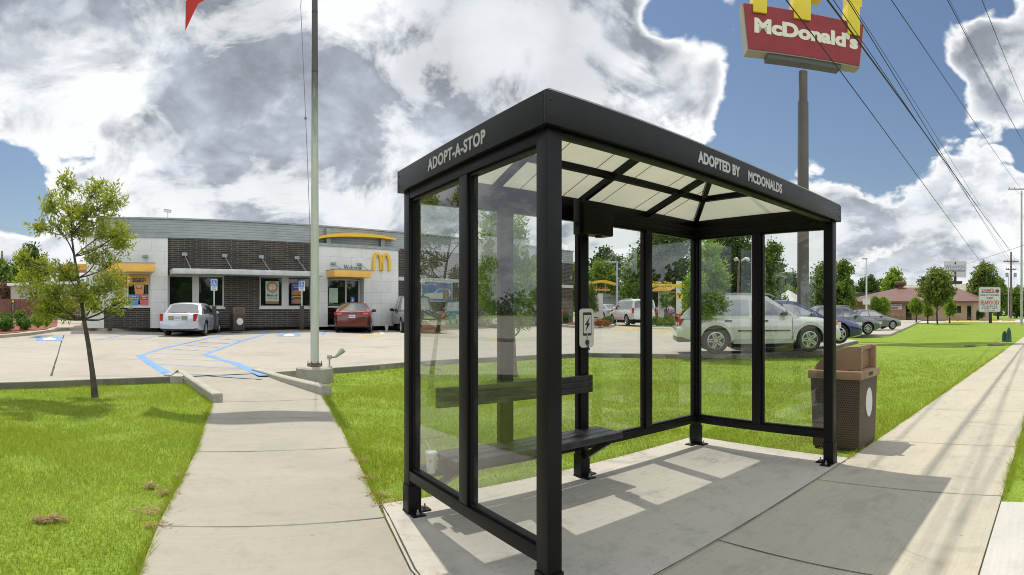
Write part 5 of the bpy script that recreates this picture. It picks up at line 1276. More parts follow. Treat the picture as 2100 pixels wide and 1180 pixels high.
def flag():
    nx, nz = 40, 14; Lf, Hf = 2.75, 1.7; V = []; Fq = []; cols = []
    for j in range(nz + 1):
        for i in range(nx + 1):
            s, t = i / nx, j / nz
            x = -.09 - s * Lf; y = .28 * math.sin(s * 7 + t * 1.2) * s ** .7 - .15 * s; sag = -.10 * math.sin(s * math.pi) * (1 - t) + .05 * s - (.42 * max(0, s - .88) / .12 * (1 - t) ** 2)
            V.append((x, y, 8.42 - .34 * s * s + t * Hf + sag)); 
    for j in range(nz):
        for i in range(nx): a = j * (nx + 1) + i; Fq.append((a, a + 1, a + nx + 2, a + nx + 1)); cols.append(2 if i < nx * .4 and j >= 6 else (0 if j < 4 else (j // 1 + 1) % 2))
    me = bpy.data.meshes.new('flag_cloth'); me.from_pydata(V, [], Fq)
    for m in (leafmat('flag_red', (.42, .02, .015), (.46, .025, .02), .3), leafmat('flag_white', (.7, .7, .7), (.72, .72, .72), .3), leafmat('flag_navy', (.02, .03, .14), (.02, .03, .15), .3)): me.materials.append(m)
    me.polygons.foreach_set('material_index', cols); shade(me, 180); return link('flag_cloth', me, fg)
flag()
u, v = u0 + .30, v0 - .10
fd = thing('floodlight', 'small grey floodlight on a stub pipe beside the flagpole', 'floodlight', (u, v, b0 + .325), -az(680))
MB().cyl((0, 0), .018, 0, .16, 10).build('stub_pipe', GALV, fd); MB().box(-.055, .055, -.05, .05, .16, .245).build('junction_box', GALV, fd, bevel=.008)
mb = MB(); mb.tube([(.055, 0, .20), (.13, 0, .21), (.24, .02, .31), (.30, .03, .36)], [.022, .03, .06, .066], 12); mb.build('lamp_head', GALV, fd, smooth=40)

# pylon sign
dq = 29.6; u, v = at(1647, dq); gz = zg(u, v)
PY_ = thing('pylon_sign', 'tall red sign board with yellow arches on a thick grey pole', 'pylon sign', (u, v, gz), 0)
POLEB = M('grey_brown_steel', (.10, .09, .08), .55, .2, var=.15, vs=.8)
MB().tube([(0, 0, -.1), (0, 0, 12.6 - gz), (0, 0, 12.62 - gz), (0, 0, 14.2 - gz)], [.325, .285, .235, .23], 24).build('pole', POLEB, PY_, smooth=40)
Lp = Vector((*at(1521, 28.4), 0)); Rp = Vector((*at(1772, 30.6), 0)); ed = (Rp - Lp).normalized(); Wd = (Rp - Lp).length
rzb = math.atan2(ed.y, ed.x); mid_ = (Lp + Rp) / 2 - Vector((u, v, 0))
SRED = M('sign_red', (.25, .006, .014), .45, var=.1, vs=1.5); SEDGE = M('sign_return', (.33, .31, .27), .6); SYEL = M('sign_yellow', (.72, .56, .02), .45); SCRM = M('sign_cream', (.72, .70, .60), .5)
zb, zt = hz(108, 28.7) - gz, hz(6, 28.4) - gz
sgn = link('sign_board', MB().prism([(-Wd / 2, zt), (Wd / 2, zt), (Wd / 2 - .25, zb), (-Wd / 2 + .28, zb)], -.05, .75, lambda a, b, h: (a, h, b)).mesh('sign_board', SEDGE), PY_)
sgn.location = (mid_.x, mid_.y, 0); sgn.rotation_euler = (0, 0, rzb)
MB().prism([(-Wd / 2 + .08, zt - .05), (Wd / 2 - .08, zt - .05), (Wd / 2 - .32, zb + .06), (-Wd / 2 + .34, zb + .06)], -.09, -.052, lambda a, b, h: (a, h, b)).build('red_face', SRED, sgn)
mb = MB()
for k in (-.24, .01, .26): mb.box(Wd * k - .008, Wd * k + .008, -.0935, -.0905, zb + .07, zt - .06)
mb.build('face_seam', M('seam_red', (.22, .01, .02), .5), sgn)['kind'] = 'stuff'
MB().box(-Wd * .30, Wd * .30, .02, .70, zb - .24, zb - .003).build('mount_beam', M('dark_steel', (.07, .075, .075), .5), sgn)
txt = text('lettering', "McDonald's", SCRM, sgn, (-Wd / 2 + .64, -.094, zb + .90), (R90, 0, 0), .80, Wd - 1.05, .03, .05, 1.0)
for k, x in enumerate((-Wd / 2 + .95, -.0, Wd / 2 - .72)):
    pass
ah = 4.6
def arch_leg(mb, xa, xb, w0, zlow, zap, y0, y1):
    n = 16; fn = lambda a, b, h: (a, h, b); O, I = [], []
    for i in range(n + 1):
        t = i / n; x = xa + (xb - xa) * t; z = zlow + (zap - zlow) * math.sin(t * R90) ** .55
        O.append((xa + (xb - xa) * t * 1.0, z)); I.append((xa + (xb - xa) * t + (w0 * (1 - t * .3) if xb > xa else -w0 * (1 - t * .3)), z - (.2 * t)))
    for i in range(n): mb.prism([O[i], O[i + 1], I[i + 1], I[i]] if xb > xa else [O[i + 1], O[i], I[i], I[i + 1]], y0, y1, fn)
xs = [(-Wd / 2 + .66), -Wd / 2 + 3.12, Wd / 2 - .55]
for name, xa, xb in (('arch', xs[0], (xs[0] + xs[1]) / 2 + .1), ('arch', xs[1] + .42, (xs[0] + xs[1]) / 2 + .5), ('arch', xs[1] + .42, (xs[1] + xs[2]) / 2 + .1), ('arch', xs[2] + .36, (xs[1] + xs[2]) / 2 + .5)):
    mb = MB(); arch_leg(mb, xa, xb, .78, zt + .85, zt + ah, -.16 - .02 * (xb < xa), .62 - .01 * (xb < xa)); mb.build(name, SYEL, sgn)
for k, (x, w) in enumerate(((xs[0] - .10, .72), (xs[1] - .40, .92), (xs[2] - .48, .70))):
    MB().box(x, x + w, -.20, .60, zt - (.46, .46, .74)[k], zt + .9).build('arch_foot', SYEL, sgn, bevel=.02)

# utility poles and cables along the street
def wood_pole(name, px, yb, d, ytop, label, cross=(), r=.15, mat=WOOD, lean=0., tf=False):
    u, v = at(px, d); z = hz(yb, d); H = hz(ytop, d) - z; o = thing(name, label, 'utility pole', (u, v, z), -az(px))
    MB().tube([(0, 0, -.2), (lean * H * .5, 0, H * .5), (lean * H, 0, H)], [r, r * .85, r * .68], 12).build('pole', mat, o, smooth=50)
    for yc, half in cross:
        zc = hz(yc, d) - z
        a = MB().box(-half, half, -.25, -.13, zc - .07, zc + .07).build('crossarm', mat, o)
        for k in (-.9, -.5, .5, .9): MB().lathe([(.03, 0), (.05, .05), (.035, .09), (.05, .13), (0, .17)], 8, 'z', (k * half, -.19, zc + .07)).build('insulator', M('insulator_brown', (.08, .05, .04), .3), a)
        MB().beam((-half * .5, -.13, zc - .05), (0, -.12, zc - .7), .04, .03).beam((half * .5, -.13, zc - .05), (0, -.12, zc - .7), .04, .03).build('brace', GALV, a)
    if tf:
        for s in (-1, 1): MB().cyl((s * .62, -.2), .24, H * .615, H * .615 + .62, 14).build('transformer', M('transformer_grey', (.30, .31, .31), .5), o, smooth=40)
    return o
wood_pole('utility_pole', 2073.5, 651, 85, 517, 'wooden utility pole with crossarm and two transformers by the far verge', ((536.5, 1.15), (553, .8)), .19, tf=True)
wood_pole('utility_pole', 2068, 650.5, 96, 567, 'slim pale pole just left of the wooden utility pole', (), .11, M('pale_pole', (.45, .44, .40), .7))
so_ = wood_pole('street_pole', 2095, 667, 66, 392, 'tall grey steel pole with a crossarm at the right edge of the frame', ((389, 1.6),), .15, GALV)
so_['category'] = 'pole'
wood_pole('utility_pole', 4, 640, 70, 515, 'wooden utility pole at the far left edge beyond the fence', (), .16)
o = wood_pole('floodlight_pole', 1512, 640, 50, 534, 'leaning wooden pole with two floodlights in front of the dark trees', (), .12, WOOD, .035); o['category'] = 'light pole'
for x in (-.25, .55): MB().tube([(.2 + x * .3, 0, 4.55), (.2 + x, -.1, 4.75), (.2 + x * 1.5, -.35, 4.62)], [.06, .13, .17], 10).build('floodlight_head', M('lamp_grey', (.55, .56, .56), .4), o, smooth=40)
def light_pole(px, yb, d, ytop, lab, col, r, arm=0., head=True, board=None):
    u, v = at(px, d); z = hz(yb, d); H = hz(ytop, d) - z; o = thing('light_pole', lab, 'light pole', (u, v, z), -az(px))
    MB().tube([(0, 0, -.2), (0, 0, H)], [r, r * .75], 12).build('pole', col, o, smooth=50)
    if head: MB().box(min(-.1, arm), max(.1, arm), -.18, .18, H, H + .12).build('lamp_head', GALV, o, bevel=.02)
    if board: MB().box(-.42, .42, -.12, -.09, hz(board[1], d) - z, hz(board[0], d) - z).build('board', M('board_pale', (.55, .58, .55), .6), o)
light_pole(1265.5, 636, 60, 539, 'pale blue car park light pole by the drive through', LTB, .11, -.9, board=None)
light_pole(1545, 622, 45, 398, 'tall pale blue light pole behind the white suv', LTB, .17)
light_pole(1777, 637, 62, 532, 'white car park light pole with a small board before the brown roof', M('white_pole', (.62, .63, .62), .5), .10, -.5, board=(613, 625))
light_pole(21.5, 640, 52, 590, 'short grey light pole by the shed at the left edge', GALV, .08, -.3)
CAB = M('cable_black', (.02, .02, .022), .7)
def cable(p1, d1, p2, d2, r, lab, sag=.35, ext=22.):
    """a cable through two sighted points, carried on behind the viewer to the next pole"""
    a = Vector((*at(p1[0], d1), hz(p1[1], d1))); b = Vector((*at(p2[0], d2), hz(p2[1], d2))); d = (a - b); n = d.normalized()
    s = a + n * ext; T = (b - s).length; pts = []
    for k in range(25):
        t = k / 24; p = s.lerp(b, t); pts.append(p - Vector((0, 0, sag * 4 * t * (1 - t) - sag * 4 * (ext / T) * (1 - ext / T))))
    o = MB().tube(pts, r, 6).build('overhead_cable', CAB, smooth=80); tag(o, lab, 'cable', 'overhead cables along the street')
cable((1612, 0), 13.0, (2050, 590), 85, .016, 'thin cable passing low across the red sign board')
cable((1697, 0), 13.5, (2072, 517), 84, .026, 'thick black cable passing just right of the red sign board')
cable((1709, 0), 14.2, (2090, 560), 84, .012, 'thin cable close beside the thick black one')
cable((1738, 0), 15.0, (2066, 536), 84, .016, 'first cable in the blue gap right of the sign board')
cable((1742, 0), 15.4, (2082, 536), 84, .010, 'faint second cable in the blue gap right of the sign board')
cable((1828, 0), 17.5, (2093, 392), 66, .016, 'lone cable sloping through the blue sky left of the white cloud')
cable((1943, 0), 21.0, (2100, 300), 62, .018, 'cable crossing the white cloud at the upper right')
cable((1947, 0), 21.4, (2110, 318), 62, .010, 'faint cable paired with the one crossing the white cloud')
cable((2014, 0), 24.0, (2106, 230), 60, .018, 'rightmost overhead cable near the corner of the picture')
cable((1940, 555), 100, (2100, 505), 60, .018, 'cable running level from the big tree to the steel pole', .1, 20)

# seafood place and what stands round it
SBR = brick('tan_brick', (.30, .17, .09), (.44, .28, .16), (.42, .36, .28), .42, .17, .02, 'xz', bias=.1); TANW = M('tan_siding', (.42, .30, .19), .7, var=.1, vs=1.)
BROOF = ribmat('brown_metal_roof', (.19, .105, .08), .55, 0, .68)
dl, dr_ = 95., 88.; A = Vector((*at(1722, dl), 0)); B = Vector((*at(2004, dr_), 0)); e = (B - A).normalized(); Wl = (B - A).length; rz = math.atan2(e.y, e.x); bz = hz(657, 92)
SF = thing('seafood_restaurant', 'low tan brick seafood restaurant with a brown ribbed metal hipped roof', 'restaurant', (A.x, A.y, bz), rz)
def sx(px):
    a = az(px); r = Vector((math.sin(a), math.cos(a), 0)); n = Vector((-e.y, e.x, 0)); t = A.dot(n) / r.dot(n); return (r * t - A).dot(e), t
eh = hz(618.5, 92) - bz; rh = hz(588, 96) - bz
b0_, b1_ = sx(1730)[0], sx(1995)[0]; Dp = 16
bsp = sx(1872)[0]
wall_open('brick_wall', b0_, bsp, -.5, eh, [(sx(1853)[0], sx(1865)[0], 0, 2.35)], SBR, 1.2, .12, SF)
wall_open('siding_wall', bsp, b1_, -.5, eh, [(sx(1878)[0], sx(1892)[0], 1.15, 2.3), (sx(1950)[0], sx(1968)[0], 1.15, 2.3), (sx(1980)[0], sx(1989)[0], 0, 2.35)], TANW, 1.2, .12, SF)
mb = MB(); mb.box(b0_ + .02, b1_ - .02, 1.35, Dp, -.5, eh - .02); mb.build('core_wall', TANW, SF)
for a_, b_, c_, d_ in ((1853, 1865, 0.02, 2.34), (1980, 1989, .02, 2.34)): w = window(sx(a_)[0] + .01, sx(b_)[0] - .01, c_, d_, 1.24, .08, SF); w.name = 'door'; w.data.materials[0] = TRIM
for a_, b_ in ((1878, 1892), (1950, 1968)): window(sx(a_)[0] + .01, sx(b_)[0] - .01, 1.16, 2.29, 1.24, .06, SF).data.materials[0] = TRIM
mb = MB(); x0_, x1_ = -.6, Wl + .4; hl, hr = sx(1808)[0], x1_ - (sx(1808)[0] + .6) * .72; ym = Dp * .55
q = [(x0_, .2, eh), (x1_, .2, eh), (x1_, Dp + .6, eh), (x0_, Dp + .6, eh)]; r_ = [(hl, ym, rh), (hr, ym, rh)]
mb.poly([q[0], q[1], r_[1], r_[0]]); mb.poly([q[1], q[2], r_[1]]); mb.poly([q[2], q[3], r_[0], r_[1]]); mb.poly([q[3], q[0], r_[0]])
rf = mb.build('roof', BROOF, SF)
mb = MB(); mb.box(x0_, x1_, .1, .19, eh - .28, eh + .01); mb.build('fascia', M('brown_fascia', (.13, .07, .055), .6), SF)
s_, _ = sx(1813); MB().lathe([(0, -.4), (.5, -.4), (.5, .2), (.95, .45), (1.05, .7), (1.0, 1.05), (.5, 1.15), (0, 1.15)], 16, 'z', (s_, ym, rh)).build('roof_vent', M('rust_vent', (.17, .08, .06), .6), rf, smooth=40)
s0_, t0 = sx(1807); s1_, t1 = sx(1845.5)
bn = MB().box(s0_, s1_, 1.06, 1.10, hz(635, 92) - bz, hz(624.5, 92) - bz).build('banner', M('banner_white', (.68, .68, .66), .6), SF)
hb = (hz(624.5, 92) - hz(635, 92))
NAVYT = M('print_navy', (.06, .07, .30), .5); REDT = M('print_bright_red', (.55, .04, .04), .5); BLKT = M('print_black', (.04, .045, .05), .5)
text('lettering', 'HOME OF THE JUMBO', NAVYT, bn, (s0_ + .1, 1.055, hz(635, 92) - bz + hb * .60), (R90, 0, 0), hb * .28, (s1_ - s0_) * .94, .004, .03)
text('lettering', 'SHRIMP', REDT, bn, (s0_ + (s1_ - s0_) * .22, 1.055, hz(635, 92) - bz + hb * .08), (R90, 0, 0), hb * .44, (s1_ - s0_) * .6, .004, .05)
u, v = at(1692, 100); tb = thing('shed', 'plain tan flat roofed shed at the left end of the seafood restaurant', 'shed', (u, v, hz(656, 98)), rz)
MB().box(-3.4, 3.6, 0, 6, -.6, 3.0).build('wall', TANW, tb); MB().box(-3.5, 3.7, -.1, 6.1, 3.0, 3.15).build('roof', M('tan_trim', (.36, .24, .14), .7), tb)
MB().box(-1.2, -.3, -.03, 0, -.4, 2.0).build('door', M('tan_door', (.38, .26, .16), .6), tb)
u, v = at(1755, 112); tb2 = thing('flat_roof_building', 'dark flat roofed building with a pale end wall rising behind the brown roof', 'building', (u, v, .3), rz)
MB().box(-2.0, 12, 0, 8, -.3, 5.2).build('wall', M('dark_wall', (.07, .07, .07), .7), tb2); MB().box(-2.6, -2.0, -.1, 8.1, -.3, 5.5).build('end_wall', M('pale_wall', (.55, .57, .57), .7), tb2)
A2 = Vector((*at(1828, 125), 0)); B2 = Vector((*at(1990, 118), 0)); e2 = (B2 - A2).normalized(); W2 = (B2 - A2).length
sh2 = thing('shingle_roof_building', 'building with a steep white shingled mansard roof behind the seafood restaurant', 'building', (A2.x, A2.y, .3), math.atan2(e2.y, e2.x))
WSH = brick('white_shingle', (.50, .48, .40), (.58, .56, .48), (.34, .32, .27), 1.1, .55, .05, 'xz', offset=.5)
zt2 = hz(583, 121) - .3; zl2 = hz(612, 121) - .3
MB().box(.4, W2 - .4, .3, 14, -.5, zl2).build('wall', TANW, sh2)
mb = MB(); mb.poly([(0, 0, zl2), (W2, 0, zl2), (W2 - 1.6, 1.6, zt2), (1.6, 1.6, zt2)]); mb.poly([(W2, 0, zl2), (W2, 14, zl2), (W2 - 1.6, 12.4, zt2), (W2 - 1.6, 1.6, zt2)]); mb.poly([(0, 14, zl2), (0, 0, zl2), (1.6, 1.6, zt2), (1.6, 12.4, zt2)]); mb.poly([(1.6, 1.6, zt2), (W2 - 1.6, 1.6, zt2), (W2 - 1.6, 12.4, zt2), (1.6, 12.4, zt2)])
mb.build('roof', WSH, sh2)
# seafood sign
d = 74.; u, v = at(2029.5, d); z = zg(u, v)
ss_ = thing('roadside_sign', 'white roadside sign of the seafood restaurant with red and black lettering on a black post', 'sign', (u, v, z), -az(2029.5) + .05)
w_ = 44.5 * d / F / 2; s0_, s1_ = hz(640.5, d) - z, hz(589, d) - z
MB().box(-.12, .30, -.12, .12, -.2, s0_ + .1).build('post', TRIM, ss_)
bd = MB().prism(rr(-w_, w_, s0_, s1_, .22), -.20, .20, xz(0)).build('sign_board', M('sign_grey_edge', (.45, .46, .45), .5), ss_)
MB().prism(rr(-w_ + .07, w_ - .07, s0_ + .07, s1_ - .07, .18), -.01, 0, xz(-.201)).build('sign_face', M('sign_face_white', (.68, .70, .70), .5), bd)
def stx(s, mat, f0, f1, y0, hh, bold): 
    W = 2 * w_; H = s1_ - s0_; text('lettering', s, mat, bd, (-w_ + W * f0, -.214, s0_ + H * y0), (R90, 0, 0), H * hh, W * (f1 - f0), .008, bold)
RB_ = M('print_coral', (.62, .10, .07), .5)
stx("SAM'S", RB_, .12, .70, .80, .135, .03); stx('HOME OF THE JUMBO', BLKT, .07, .93, .625, .085, .015); stx('SHRIMP', BLKT, .36, .66, .52, .075, .015)
stx('SEAFOOD', REDT, .07, .92, .295, .17, .03); stx('DINING IN', NAVYT, .17, .83, .205, .06, .02); stx('CARRY OUT', NAVYT, .12, .88, .125, .06, .02); stx('CALL IN', REDT, .26, .74, .04, .055, .02)
H = s1_ - s0_; W = 2 * w_
MB().prism([(-w_ + W * .10, s0_ + H * .775), (-w_ + W * .72, s0_ + H * .765), (-w_ + W * .74, s0_ + H * .79), (-w_ + W * .12, s0_ + H * .80)], -.008, 0, xz(-.213)).build('underline', M('print_blue', (.10, .22, .45), .5), bd)
MB().prism(disc(-w_ + W * .84, s0_ + H * .835, .27, .27, 20), -.006, 0, xz(-.213)).build('emblem_ring', RB_, bd); MB().prism(disc(-w_ + W * .87, s0_ + H * .835, .17, .19, 20), -.006, 0, xz(-.2195)).build('emblem_centre', M('print_blue', (.10, .22, .45), .5), bd)
# billboard
d = 130.; u, v = at(1959, d); bbz = .3
bl = thing('billboard', 'white billboard with blue lettering on a black post above the shingled roof', 'billboard', (u, v, bbz), -az(1959) + .1)
hw_ = 23. * d / F; c0, c1 = hz(557.5, d) - bbz, hz(536, d) - bbz
MB().cyl((0, 0), .32, -.5, c0 - .1, 12).build('post', TRIM, bl)
bp = MB().box(-hw_, hw_, -.25, .25, c0, c1).build('panel', M('billboard_white', (.55, .57, .57), .6), bl)
MB().box(-hw_ * .98, hw_ * .98, -.2, .2, hz(569, d) - bbz, c0 - .1).build('lower_panel', M('billboard_grey', (.50, .51, .50), .6), bl)
MB().box(-hw_ * .9, hw_ * .6, -.7, .7, hz(583, d) - bbz, hz(577, d) - bbz).build('catwalk', TRIM, bl)
Hh = c1 - c0
text('lettering', 'W', NAVYT, bp, (-hw_ * .90, -.26, c0 + Hh * .25), (R90, 0, 0), Hh * .37, hw_ * .40, .01, .0); text('lettering', 'EINSTEIN', NAVYT, bp, (-hw_ * .48, -.26, c0 + Hh * .30), (R90, 0, 0), Hh * .27, hw_ * 1.34, .01, .0)
text('lettering', 'LAW CENTER', NAVYT, bp, (-hw_ * .45, -.26, c0 + Hh * .17), (R90, 0, 0), Hh * .07, hw_ * 1.3, .01, .0, 1.5)
MB().box(-hw_ * .85, hw_ * .9, -.262, -.252, c0 + Hh * .02, c0 + Hh * .11).build('strapline_bar', BLKT, bp)
mb = MB(); mb.prism(disc(0, c0 + Hh * .89, .13, .14, 12), -.01, 0, xz(-.252)); mb.prism([(-.12, c0 + Hh * .84), (-.26, c0 + Hh * .78), (-.2, c0 + Hh * .76), (-.12, c0 + Hh * .78), (-.14, c0 + Hh * .64), (0, c0 + Hh * .70), (.14, c0 + Hh * .64), (.12, c0 + Hh * .78), (.2, c0 + Hh * .76), (.26, c0 + Hh * .78), (.12, c0 + Hh * .84)], -.01, 0, xz(-.253)); mb.build('figure_symbol', BLKT, bp)
for x, pz in ((-.5, 0), (.55, 1)):
    pass
# green covers and manhole lids in the lawn
GCOV = M('green_canvas', (.045, .115, .095), .6, var=.15, vs=3)
for px, yt, yb, lab in ((2060, 678.5, 701, 'shorter green pointed cover standing on the lawn by the pavement'), (2069, 672, 701.5, 'taller green pointed cover standing on the lawn by the pavement')):
    u, v = P(px, yb); d = math.hypot(u, v); h = (yb - yt) * d / F; o = thing('utility_cover', lab, 'cover', (u, v, zg(u, v)), -az(px), 'green covers on the lawn')
    w = .145; mb = MB(); i = mb.add([(-w, -w, 0), (w, -w, 0), (w, w, 0), (-w, w, 0), (-w * .8, -w * .7, h * .72), (w * .8, -w * .7, h * .72), (w * .8, w * .7, h * .72), (-w * .8, w * .7, h * .72), (-.02, -.12, h), (.03, -.12, h), (.03, .12, h), (-.02, .12, h)])
    for a in (0, 4):
        for k in range(4): mb.f(i + a + k, i + a + (k + 1) % 4, i + a + 4 + (k + 1) % 4, i + a + 4 + k)
    mb.f(i + 8, i + 9, i + 10, i + 11); mb.build('shell', GCOV, o, bevel=.015)
    MB().box(-.004, .004, -w * .95 - .006, -w * .9, .05, h * .7).build('seam', M('seam_dark_green', (.02, .05, .04), .7), o)
for px, py, r, lab in ((1989.5, 711, .24, 'small round manhole lid in the lawn'), (2043, 708.5, .42, 'larger rusty manhole lid in the lawn beside the pavement')):
    u, v = P(px, py); o = thing('manhole_lid', lab, 'manhole lid', (u, v, zg(u, v)), 0)
    MB().lathe([(0, .045), (r * .86, .045), (r, .04), (r, -.05)], 24).build('ring', M('iron_brown', (.14, .09, .065), .8, var=.3, vs=8), o)
    MB().lathe([(0, .056), (r * .8, .056), (r * .82, .046)], 24).build('lid', M('iron_tan', (.20, .14, .10), .8, var=.3, vs=8), o)

# drive-through structures
def dt_post(px, yb, ytop, d, w, label, name='drive_through_gate'):
    u, v = at(px, d); z = zg(u, v) + LOFF; return thing(name, label, 'drive-through gate', (u, v, z), -az(px) + .25), z
d = 40.; g_, z = dt_post(1392.5, 655, 577, d, .1, 'yellow clearance bar on a white post over the drive through lane')
H = lambda y: hz(y, d) - z
MB().box(-.17, .17, -.17, .17, 0, H(577)).build('post', M('gate_white', (.66, .67, .66), .5), g_, bevel=.02)
bar_ = MB().box(-2.15, 1.75, -.24, -.175, H(590.5), H(583.5)).build('clearance_bar', SYEL, g_, bevel=.02)
YT = M('yellow_letter', (.75, .52, .05), .5)
text('lettering', 'Drive Thru', YT, bar_, (-2.05, -.21, H(583.3)), (R90, 0, 0), .21, 1.45, .04, .02); text('lettering', 'Drive Thru', YT, bar_, (.62, -.21, H(583.3)), (R90, 0, 0), .21, 1.1, .04, .02)
text('lettering', 'Clearance 9 Feet', BLKT, bar_, (-1.9, -.244, H(589.8)), (R90, 0, 0), .15, 1.3, .004, .01)
pn = MB().box(-.24, .24, -.20, -.172, H(613), H(601)).build('warning_panel', SYEL, g_)
MB().prism([(-.20, H(602)), (-.10, H(602)), (0, H(606)), (.10, H(602)), (.20, H(602)), (.05, H(608)), (.05, H(612)), (-.05, H(612)), (-.05, H(608))], -.005, 0, xz(-.201)).build('warning_symbol', BLKT, pn)
def canopy(px, d, yt, yb, w, label, text_px, lab_t):
    u, v = at(px, d); z = zg(u, v) + LOFF; H = lambda y: hz(y, d) - z; o = thing('order_canopy', label, 'order canopy', (u, v, z), -az(px) + .1)
    MB().box(-.22, .22, -.18, .18, 0, H(yt) - .1).build('column', M('gate_white', (.66, .67, .66), .5), o, bevel=.02)
    return o, H
d = 44.; o, H = canopy(1356, d, 590, 650, 1, 'white order column with a sloping yellow awning and an order sign', None, None)
MB().prism([(-.75, H(594)), (-.62, H(598)), (.6, H(597.5)), (.9, H(593)), (1.1, H(588.5)), (-.1, H(588.8))], -.9, .5, lambda a, b, h: (a, h, b)).build('awning', YEL, o)
mb = MB(); mb.box(.25, 1.75, -.1, -.05, H(601.8), H(599.5)); ob = mb.build('order_bar', YEL, o); text('lettering', 'Order Here', ORL, ob, (.62, -.08, H(599.4)), (R90, 0, 0), .14, 1.05, .03, .01)
d = 50.; o, H = canopy(1231, d, 600, 652, 1, 'yellow arched order sign on a white column beside the tall clipped shrub', None, None)
mb = MB(); n_ = 10; top_ = [(-1.1 + 2.4 * k / n_, H(582) + .28 * math.sin(math.pi * k / n_)) for k in range(n_ + 1)]; mb.prism(top_ + [(x, y - .16 - .05 * math.sin(math.pi * k / n_)) for k, (x, y) in list(enumerate(top_))[::-1]], -.8, .4, lambda a, b, h: (a, h, b)); mb.build('arch_roof', YELB, o)
for x in (-.35, .45): MB().tube([(x, 0, H(600)), (x, 0, H(582))], .05, 6).build('arch_post', GALV, o)
ob = MB().box(-.8, .85, -.26, -.19, H(596.5), H(593.5)).build('order_bar', YEL, o); text('lettering', 'Order Here', ORL, ob, (-.7, -.24, H(593.3)), (R90, 0, 0), .2, 1.4, .03, .01)

# left: timber fence, shed wall, railing, banners ; back: low pale building and fence
FENCE = brick('brown_fence_board', (.20, .105, .08), (.25, .135, .105), (.10, .055, .04), 2.6, .16, .012, 'zx', offset=0.)
def fence(px0, d0, px1, d1, yt, yb, label, posts=6):
    A = Vector((*at(px0, d0), 0)); B = Vector((*at(px1, d1), 0)); e = (B - A); L = e.length; dm = (d0 + d1) / 2; z = hz(yb, dm); o = thing('fence', label, 'fence', (A.x, A.y, z), math.atan2(e.y, e.x))
    MB().box(0, L, -.03, 0, -.2, hz(yt, dm) - z).build('board_panel', FENCE, o)
    for k in range(posts): MB().box(L * k / (posts - 1) - .06, L * k / (posts - 1) + .06, .001, .12, -.3, hz(yt, dm) - z + .05).build('post', M('fence_post', (.15, .08, .06), .8), o)
    return o
fence(-60, 41, 170, 40, 614, 646, 'reddish brown board fence behind the left shrubs', 7)
fence(1225, 62, 1330, 66, 625, 645, 'brown board fence behind the waiting silver sedan', 5)
def simple_building(name, px0, d0, px1, d1, yt, yb, label, wm, rm, depth=8., eave=.25):
    A = Vector((*at(px0, d0), 0)); B = Vector((*at(px1, d1), 0)); e = B - A; L = e.length; dm = (d0 + d1) / 2; z = hz(yb, dm); H = hz(yt, dm) - z
    o = thing(name, label, 'building', (A.x, A.y, z), math.atan2(e.y, e.x))
    MB().box(0, L, 0, depth, -.5, H - .25).build('wall', wm, o); MB().box(-eave, L + eave, -eave, depth + eave, H - .25, H).build('roof', rm, o)
    return o
GREYW = M('grey_siding', (.40, .40, .37), .7, var=.1, vs=.8); WROOF = M('white_roof_edge', (.70, .71, .70), .6)
simple_building('storage_building', 22, 50, 178, 47, 579, 646, 'long grey wall building with a white roof edge behind the brown fence', GREYW, WROOF)
o = simple_building('storage_building', 1222, 74, 1303, 76, 606.5, 640, 'low grey building behind the drive through lane', M('grey_panel', (.32, .32, .29), .7), M('brown_edge', (.30, .26, .22), .7))
MB().box(1.0, 2.1, -.03, 0, 1.5, 2.4).build('window', M('window_teal', (.25, .36, .38), .2), o)
u, v = at(1617, 78); tw = thing('market_tent', 'pale pointed tent roof beside the thick sign pole', 'tent', (u, v, .35), 0)
mb = MB(); i = mb.add([(-2.2, -2.2, 2.6), (2.2, -2.2, 2.6), (2.2, 2.2, 2.6), (-2.2, 2.2, 2.6), (0, 0, 4.3)])
for k in range(4): mb.f(i + k, i + (k + 1) % 4, i + 4)
mb.build('canopy', M('tent_grey', (.50, .51, .50), .7), tw); mb = MB()
for x in (-2.1, 2.1):
    for y in (-2.1, 2.1): MB().cyl((x, y), .05, 0, 2.6, 6).build('leg', GALV, tw)
u, v = at(150, 37); z = hz(650, 37) ; rl = thing('railing', 'pale metal railing beside the restaurant corner', 'railing', (u, v, z), -az(150))
Lr = 30 * 37 / F
mb = MB(); mb.tube([(-Lr / 2, 0, 0), (-Lr / 2, 0, .78), (Lr / 2, 0, .78), (Lr / 2, 0, 0)], .025, 8); mb.tube([(-Lr / 2, 0, .12), (Lr / 2, 0, .12)], .02, 6); mb.build('rail_frame', M('railing_metal', (.45, .44, .42), .4, .5), rl)
mb = MB()
for k in range(1, 9): mb.tube([(-Lr / 2 + Lr * k / 9, 0, .12), (-Lr / 2 + Lr * k / 9, 0, .77)], .009, 5)
mb.build('rail_bars', M('railing_metal', (.45, .44, .42), .4, .5), rl)['kind'] = 'stuff'
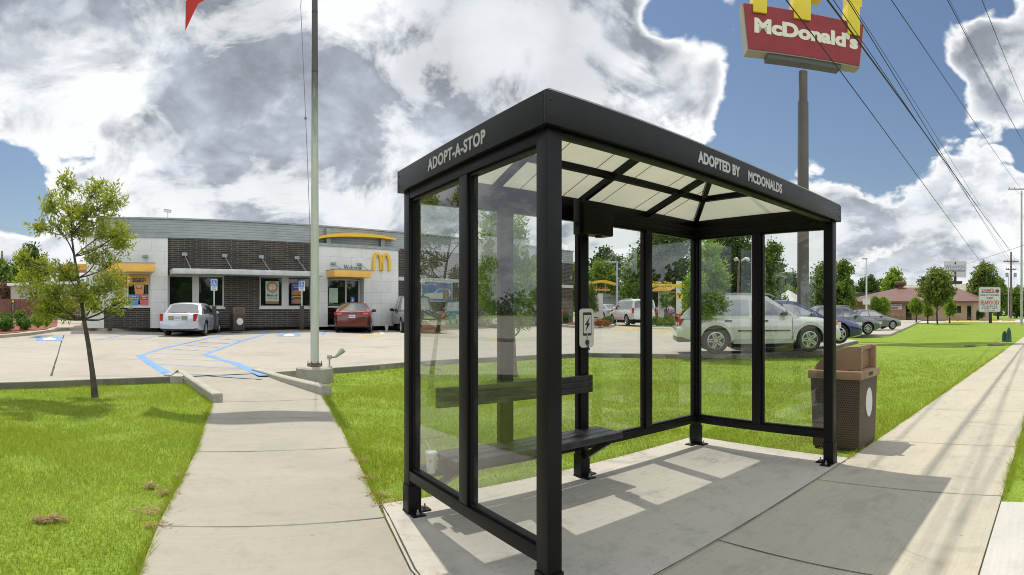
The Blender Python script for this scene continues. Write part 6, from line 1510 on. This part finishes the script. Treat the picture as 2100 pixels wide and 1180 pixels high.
for px, y0, y1, lab in ((26.5, 615, 638, 'narrow dark banner with a yellow disc hanging on the left end of the fence'), (101.5, 622, 637, 'narrow dark blue banner on the fence behind the round shrubs')):
    d = 39.4; u, v = at(px, d); z = hz(y1, d); h = hz(y0, d) - z; o = thing('fence_banner', lab, 'banner', (u, v, z), -az(px) , 'banners on the board fence')
    MB().box(-.12, .12, -.03, 0, 0, h).build('cloth', M('banner_navy', (.03, .035, .06), .7), o)
    MB().prism(disc(0, h - .12, .09, .09, 16), -.006, 0, xz(-.031)).build('disc', SYEL, o)
    t = text('lettering', 'DRIVE THRU', M('print_cream2', (.6, .58, .5), .6), o, (-.03, -.033, .03), (R90, -R90, 0), .09, h - .32, .003, .01) if px < 60 else None
    if t: t.location = (.05, -.033, .04)
# parking bumpers at the seafood place
YB_ = M('kerb_yellow', (.62, .42, .06), .7, var=.2, vs=2)
for k, (a, b) in enumerate(((1940, 1962), (1966, 1990), (1992, 2012), (2022, 2048), (2054, 2082))):
    d = 88.; A = Vector((*at(a, d), 0)); B = Vector((*at(b, d), 0)); e = B - A; o = thing('parking_bumper', 'yellow concrete parking bumper before the seafood restaurant', 'parking bumper', (A.x, A.y, hz(659, d) + .02), math.atan2(e.y, e.x), 'yellow parking bumpers')
    MB().box(0, e.length, -.08, .08, 0, .13).build('bar', YB_, o, bevel=.03)

# ------------------------------------------------------------------ trees, shrubs, grass
BARK = M('grey_bark', (.085, .07, .055), .9, var=.35, vs=9, bump=.8, bs=25); BARK_D = M('dark_bark', (.05, .042, .034), .9, var=.3, vs=5)
LF_YOUNG = leafmat('young_leaf', (.19, .27, .04), (.42, .46, .085), .42)
LF_WILLOW = leafmat('willow_leaf', (.13, .26, .035), (.28, .42, .06), .45)
LF_OAK = leafmat('oak_leaf', (.035, .075, .018), (.085, .15, .03), .3)
LF_MID = leafmat('mid_leaf', (.075, .15, .024), (.19, .29, .05), .35)
LF_LIGHT = leafmat('light_leaf', (.13, .24, .03), (.26, .37, .05), .4)
LF_STREET = leafmat('street_tree_leaf', (.085, .14, .03), (.21, .28, .06), .35)
LF_HEDGE = leafmat('hedge_leaf', (.05, .13, .02), (.13, .25, .04), .3)
LF_PINK = leafmat('flower_leaf', (.05, .09, .025), (.32, .16, .15), .3)
LF_FLOWER = leafmat('orange_flower', (.10, .14, .03), (.55, .13, .06), .3)
def rnd_unit(rng, n):
    v = rng.normal(size=(n, 3)); return v / np.linalg.norm(v, axis=1, keepdims=True)
def leaf_mesh(name, mat, parent, rng, lobes, n_clu, per, L, Wd, spread, shell=.5, up=.35, star=True):
    """n_clu twig ends through the lobes (centre, radii), each with per leaves of length L"""
    C = np.array([l[0] for l in lobes], float); Rr = np.array([l[1] for l in lobes], float)
    wts = (Rr.prod(1)) ** .6; wts /= wts.sum()
    k = rng.choice(len(lobes), n_clu, p=wts); d = rnd_unit(rng, n_clu)
    rad = shell + (1 - shell) * rng.random(n_clu) ** .6; rad *= rng.choice([1, 1, 1, 1.12, .6], n_clu)
    P0 = C[k] + d * Rr[k] * rad[:, None]
    ax = d + rng.normal(size=(n_clu, 3)) * .5 + np.array([0, 0, up]); ax /= np.linalg.norm(ax, axis=1, keepdims=True)
    P1 = np.repeat(P0, per, 0); A = np.repeat(ax, per, 0); m = len(P1)
    t = A * (.6 if star else .1) + rnd_unit(rng, m) * (.8 if star else 1.); t /= np.linalg.norm(t, axis=1, keepdims=True)
    base = P1 + rnd_unit(rng, m) * spread * rng.random((m, 1)) + A * (rng.random((m, 1)) - .6) * spread * 1.2
    b = np.cross(t, rnd_unit(rng, m)); b /= np.linalg.norm(b, axis=1, keepdims=True)
    nn = np.cross(t, b); sz = (.65 + .7 * rng.random((m, 1)))
    tip = base + t * L * sz; mid = base + t * L * .5 * sz + nn * L * .08
    V = np.stack([base, mid + b * Wd * .5 * sz, tip, mid - b * Wd * .5 * sz], 1).reshape(-1, 3)
    Q = np.arange(len(V)).reshape(-1, 4)
    return np_mesh(name, V, Q, mat, parent), P0
def limb(mb, a, b, r0, r1, rng, n=5, sag=.12, seg=6):
    a, b = Vector(a), Vector(b); L = (b - a).length; o = Vector(rng.normal(size=3)) * L * .06; pts = []
    for k in range(n + 1):
        t = k / n; p = a.lerp(b, t) + Vector((0, 0, 1)) * (-sag * L * t * (1 - t) * 1.6) + o * math.sin(t * 3.14)
        pts.append(p)
    mb.tube(pts, [r0 + (r1 - r0) * k / n for k in range(n + 1)], seg)
def sight_tree(name, label, px0, py0, trunk, lobes, mat, seed, n_clu, per=9, L=.10, W=.028, r0=.055, depth=.8, group=None, d=None, spread=.09):
    """a young tree read off the photograph: trunk and lobes are given in photo pixels around its foot"""
    rng = np.random.default_rng(seed); u, v = P(px0, py0); d = math.hypot(u, v); z0 = zg(u, v)
    o = thing(name, label, 'tree', (u, v, z0), -az(px0), group)
    X = lambda px: (px - px0) * d / F
    Z = lambda py: hz(py, d) - z0
    lb = []
    for q in lobes:
        px, py, rx, ry = q[:4]; s = d / F; yy = rng.uniform(-depth, depth) * .75 if len(q) < 5 else q[4]
        lb.append(((X(px), yy, Z(py)), (rx * s * 1.05, (rx + ry) * .5 * s * 1.1, ry * s * 1.05)))
    mb = MB(); pts = [(X(px), yo, Z(py)) for px, py, yo in trunk]; n = len(pts)
    rad = [r0 * (1.35 if k == 0 else 1 - .80 * k / (n - 1)) for k in range(n)]; pts[0] = (pts[0][0], pts[0][1], -.08)
    mb.tube(pts, rad, 10); mb.build('trunk', BARK, o, smooth=60)
    mb = MB(); rng2 = np.random.default_rng(seed + 5)
    lv, tips = leaf_mesh('crown', mat, o, rng, lb, n_clu, per, L, W, spread, shell=.25, up=.5)
    for c, r in lb:
        # each lobe hangs on a limb that leaves the trunk below it
        best = min(range(1, n), key=lambda k: (Vector(pts[k]) - Vector(c)).length + (3 if pts[k][2] > c[2] - .12 else 0))
        limb(mb, pts[best], c, rad[best] * .6, .008, rng2, 5, .10)
        near = tips[np.argsort(np.linalg.norm(tips - np.array(c), axis=1))[:26]]
        for tpt in near[::2]: limb(mb, Vector(c).lerp(Vector(pts[best]), rng2.uniform(0, .45)), tpt, .007, .003, rng2, 3, .08, 4)
    mb.build('limbs', BARK, o, smooth=60)
    return o
sight_tree('young_tree', 'slim young tree with a leaning trunk on the left lawn before the car park', 196, 815,
    [(196, 815, 0), (189, 760, 0), (181, 705, 0), (172, 655, 0), (166, 610, 0), (160, 570, .05), (152, 525, .08), (146, 480, .05), (148, 430, 0)],
    [(140, 392, 24, 22), (107, 425, 20, 26), (150, 425, 36, 30), (200, 388, 26, 24), (226, 418, 24, 26), (188, 440, 38, 26), (82, 466, 22, 14), (120, 468, 30, 16), (160, 465, 34, 22), (246, 482, 24, 26), (254, 502, 20, 22), (214, 478, 30, 22), (200, 520, 30, 18),
     (42, 528, 20, 14), (75, 545, 38, 22), (55, 572, 34, 20), (108, 600, 40, 24), (95, 636, 38, 18), (62, 600, 24, 16), (135, 560, 30, 18), (215, 590, 42, 26), (244, 572, 24, 20), (166, 605, 36, 24), (248, 618, 26, 14), (190, 628, 34, 18), (130, 635, 30, 16), (225, 545, 22, 16), (240, 640, 16, 10)],
    LF_YOUNG, 3, 1150, 9, .095, .027, .054, .75)
sight_tree('young_tree', 'slim young tree with pale willow like leaves seen through the left glass panel', 1056, 773,
    [(1056, 773, 0), (1054, 730, 0), (1053, 690, 0), (1051, 640, 0), (1047, 590, 0), (1040, 530, .05), (1034, 480, 0)],
    [(1016, 462, 24, 34), (1055, 470, 32, 42), (1002, 520, 28, 30), (1045, 530, 40, 36), (1075, 560, 30, 40), (1000, 570, 28, 30), (1040, 590, 44, 34), (990, 615, 26, 18), (1075, 620, 26, 26), (1025, 640, 36, 20), (1065, 655, 24, 16), (1090, 590, 22, 30), (1010, 490, 30, 30), (1030, 430, 16, 18)],
    LF_WILLOW, 8, 1100, 9, .13, .030, .055, .7)
sight_tree('young_tree', 'young light green tree behind the shelter corner post and before the white suv', 1431, 738,
    [(1431, 738, 0), (1432, 690, 0), (1436, 640, 0), (1442, 590, 0), (1448, 540, .05), (1452, 500, 0)],
    [(1456, 516, 20, 24), (1446, 555, 28, 26), (1468, 580, 26, 26), (1428, 585, 24, 20), (1455, 615, 36, 20), (1420, 625, 20, 16), (1476, 625, 18, 14), (1440, 640, 24, 14), (1462, 545, 26, 26), (1412, 600, 14, 16), (1450, 650, 18, 12), (1430, 540, 16, 18)],
    LF_WILLOW, 11, 620, 9, .15, .038, .055, .7)

def big_tree(name, label, px, d, yb, yt, hw, mat, seed, dens=1.0, trunk=.22, leaf=.42, group=None, squat=1.0, low=.16, tk=BARK_D, zbase=None):
    """a grown tree: trunk, limbs to a dozen lobes, and leaf sprays clustered over the lobes"""
    rng = np.random.default_rng(seed); u, v = at(px, d); z0 = zbase if zbase is not None else min(zg(u, v), hz(yb, d)); H = hz(yt, d) - z0; Wc = hw * d / F
    o = thing(name, label, 'tree', (u, v, z0), rng.uniform(0, 6), group)
    lobes = []; nl = 15
    for k in range(nl):
        t = (k + .5) / nl; z = H * (low + .10 + (.84 - low) * t ** .85); prof = math.sin(math.pi * min(1, (t * .80 + .20))) ** .6
        a = k * 2.4 + rng.uniform(-.4, .4); rr2 = Wc * prof * rng.uniform(.40, .72) * (0 if k == nl - 1 else 1)
        lr = Wc * rng.uniform(.34, .52) * (.75 + .4 * prof)
        lobes.append(((rr2 * math.cos(a), rr2 * math.sin(a), min(z, H - lr * .75 * squat)), (lr, lr, lr * .75 * squat)))
    n_clu = int(340 * dens)
    mb = MB(); top = H * .72; pts = [(0, 0, -.3), (.05 * Wc, 0, H * .2), (0, .04 * Wc, H * .45), (0, 0, top)]
    mb.tube(pts, [trunk * 1.3, trunk, trunk * .7, trunk * .25], 8); mb.build('trunk', tk, o, smooth=60)
    mb = MB()
    for c, r in lobes: limb(mb, (0, 0, max(H * low * .9, c[2] * .55)), c, trunk * .4, .03, rng, 4, .1, 5)
    mb.build('limbs', tk, o, smooth=60)
    leaf_mesh('crown', mat, o, rng, lobes, n_clu, 14, leaf, leaf * .55, leaf * 1.5, shell=.62, up=.3, star=False)
    return o
BG = [  # name, label, px, d, base row, top row, half width px, leaf, density, leaf size
    ('oak_tree', 'big dark tree behind the shed at the left edge', 62, 75, 645, 503, 52, LF_OAK, 1.5, .42),
    ('leafy_tree', 'green tree at the far left edge beyond the fence', 3, 70, 645, 533, 26, LF_MID, 1.1, .4),
    ('flowering_tree', 'dull pink flowering tree at the left edge above the fence', 8, 52, 645, 583, 22, LF_PINK, .8, .26),
    ('leafy_tree', 'tree behind the long grey building left of the restaurant', 140, 82, 645, 545, 34, LF_MID, 1.0, .42),
    ('leafy_tree', 'tree just past the end of the dark brick wall', 1186, 78, 645, 536, 24, LF_MID, 1.0, .42),
    ('leafy_tree', 'round dark topped tree above the drive through arch', 1245, 95, 645, 505, 36, LF_OAK, 1.4, .5),
    ('leafy_tree', 'lower pale green tree in front of the round dark topped one', 1236, 80, 645, 532, 32, LF_LIGHT, 1.1, .42),
    ('leafy_tree', 'pale tree left of the great oak behind the drive through', 1300, 72, 645, 520, 30, LF_MID, 1.0, .4),
    ('oak_tree', 'great dark oak behind the drive through bar', 1362, 78, 650, 462, 78, LF_OAK, 3.4, .46),
    ('oak_tree', 'great dark tree behind the young tree and the tall pale blue pole', 1500, 84, 650, 468, 74, LF_OAK, 3.4, .5),
    ('leafy_tree', 'mid green tree at the right side of the great dark trees', 1584, 74, 645, 490, 30, LF_MID, 1.3, .42),
    ('leafy_tree', 'far dark tree just left of the thick sign pole', 1618, 130, 645, 558, 32, LF_OAK, 1.0, .6),
    ('small_tree', 'small yellow green tree just left of the thick sign pole', 1620, 80, 645, 588, 16, LF_LIGHT, .6, .34),
    ('leafy_tree', 'bright green tree between the thick sign pole and the shelter front post', 1690, 88, 650, 538, 36, LF_MID, 1.4, .44),
    ('leafy_tree', 'bright green tree just right of the shelter front post', 1730, 84, 650, 532, 24, LF_MID, 1.2, .42),
    ('leafy_tree', 'far low dark tree between the light pole and the brown roof', 1778, 135, 645, 568, 30, LF_OAK, 1.0, .6),
    ('leafy_tree', 'tree rising behind the left half of the brown roof', 1833, 128, 645, 550, 24, LF_LIGHT, 1.1, .55),
    ('leafy_tree', 'low tree behind the white shingled roof', 1898, 140, 645, 566, 22, LF_OAK, .9, .55),
    ('street_tree', 'bushy tree standing on the lawn before the white shingled roof', 1923, 67, 667, 552, 37, LF_STREET, 1.9, .30),
    ('street_tree', 'small round headed tree left of the bushy lawn tree', 1879, 72, 662, 612, 14, LF_LIGHT, .6, .24),
    ('street_tree', 'small thin tree right of the bushy lawn tree', 1948, 72, 664, 612, 12, LF_LIGHT, .4, .24),
    ('street_tree', 'thin staked sapling between the two small lawn trees', 1903, 70, 664, 620, 10, LF_LIGHT, .35, .22),
    ('street_tree', 'slender shrub like tree left of the shrimp banner', 1795, 76, 656, 609, 12, LF_MID, .6, .26),
    ('street_tree', 'slender light tree in front of the shrimp banner', 1813, 76, 656, 610, 12, LF_LIGHT, .55, .26),
    ('leafy_tree', 'large full tree behind the white roadside sign', 2019, 106, 656, 536, 32, LF_STREET, 1.8, .5),
    ('leafy_tree', 'tree between the large full tree and the utility pole', 2047, 110, 656, 570, 24, LF_MID, 1.2, .5),
    ('leafy_tree', 'lower tree behind the utility pole at the right edge', 2084, 128, 654, 590, 24, LF_MID, 1.1, .55),
    ('leafy_tree', 'last low tree at the right edge of the picture', 2118, 120, 654, 585, 24, LF_MID, 1.0, .55)]
for k, (nm, lab, px, d, yb, yt, hw, mt, dn, lf) in enumerate(BG):
    big_tree(nm, lab, px, d, yb, yt, hw, mt, 40 + k, dn, .09 if nm in ('street_tree', 'small_tree') else .2, lf, 'trees beyond the car park' if nm in ('leafy_tree', 'oak_tree') else None, 1.05, .30 if nm == 'street_tree' else .08)
# trees out of frame to the left and across the road: they show as reflections in the panes
for k, (u, v, h, w) in enumerate(((-20, 8, 9, 4), (-27, 16, 11, 5), (-30, 3, 10, 5))):
    rng = np.random.default_rng(90 + k); d = math.hypot(u, v); px = 1050 + (math.atan2(u, v) - AZ) * F
    big_tree('leafy_tree', ('tree', 'taller tree', 'wide tree')[k] + ' standing to the left beyond the lawn, mirrored in the shelter glass', px, d, 0, YH - (h - EYE) * F / d, w * F / d, LF_OAK, 70 + k, 1.0, .2, .42, None, zbase=0)
rng = np.random.default_rng(5)
lobes = []
for k in range(60):
    u = -75 + 190 * (k + rng.random()) / 60; lobes.append(((u, -34 - 7 * rng.random(), rng.uniform(2, 6.5)), (rng.uniform(3, 5), 3.5, rng.uniform(2.5, 4))))
tag(leaf_mesh('far_wood', LF_OAK, None, rng, lobes, 2600, 9, 1.1, .8, 1.2, .5, .3, False)[0], kind='stuff')
lobes = []
for k in range(110):
    a = -.95 + 2.75 * (k + rng.random()) / 110; d = rng.uniform(190, 240); lobes.append(((d * math.sin(a), d * math.cos(a), rng.uniform(2, 8)), (6, 6, rng.uniform(3.5, 6))))
tag(leaf_mesh('far_treeline', LF_OAK, None, rng, lobes, 3400, 9, 1.6, 1.1, 1.6, .5, .3, False)[0], kind='stuff')

def bush(name, label, px, py, hw, top, mat, seed, d=None, n=240, leaf=.07, group=None, cone=False, stem=0., off=LOFF + .16, box=None):
    rng = np.random.default_rng(seed)
    if d is None: u, v = P(px, py, off); d = math.hypot(u, v); z = zg(u, v) + off
    else: u, v = at(px, d); z = hz(py, d)
    H = hz(top, d) - z; w = hw * d / F; o = thing(name, label, 'shrub' if not box else 'hedge', (u, v, z), -az(px), group); lobes = []
    if box:
        for k in range(9): lobes.append(((-w + 2 * w * (k + .5) / 9, 0, H * .5), (w / 7, .35, H * .52)))
    elif cone:
        for k in range(7): t = k / 6; lobes.append(((rng.normal() * .04 * w, rng.normal() * .04 * w, stem + (H - stem) * (.12 + .80 * t)), (w * (1.02 - .8 * t ** 1.4), w * (1.02 - .8 * t ** 1.4), (H - stem) * .14)))
    else:
        for k in range(8): a = rng.uniform(0, 6.28); q = rng.uniform(.2, .55); lobes.append(((w * q * math.cos(a), w * q * math.sin(a), stem + (H - stem) * rng.uniform(.40, .66)), (w * .55, w * .55, (H - stem) * .40)))
        lobes.append(((0, 0, stem + (H - stem) * .5), (w * .8, w * .8, (H - stem) * .46)))
    mb = MB()
    for k in range(5): limb(mb, (rng.normal() * .02, rng.normal() * .02, -.05), (rng.normal() * w * .3, rng.normal() * w * .3, stem + (H - stem) * .5), .03, .012, rng, 3, .0, 5)
    if stem: mb.cyl((0, 0), .04, -.05, stem + .2, 8)
    mb.build('stems', BARK_D, o)
    leaf_mesh('foliage', mat, o, rng, lobes, n, 8, leaf, leaf * .55, leaf * 1.2, .72, .4, False); return o
bush('round_shrub', 'dark round clipped shrub at the left edge of the red mulch', 12, 680, 20, 650, LF_HEDGE, 1, n=420, group='shrubs in the mulch bed')
bush('round_shrub', 'dark round clipped shrub second from the left edge', 52, 677, 19, 650, LF_HEDGE, 2, n=420, group='shrubs in the mulch bed')
bush('round_shrub', 'dark shrub behind the two clipped ones at the left edge', 14, 660, 17, 643, LF_HEDGE, 3, d=27, n=260, group='shrubs in the mulch bed')
bush('round_shrub', 'small green shrub behind the clipped ones', 42, 660, 13, 638, LF_MID, 4, d=27, n=260, group='shrubs in the mulch bed')
bush('round_shrub', 'pale mixed shrub just left of the largest one', 78, 670, 14, 646, LF_LIGHT, 5, d=23.5, n=320, group='shrubs in the mulch bed')
bush('round_shrub', 'largest pale shrub at the right end of the mulch bed', 95, 668, 20, 633, LF_LIGHT, 6, d=24.5, n=460, group='shrubs in the mulch bed')
bush('topiary_shrub', 'tall cone shaped clipped shrub beside the drive through arch', 1213, 653, 15, 582, LF_MID, 7, d=47, n=420, leaf=.12, cone=True, stem=.5)
bush('topiary_shrub', 'round headed clipped tree left of the white gate post', 1366, 652, 13.5, 599, LF_LIGHT, 8, d=43, n=380, leaf=.11, cone=False, stem=.75)
bush('topiary_shrub', 'round headed clipped tree touching the white gate post', 1386, 652, 11, 602, LF_LIGHT, 9, d=44, n=320, leaf=.11, stem=.75)
bush('topiary_shrub', 'loose light tree right of the white gate post', 1409, 652, 13, 606, LF_LIGHT, 10, d=44, n=300, leaf=.11, stem=.6)
bush('hedge', 'low clipped hedge in the planting bed by the drive through', 1376, 668, 42, 650, LF_HEDGE, 12, d=38, n=700, leaf=.09, box=True)
bush('flowering_shrub', 'low orange flowering shrubs in the island by the charging sign', 1228, 669, 10, 657, LF_FLOWER, 13, d=36, n=240, leaf=.08)
bush('flowering_shrub', 'low orange flowering plant at the right of the small island', 1243, 668, 8, 659, LF_FLOWER, 14, d=36, n=180, leaf=.08)
bush('low_shrub', 'low green shrub in the small island behind the flowers', 1246, 664, 11, 651, LF_HEDGE, 15, d=38, n=240, leaf=.09)
bush('low_shrub', 'low green shrub between the brick wall end and the charging sign', 1158, 660, 14, 645, LF_HEDGE, 16, d=41, n=260, leaf=.1)
bush('low_shrub', 'low green shrub against the brick wall by the pickup truck', 850, 672, 16, 648, LF_HEDGE, 17, d=30.5, n=300, leaf=.09)
bush('low_shrub', 'dark low shrub under the far trees beside the seafood restaurant', 2005, 656, 14, 636, LF_OAK, 18, d=92, n=260, leaf=.2)

# grass blades: thick near the viewer, thinner and coarser further off
def grass():
    rng = np.random.default_rng(77)
    keep_out = [np.array(WALK), np.array(SLAB), np.array(LOT)]
    out = []
    for (u0, u1, v0, v1, dens, dmin, dmax, hh, ww) in ((-9, 9, 2.07, 13.6, 3600, 0, 7.2, .052, .0068), (-14, 12, 2.07, 14.5, 1500, 7.2, 11.5, .055, .010), (-16, 24, 2.07, 15, 420, 11.5, 19, .060, .018), (5, 9, -.4, .447, 2600, 3.5, 9.5, .055, .007)):
        n = int((u1 - u0) * (v1 - v0) * dens); p = np.stack([rng.uniform(u0, u1, n), rng.uniform(v0, v1, n)], 1)
        d = np.hypot(p[:, 0], p[:, 1]); a = np.arctan2(p[:, 0], p[:, 1]) - AZ
        ok = (d >= dmin) & (d < dmax) & (np.abs(a) < 1.3) & (rng.random(n) < np.clip((20 - d) / 7, .06, 1))
        for k in keep_out: ok &= ~pip(p, k)
        # worn soil along the pavement edges and under the bin
        nz = np.sin(p[:, 0] * 3.1 + 1.3 * np.sin(p[:, 1] * 2.3)) * np.sin(p[:, 1] * 2.7 + np.sin(p[:, 0] * 1.9)) 
        ok &= rng.random(n) < np.where(nz > .55, .45, 1.0)
        ok &= ~((np.abs(p[:, 0] - 5.75) < .55) & (np.abs(p[:, 1] - 2.3) < .42) & (rng.random(n) < .85))
        ok &= ~((np.abs(p[:, 1] - 4.22) < .2) & (p[:, 0] > 1.5) & (p[:, 0] < 5.4) & (rng.random(n) < .65))
        p = p[ok]; out.append((p, np.full(len(p), hh), np.full(len(p), ww)))
    p = np.concatenate([o[0] for o in out]); h = np.concatenate([o[1] for o in out]); w = np.concatenate([o[2] for o in out]); n = len(p)
    cell = {}
    z = np.array([0.0 if v < 3.5 else cell.setdefault((round(u * 2), round(v * 2)), None) or 0.0 for u, v in p]) * 0
    far = p[:, 1] > 3.5; gu, gv = np.arange(-18, 48, 1.), np.arange(3, 17, 1.); G = np.array([[zg(a, b) for b in gv] for a in gu])
    fu = np.clip(p[:, 0] + 18, 0, len(gu) - 1.001); fv = np.clip(p[:, 1] - 3, 0, len(gv) - 1.001); i, j = fu.astype(int), fv.astype(int); a, b = fu - i, fv - j
    z = np.where(far, G[i, j] * (1 - a) * (1 - b) + G[i + 1, j] * a * (1 - b) + G[i, j + 1] * (1 - a) * b + G[i + 1, j + 1] * a * b, 0)
    patch = .75 + .5 * (np.sin(p[:, 0] * 1.7 + 2 * np.sin(p[:, 1] * .9)) * .5 + .5) * (np.sin(p[:, 1] * 1.3 + p[:, 0] * .6) * .5 + .5)
    h = h * rng.uniform(.5, 1.25, n) * patch
    th = rng.uniform(0, 6.283, n); ln = rng.uniform(.15, .95, n); ph = rng.uniform(0, 6.283, n)
    B = np.stack([p[:, 0], p[:, 1], z - .005], 1); s = np.stack([np.cos(th), np.sin(th), 0 * th], 1) * (w / 2)[:, None]
    tip = B + np.stack([np.cos(ph) * ln * h, np.sin(ph) * ln * h, h], 1)
    V = np.stack([B - s, B + s, tip], 1).reshape(-1, 3)
    return V, np.arange(len(V)).reshape(-1, 3)
def fringe():
    """longer blades that lean over the pavement edges"""
    rng = np.random.default_rng(78); out = []
    w = WALK; edges = [(w[k], w[k + 1], 700) for k in range(2, 8)] + [(w[k], w[(k + 1) % len(w)], 700) for k in range(11, len(w))] + [((5.31, 2.3), (5.34, 4.03), 260), ((5.33, 4.05), (1.56, 4.05), 160), ((5.3, 2.07), (22, 2.07), 330), ((4.4, .44), (14, .44), 420)]
    for a, b, dens in edges:
        a, b = np.array(a), np.array(b); L = np.linalg.norm(b - a); n = int(L * dens); t = rng.random(n); e = (b - a) / L; nr = np.array([-e[1], e[0]])
        for sgn in (-1, 1):
            q = a + (b - a) * t[:, None] + nr * sgn * np.abs(rng.normal(0, .018, n))[:, None]
            if sgn == (1 if a[0] < 3 and a[1] > 2.07 and w[2][0] <= a[0] else -1): pass
            ok = np.ones(n, bool)
            for k in (WALK, SLAB, LOT): ok &= ~pip(q, np.array(k))
            ok &= ~((q[:, 1] > SIDE_V0) & (q[:, 1] < SIDE_V1)); ok &= np.sin(q[:, 0] * 5 + q[:, 1] * 3) + rng.normal(0, .6, n) > -.5
            ok &= ~((q[:, 1] < 4.04) & (q[:, 0] > 1.2) & (q[:, 0] < 1.7))
            q = q[ok]; m = len(q)
            z = np.array([zg(*p) for p in q]); h = rng.uniform(.03, .085, m); th = rng.uniform(0, 6.28, m); ph = rng.uniform(0, 6.28, m); l = rng.uniform(.3, 1.3, m)
            B = np.stack([q[:, 0], q[:, 1], z], 1); s = np.stack([np.cos(th), np.sin(th), 0 * th], 1) * .004
            out.append(np.stack([B - s, B + s, B + np.stack([np.cos(ph) * l * h, np.sin(ph) * l * h, h], 1)], 1).reshape(-1, 3))
    return np.concatenate(out)
V, Q = grass()
V = np.concatenate([V, fringe()]); Q = np.arange(len(V)).reshape(-1, 3)
GR = leafmat('grass_blade', (.185, .28, .02), (.37, .43, .06), .4, rough=.6)
tag(np_mesh('lawn_grass', V, Q, GR), kind='stuff')
def straw(spots):
    rng = np.random.default_rng(9); V = []
    for (px, py, r, n, hh) in spots:
        u, v = P(px, py)
        q = rng.normal(size=(n, 2)) * np.array([r, r * .6]) + [u, v]; th = rng.uniform(0, 6.28, n); L = rng.uniform(.02, .07, n)
        z = np.array([zg(a, b) for a, b in q]) + rng.uniform(.0, hh, n) + .012; e = np.stack([np.cos(th) * L, np.sin(th) * L, rng.uniform(-.01, .015, n)], 1); B = np.stack([q[:, 0], q[:, 1], z], 1)
        s = np.stack([-np.sin(th), np.cos(th), 0 * th], 1) * .0035; V.append(np.stack([B - s, B + s, B + e], 1).reshape(-1, 3))
    V = np.concatenate(V); return V, np.arange(len(V)).reshape(-1, 3)
V, Q = straw([(85, 1073, .035, 150, .03), (112, 1070, .04, 170, .03), (345, 1015, .05, 160, .02), (315, 1050, .10, 160, .015), (308, 1003, .03, 120, .04), (375, 980, .04, 90, .02), (330, 1085, .06, 120, .02), (247, 812, .12, 120, .01), (735, 950, .05, 160, .02), (750, 985, .05, 160, .02), (775, 1020, .05, 160, .02), (800, 1040, .08, 220, .02), (1100, 1008, .2, 240, .01), (1300, 945, .3, 300, .01), (1700, 930, .16, 300, .01), (1640, 905, .15, 150, .01)])
tag(np_mesh('dead_grass', V, Q, leafmat('straw', (.24, .14, .06), (.46, .33, .17), .25)), kind='stuff')
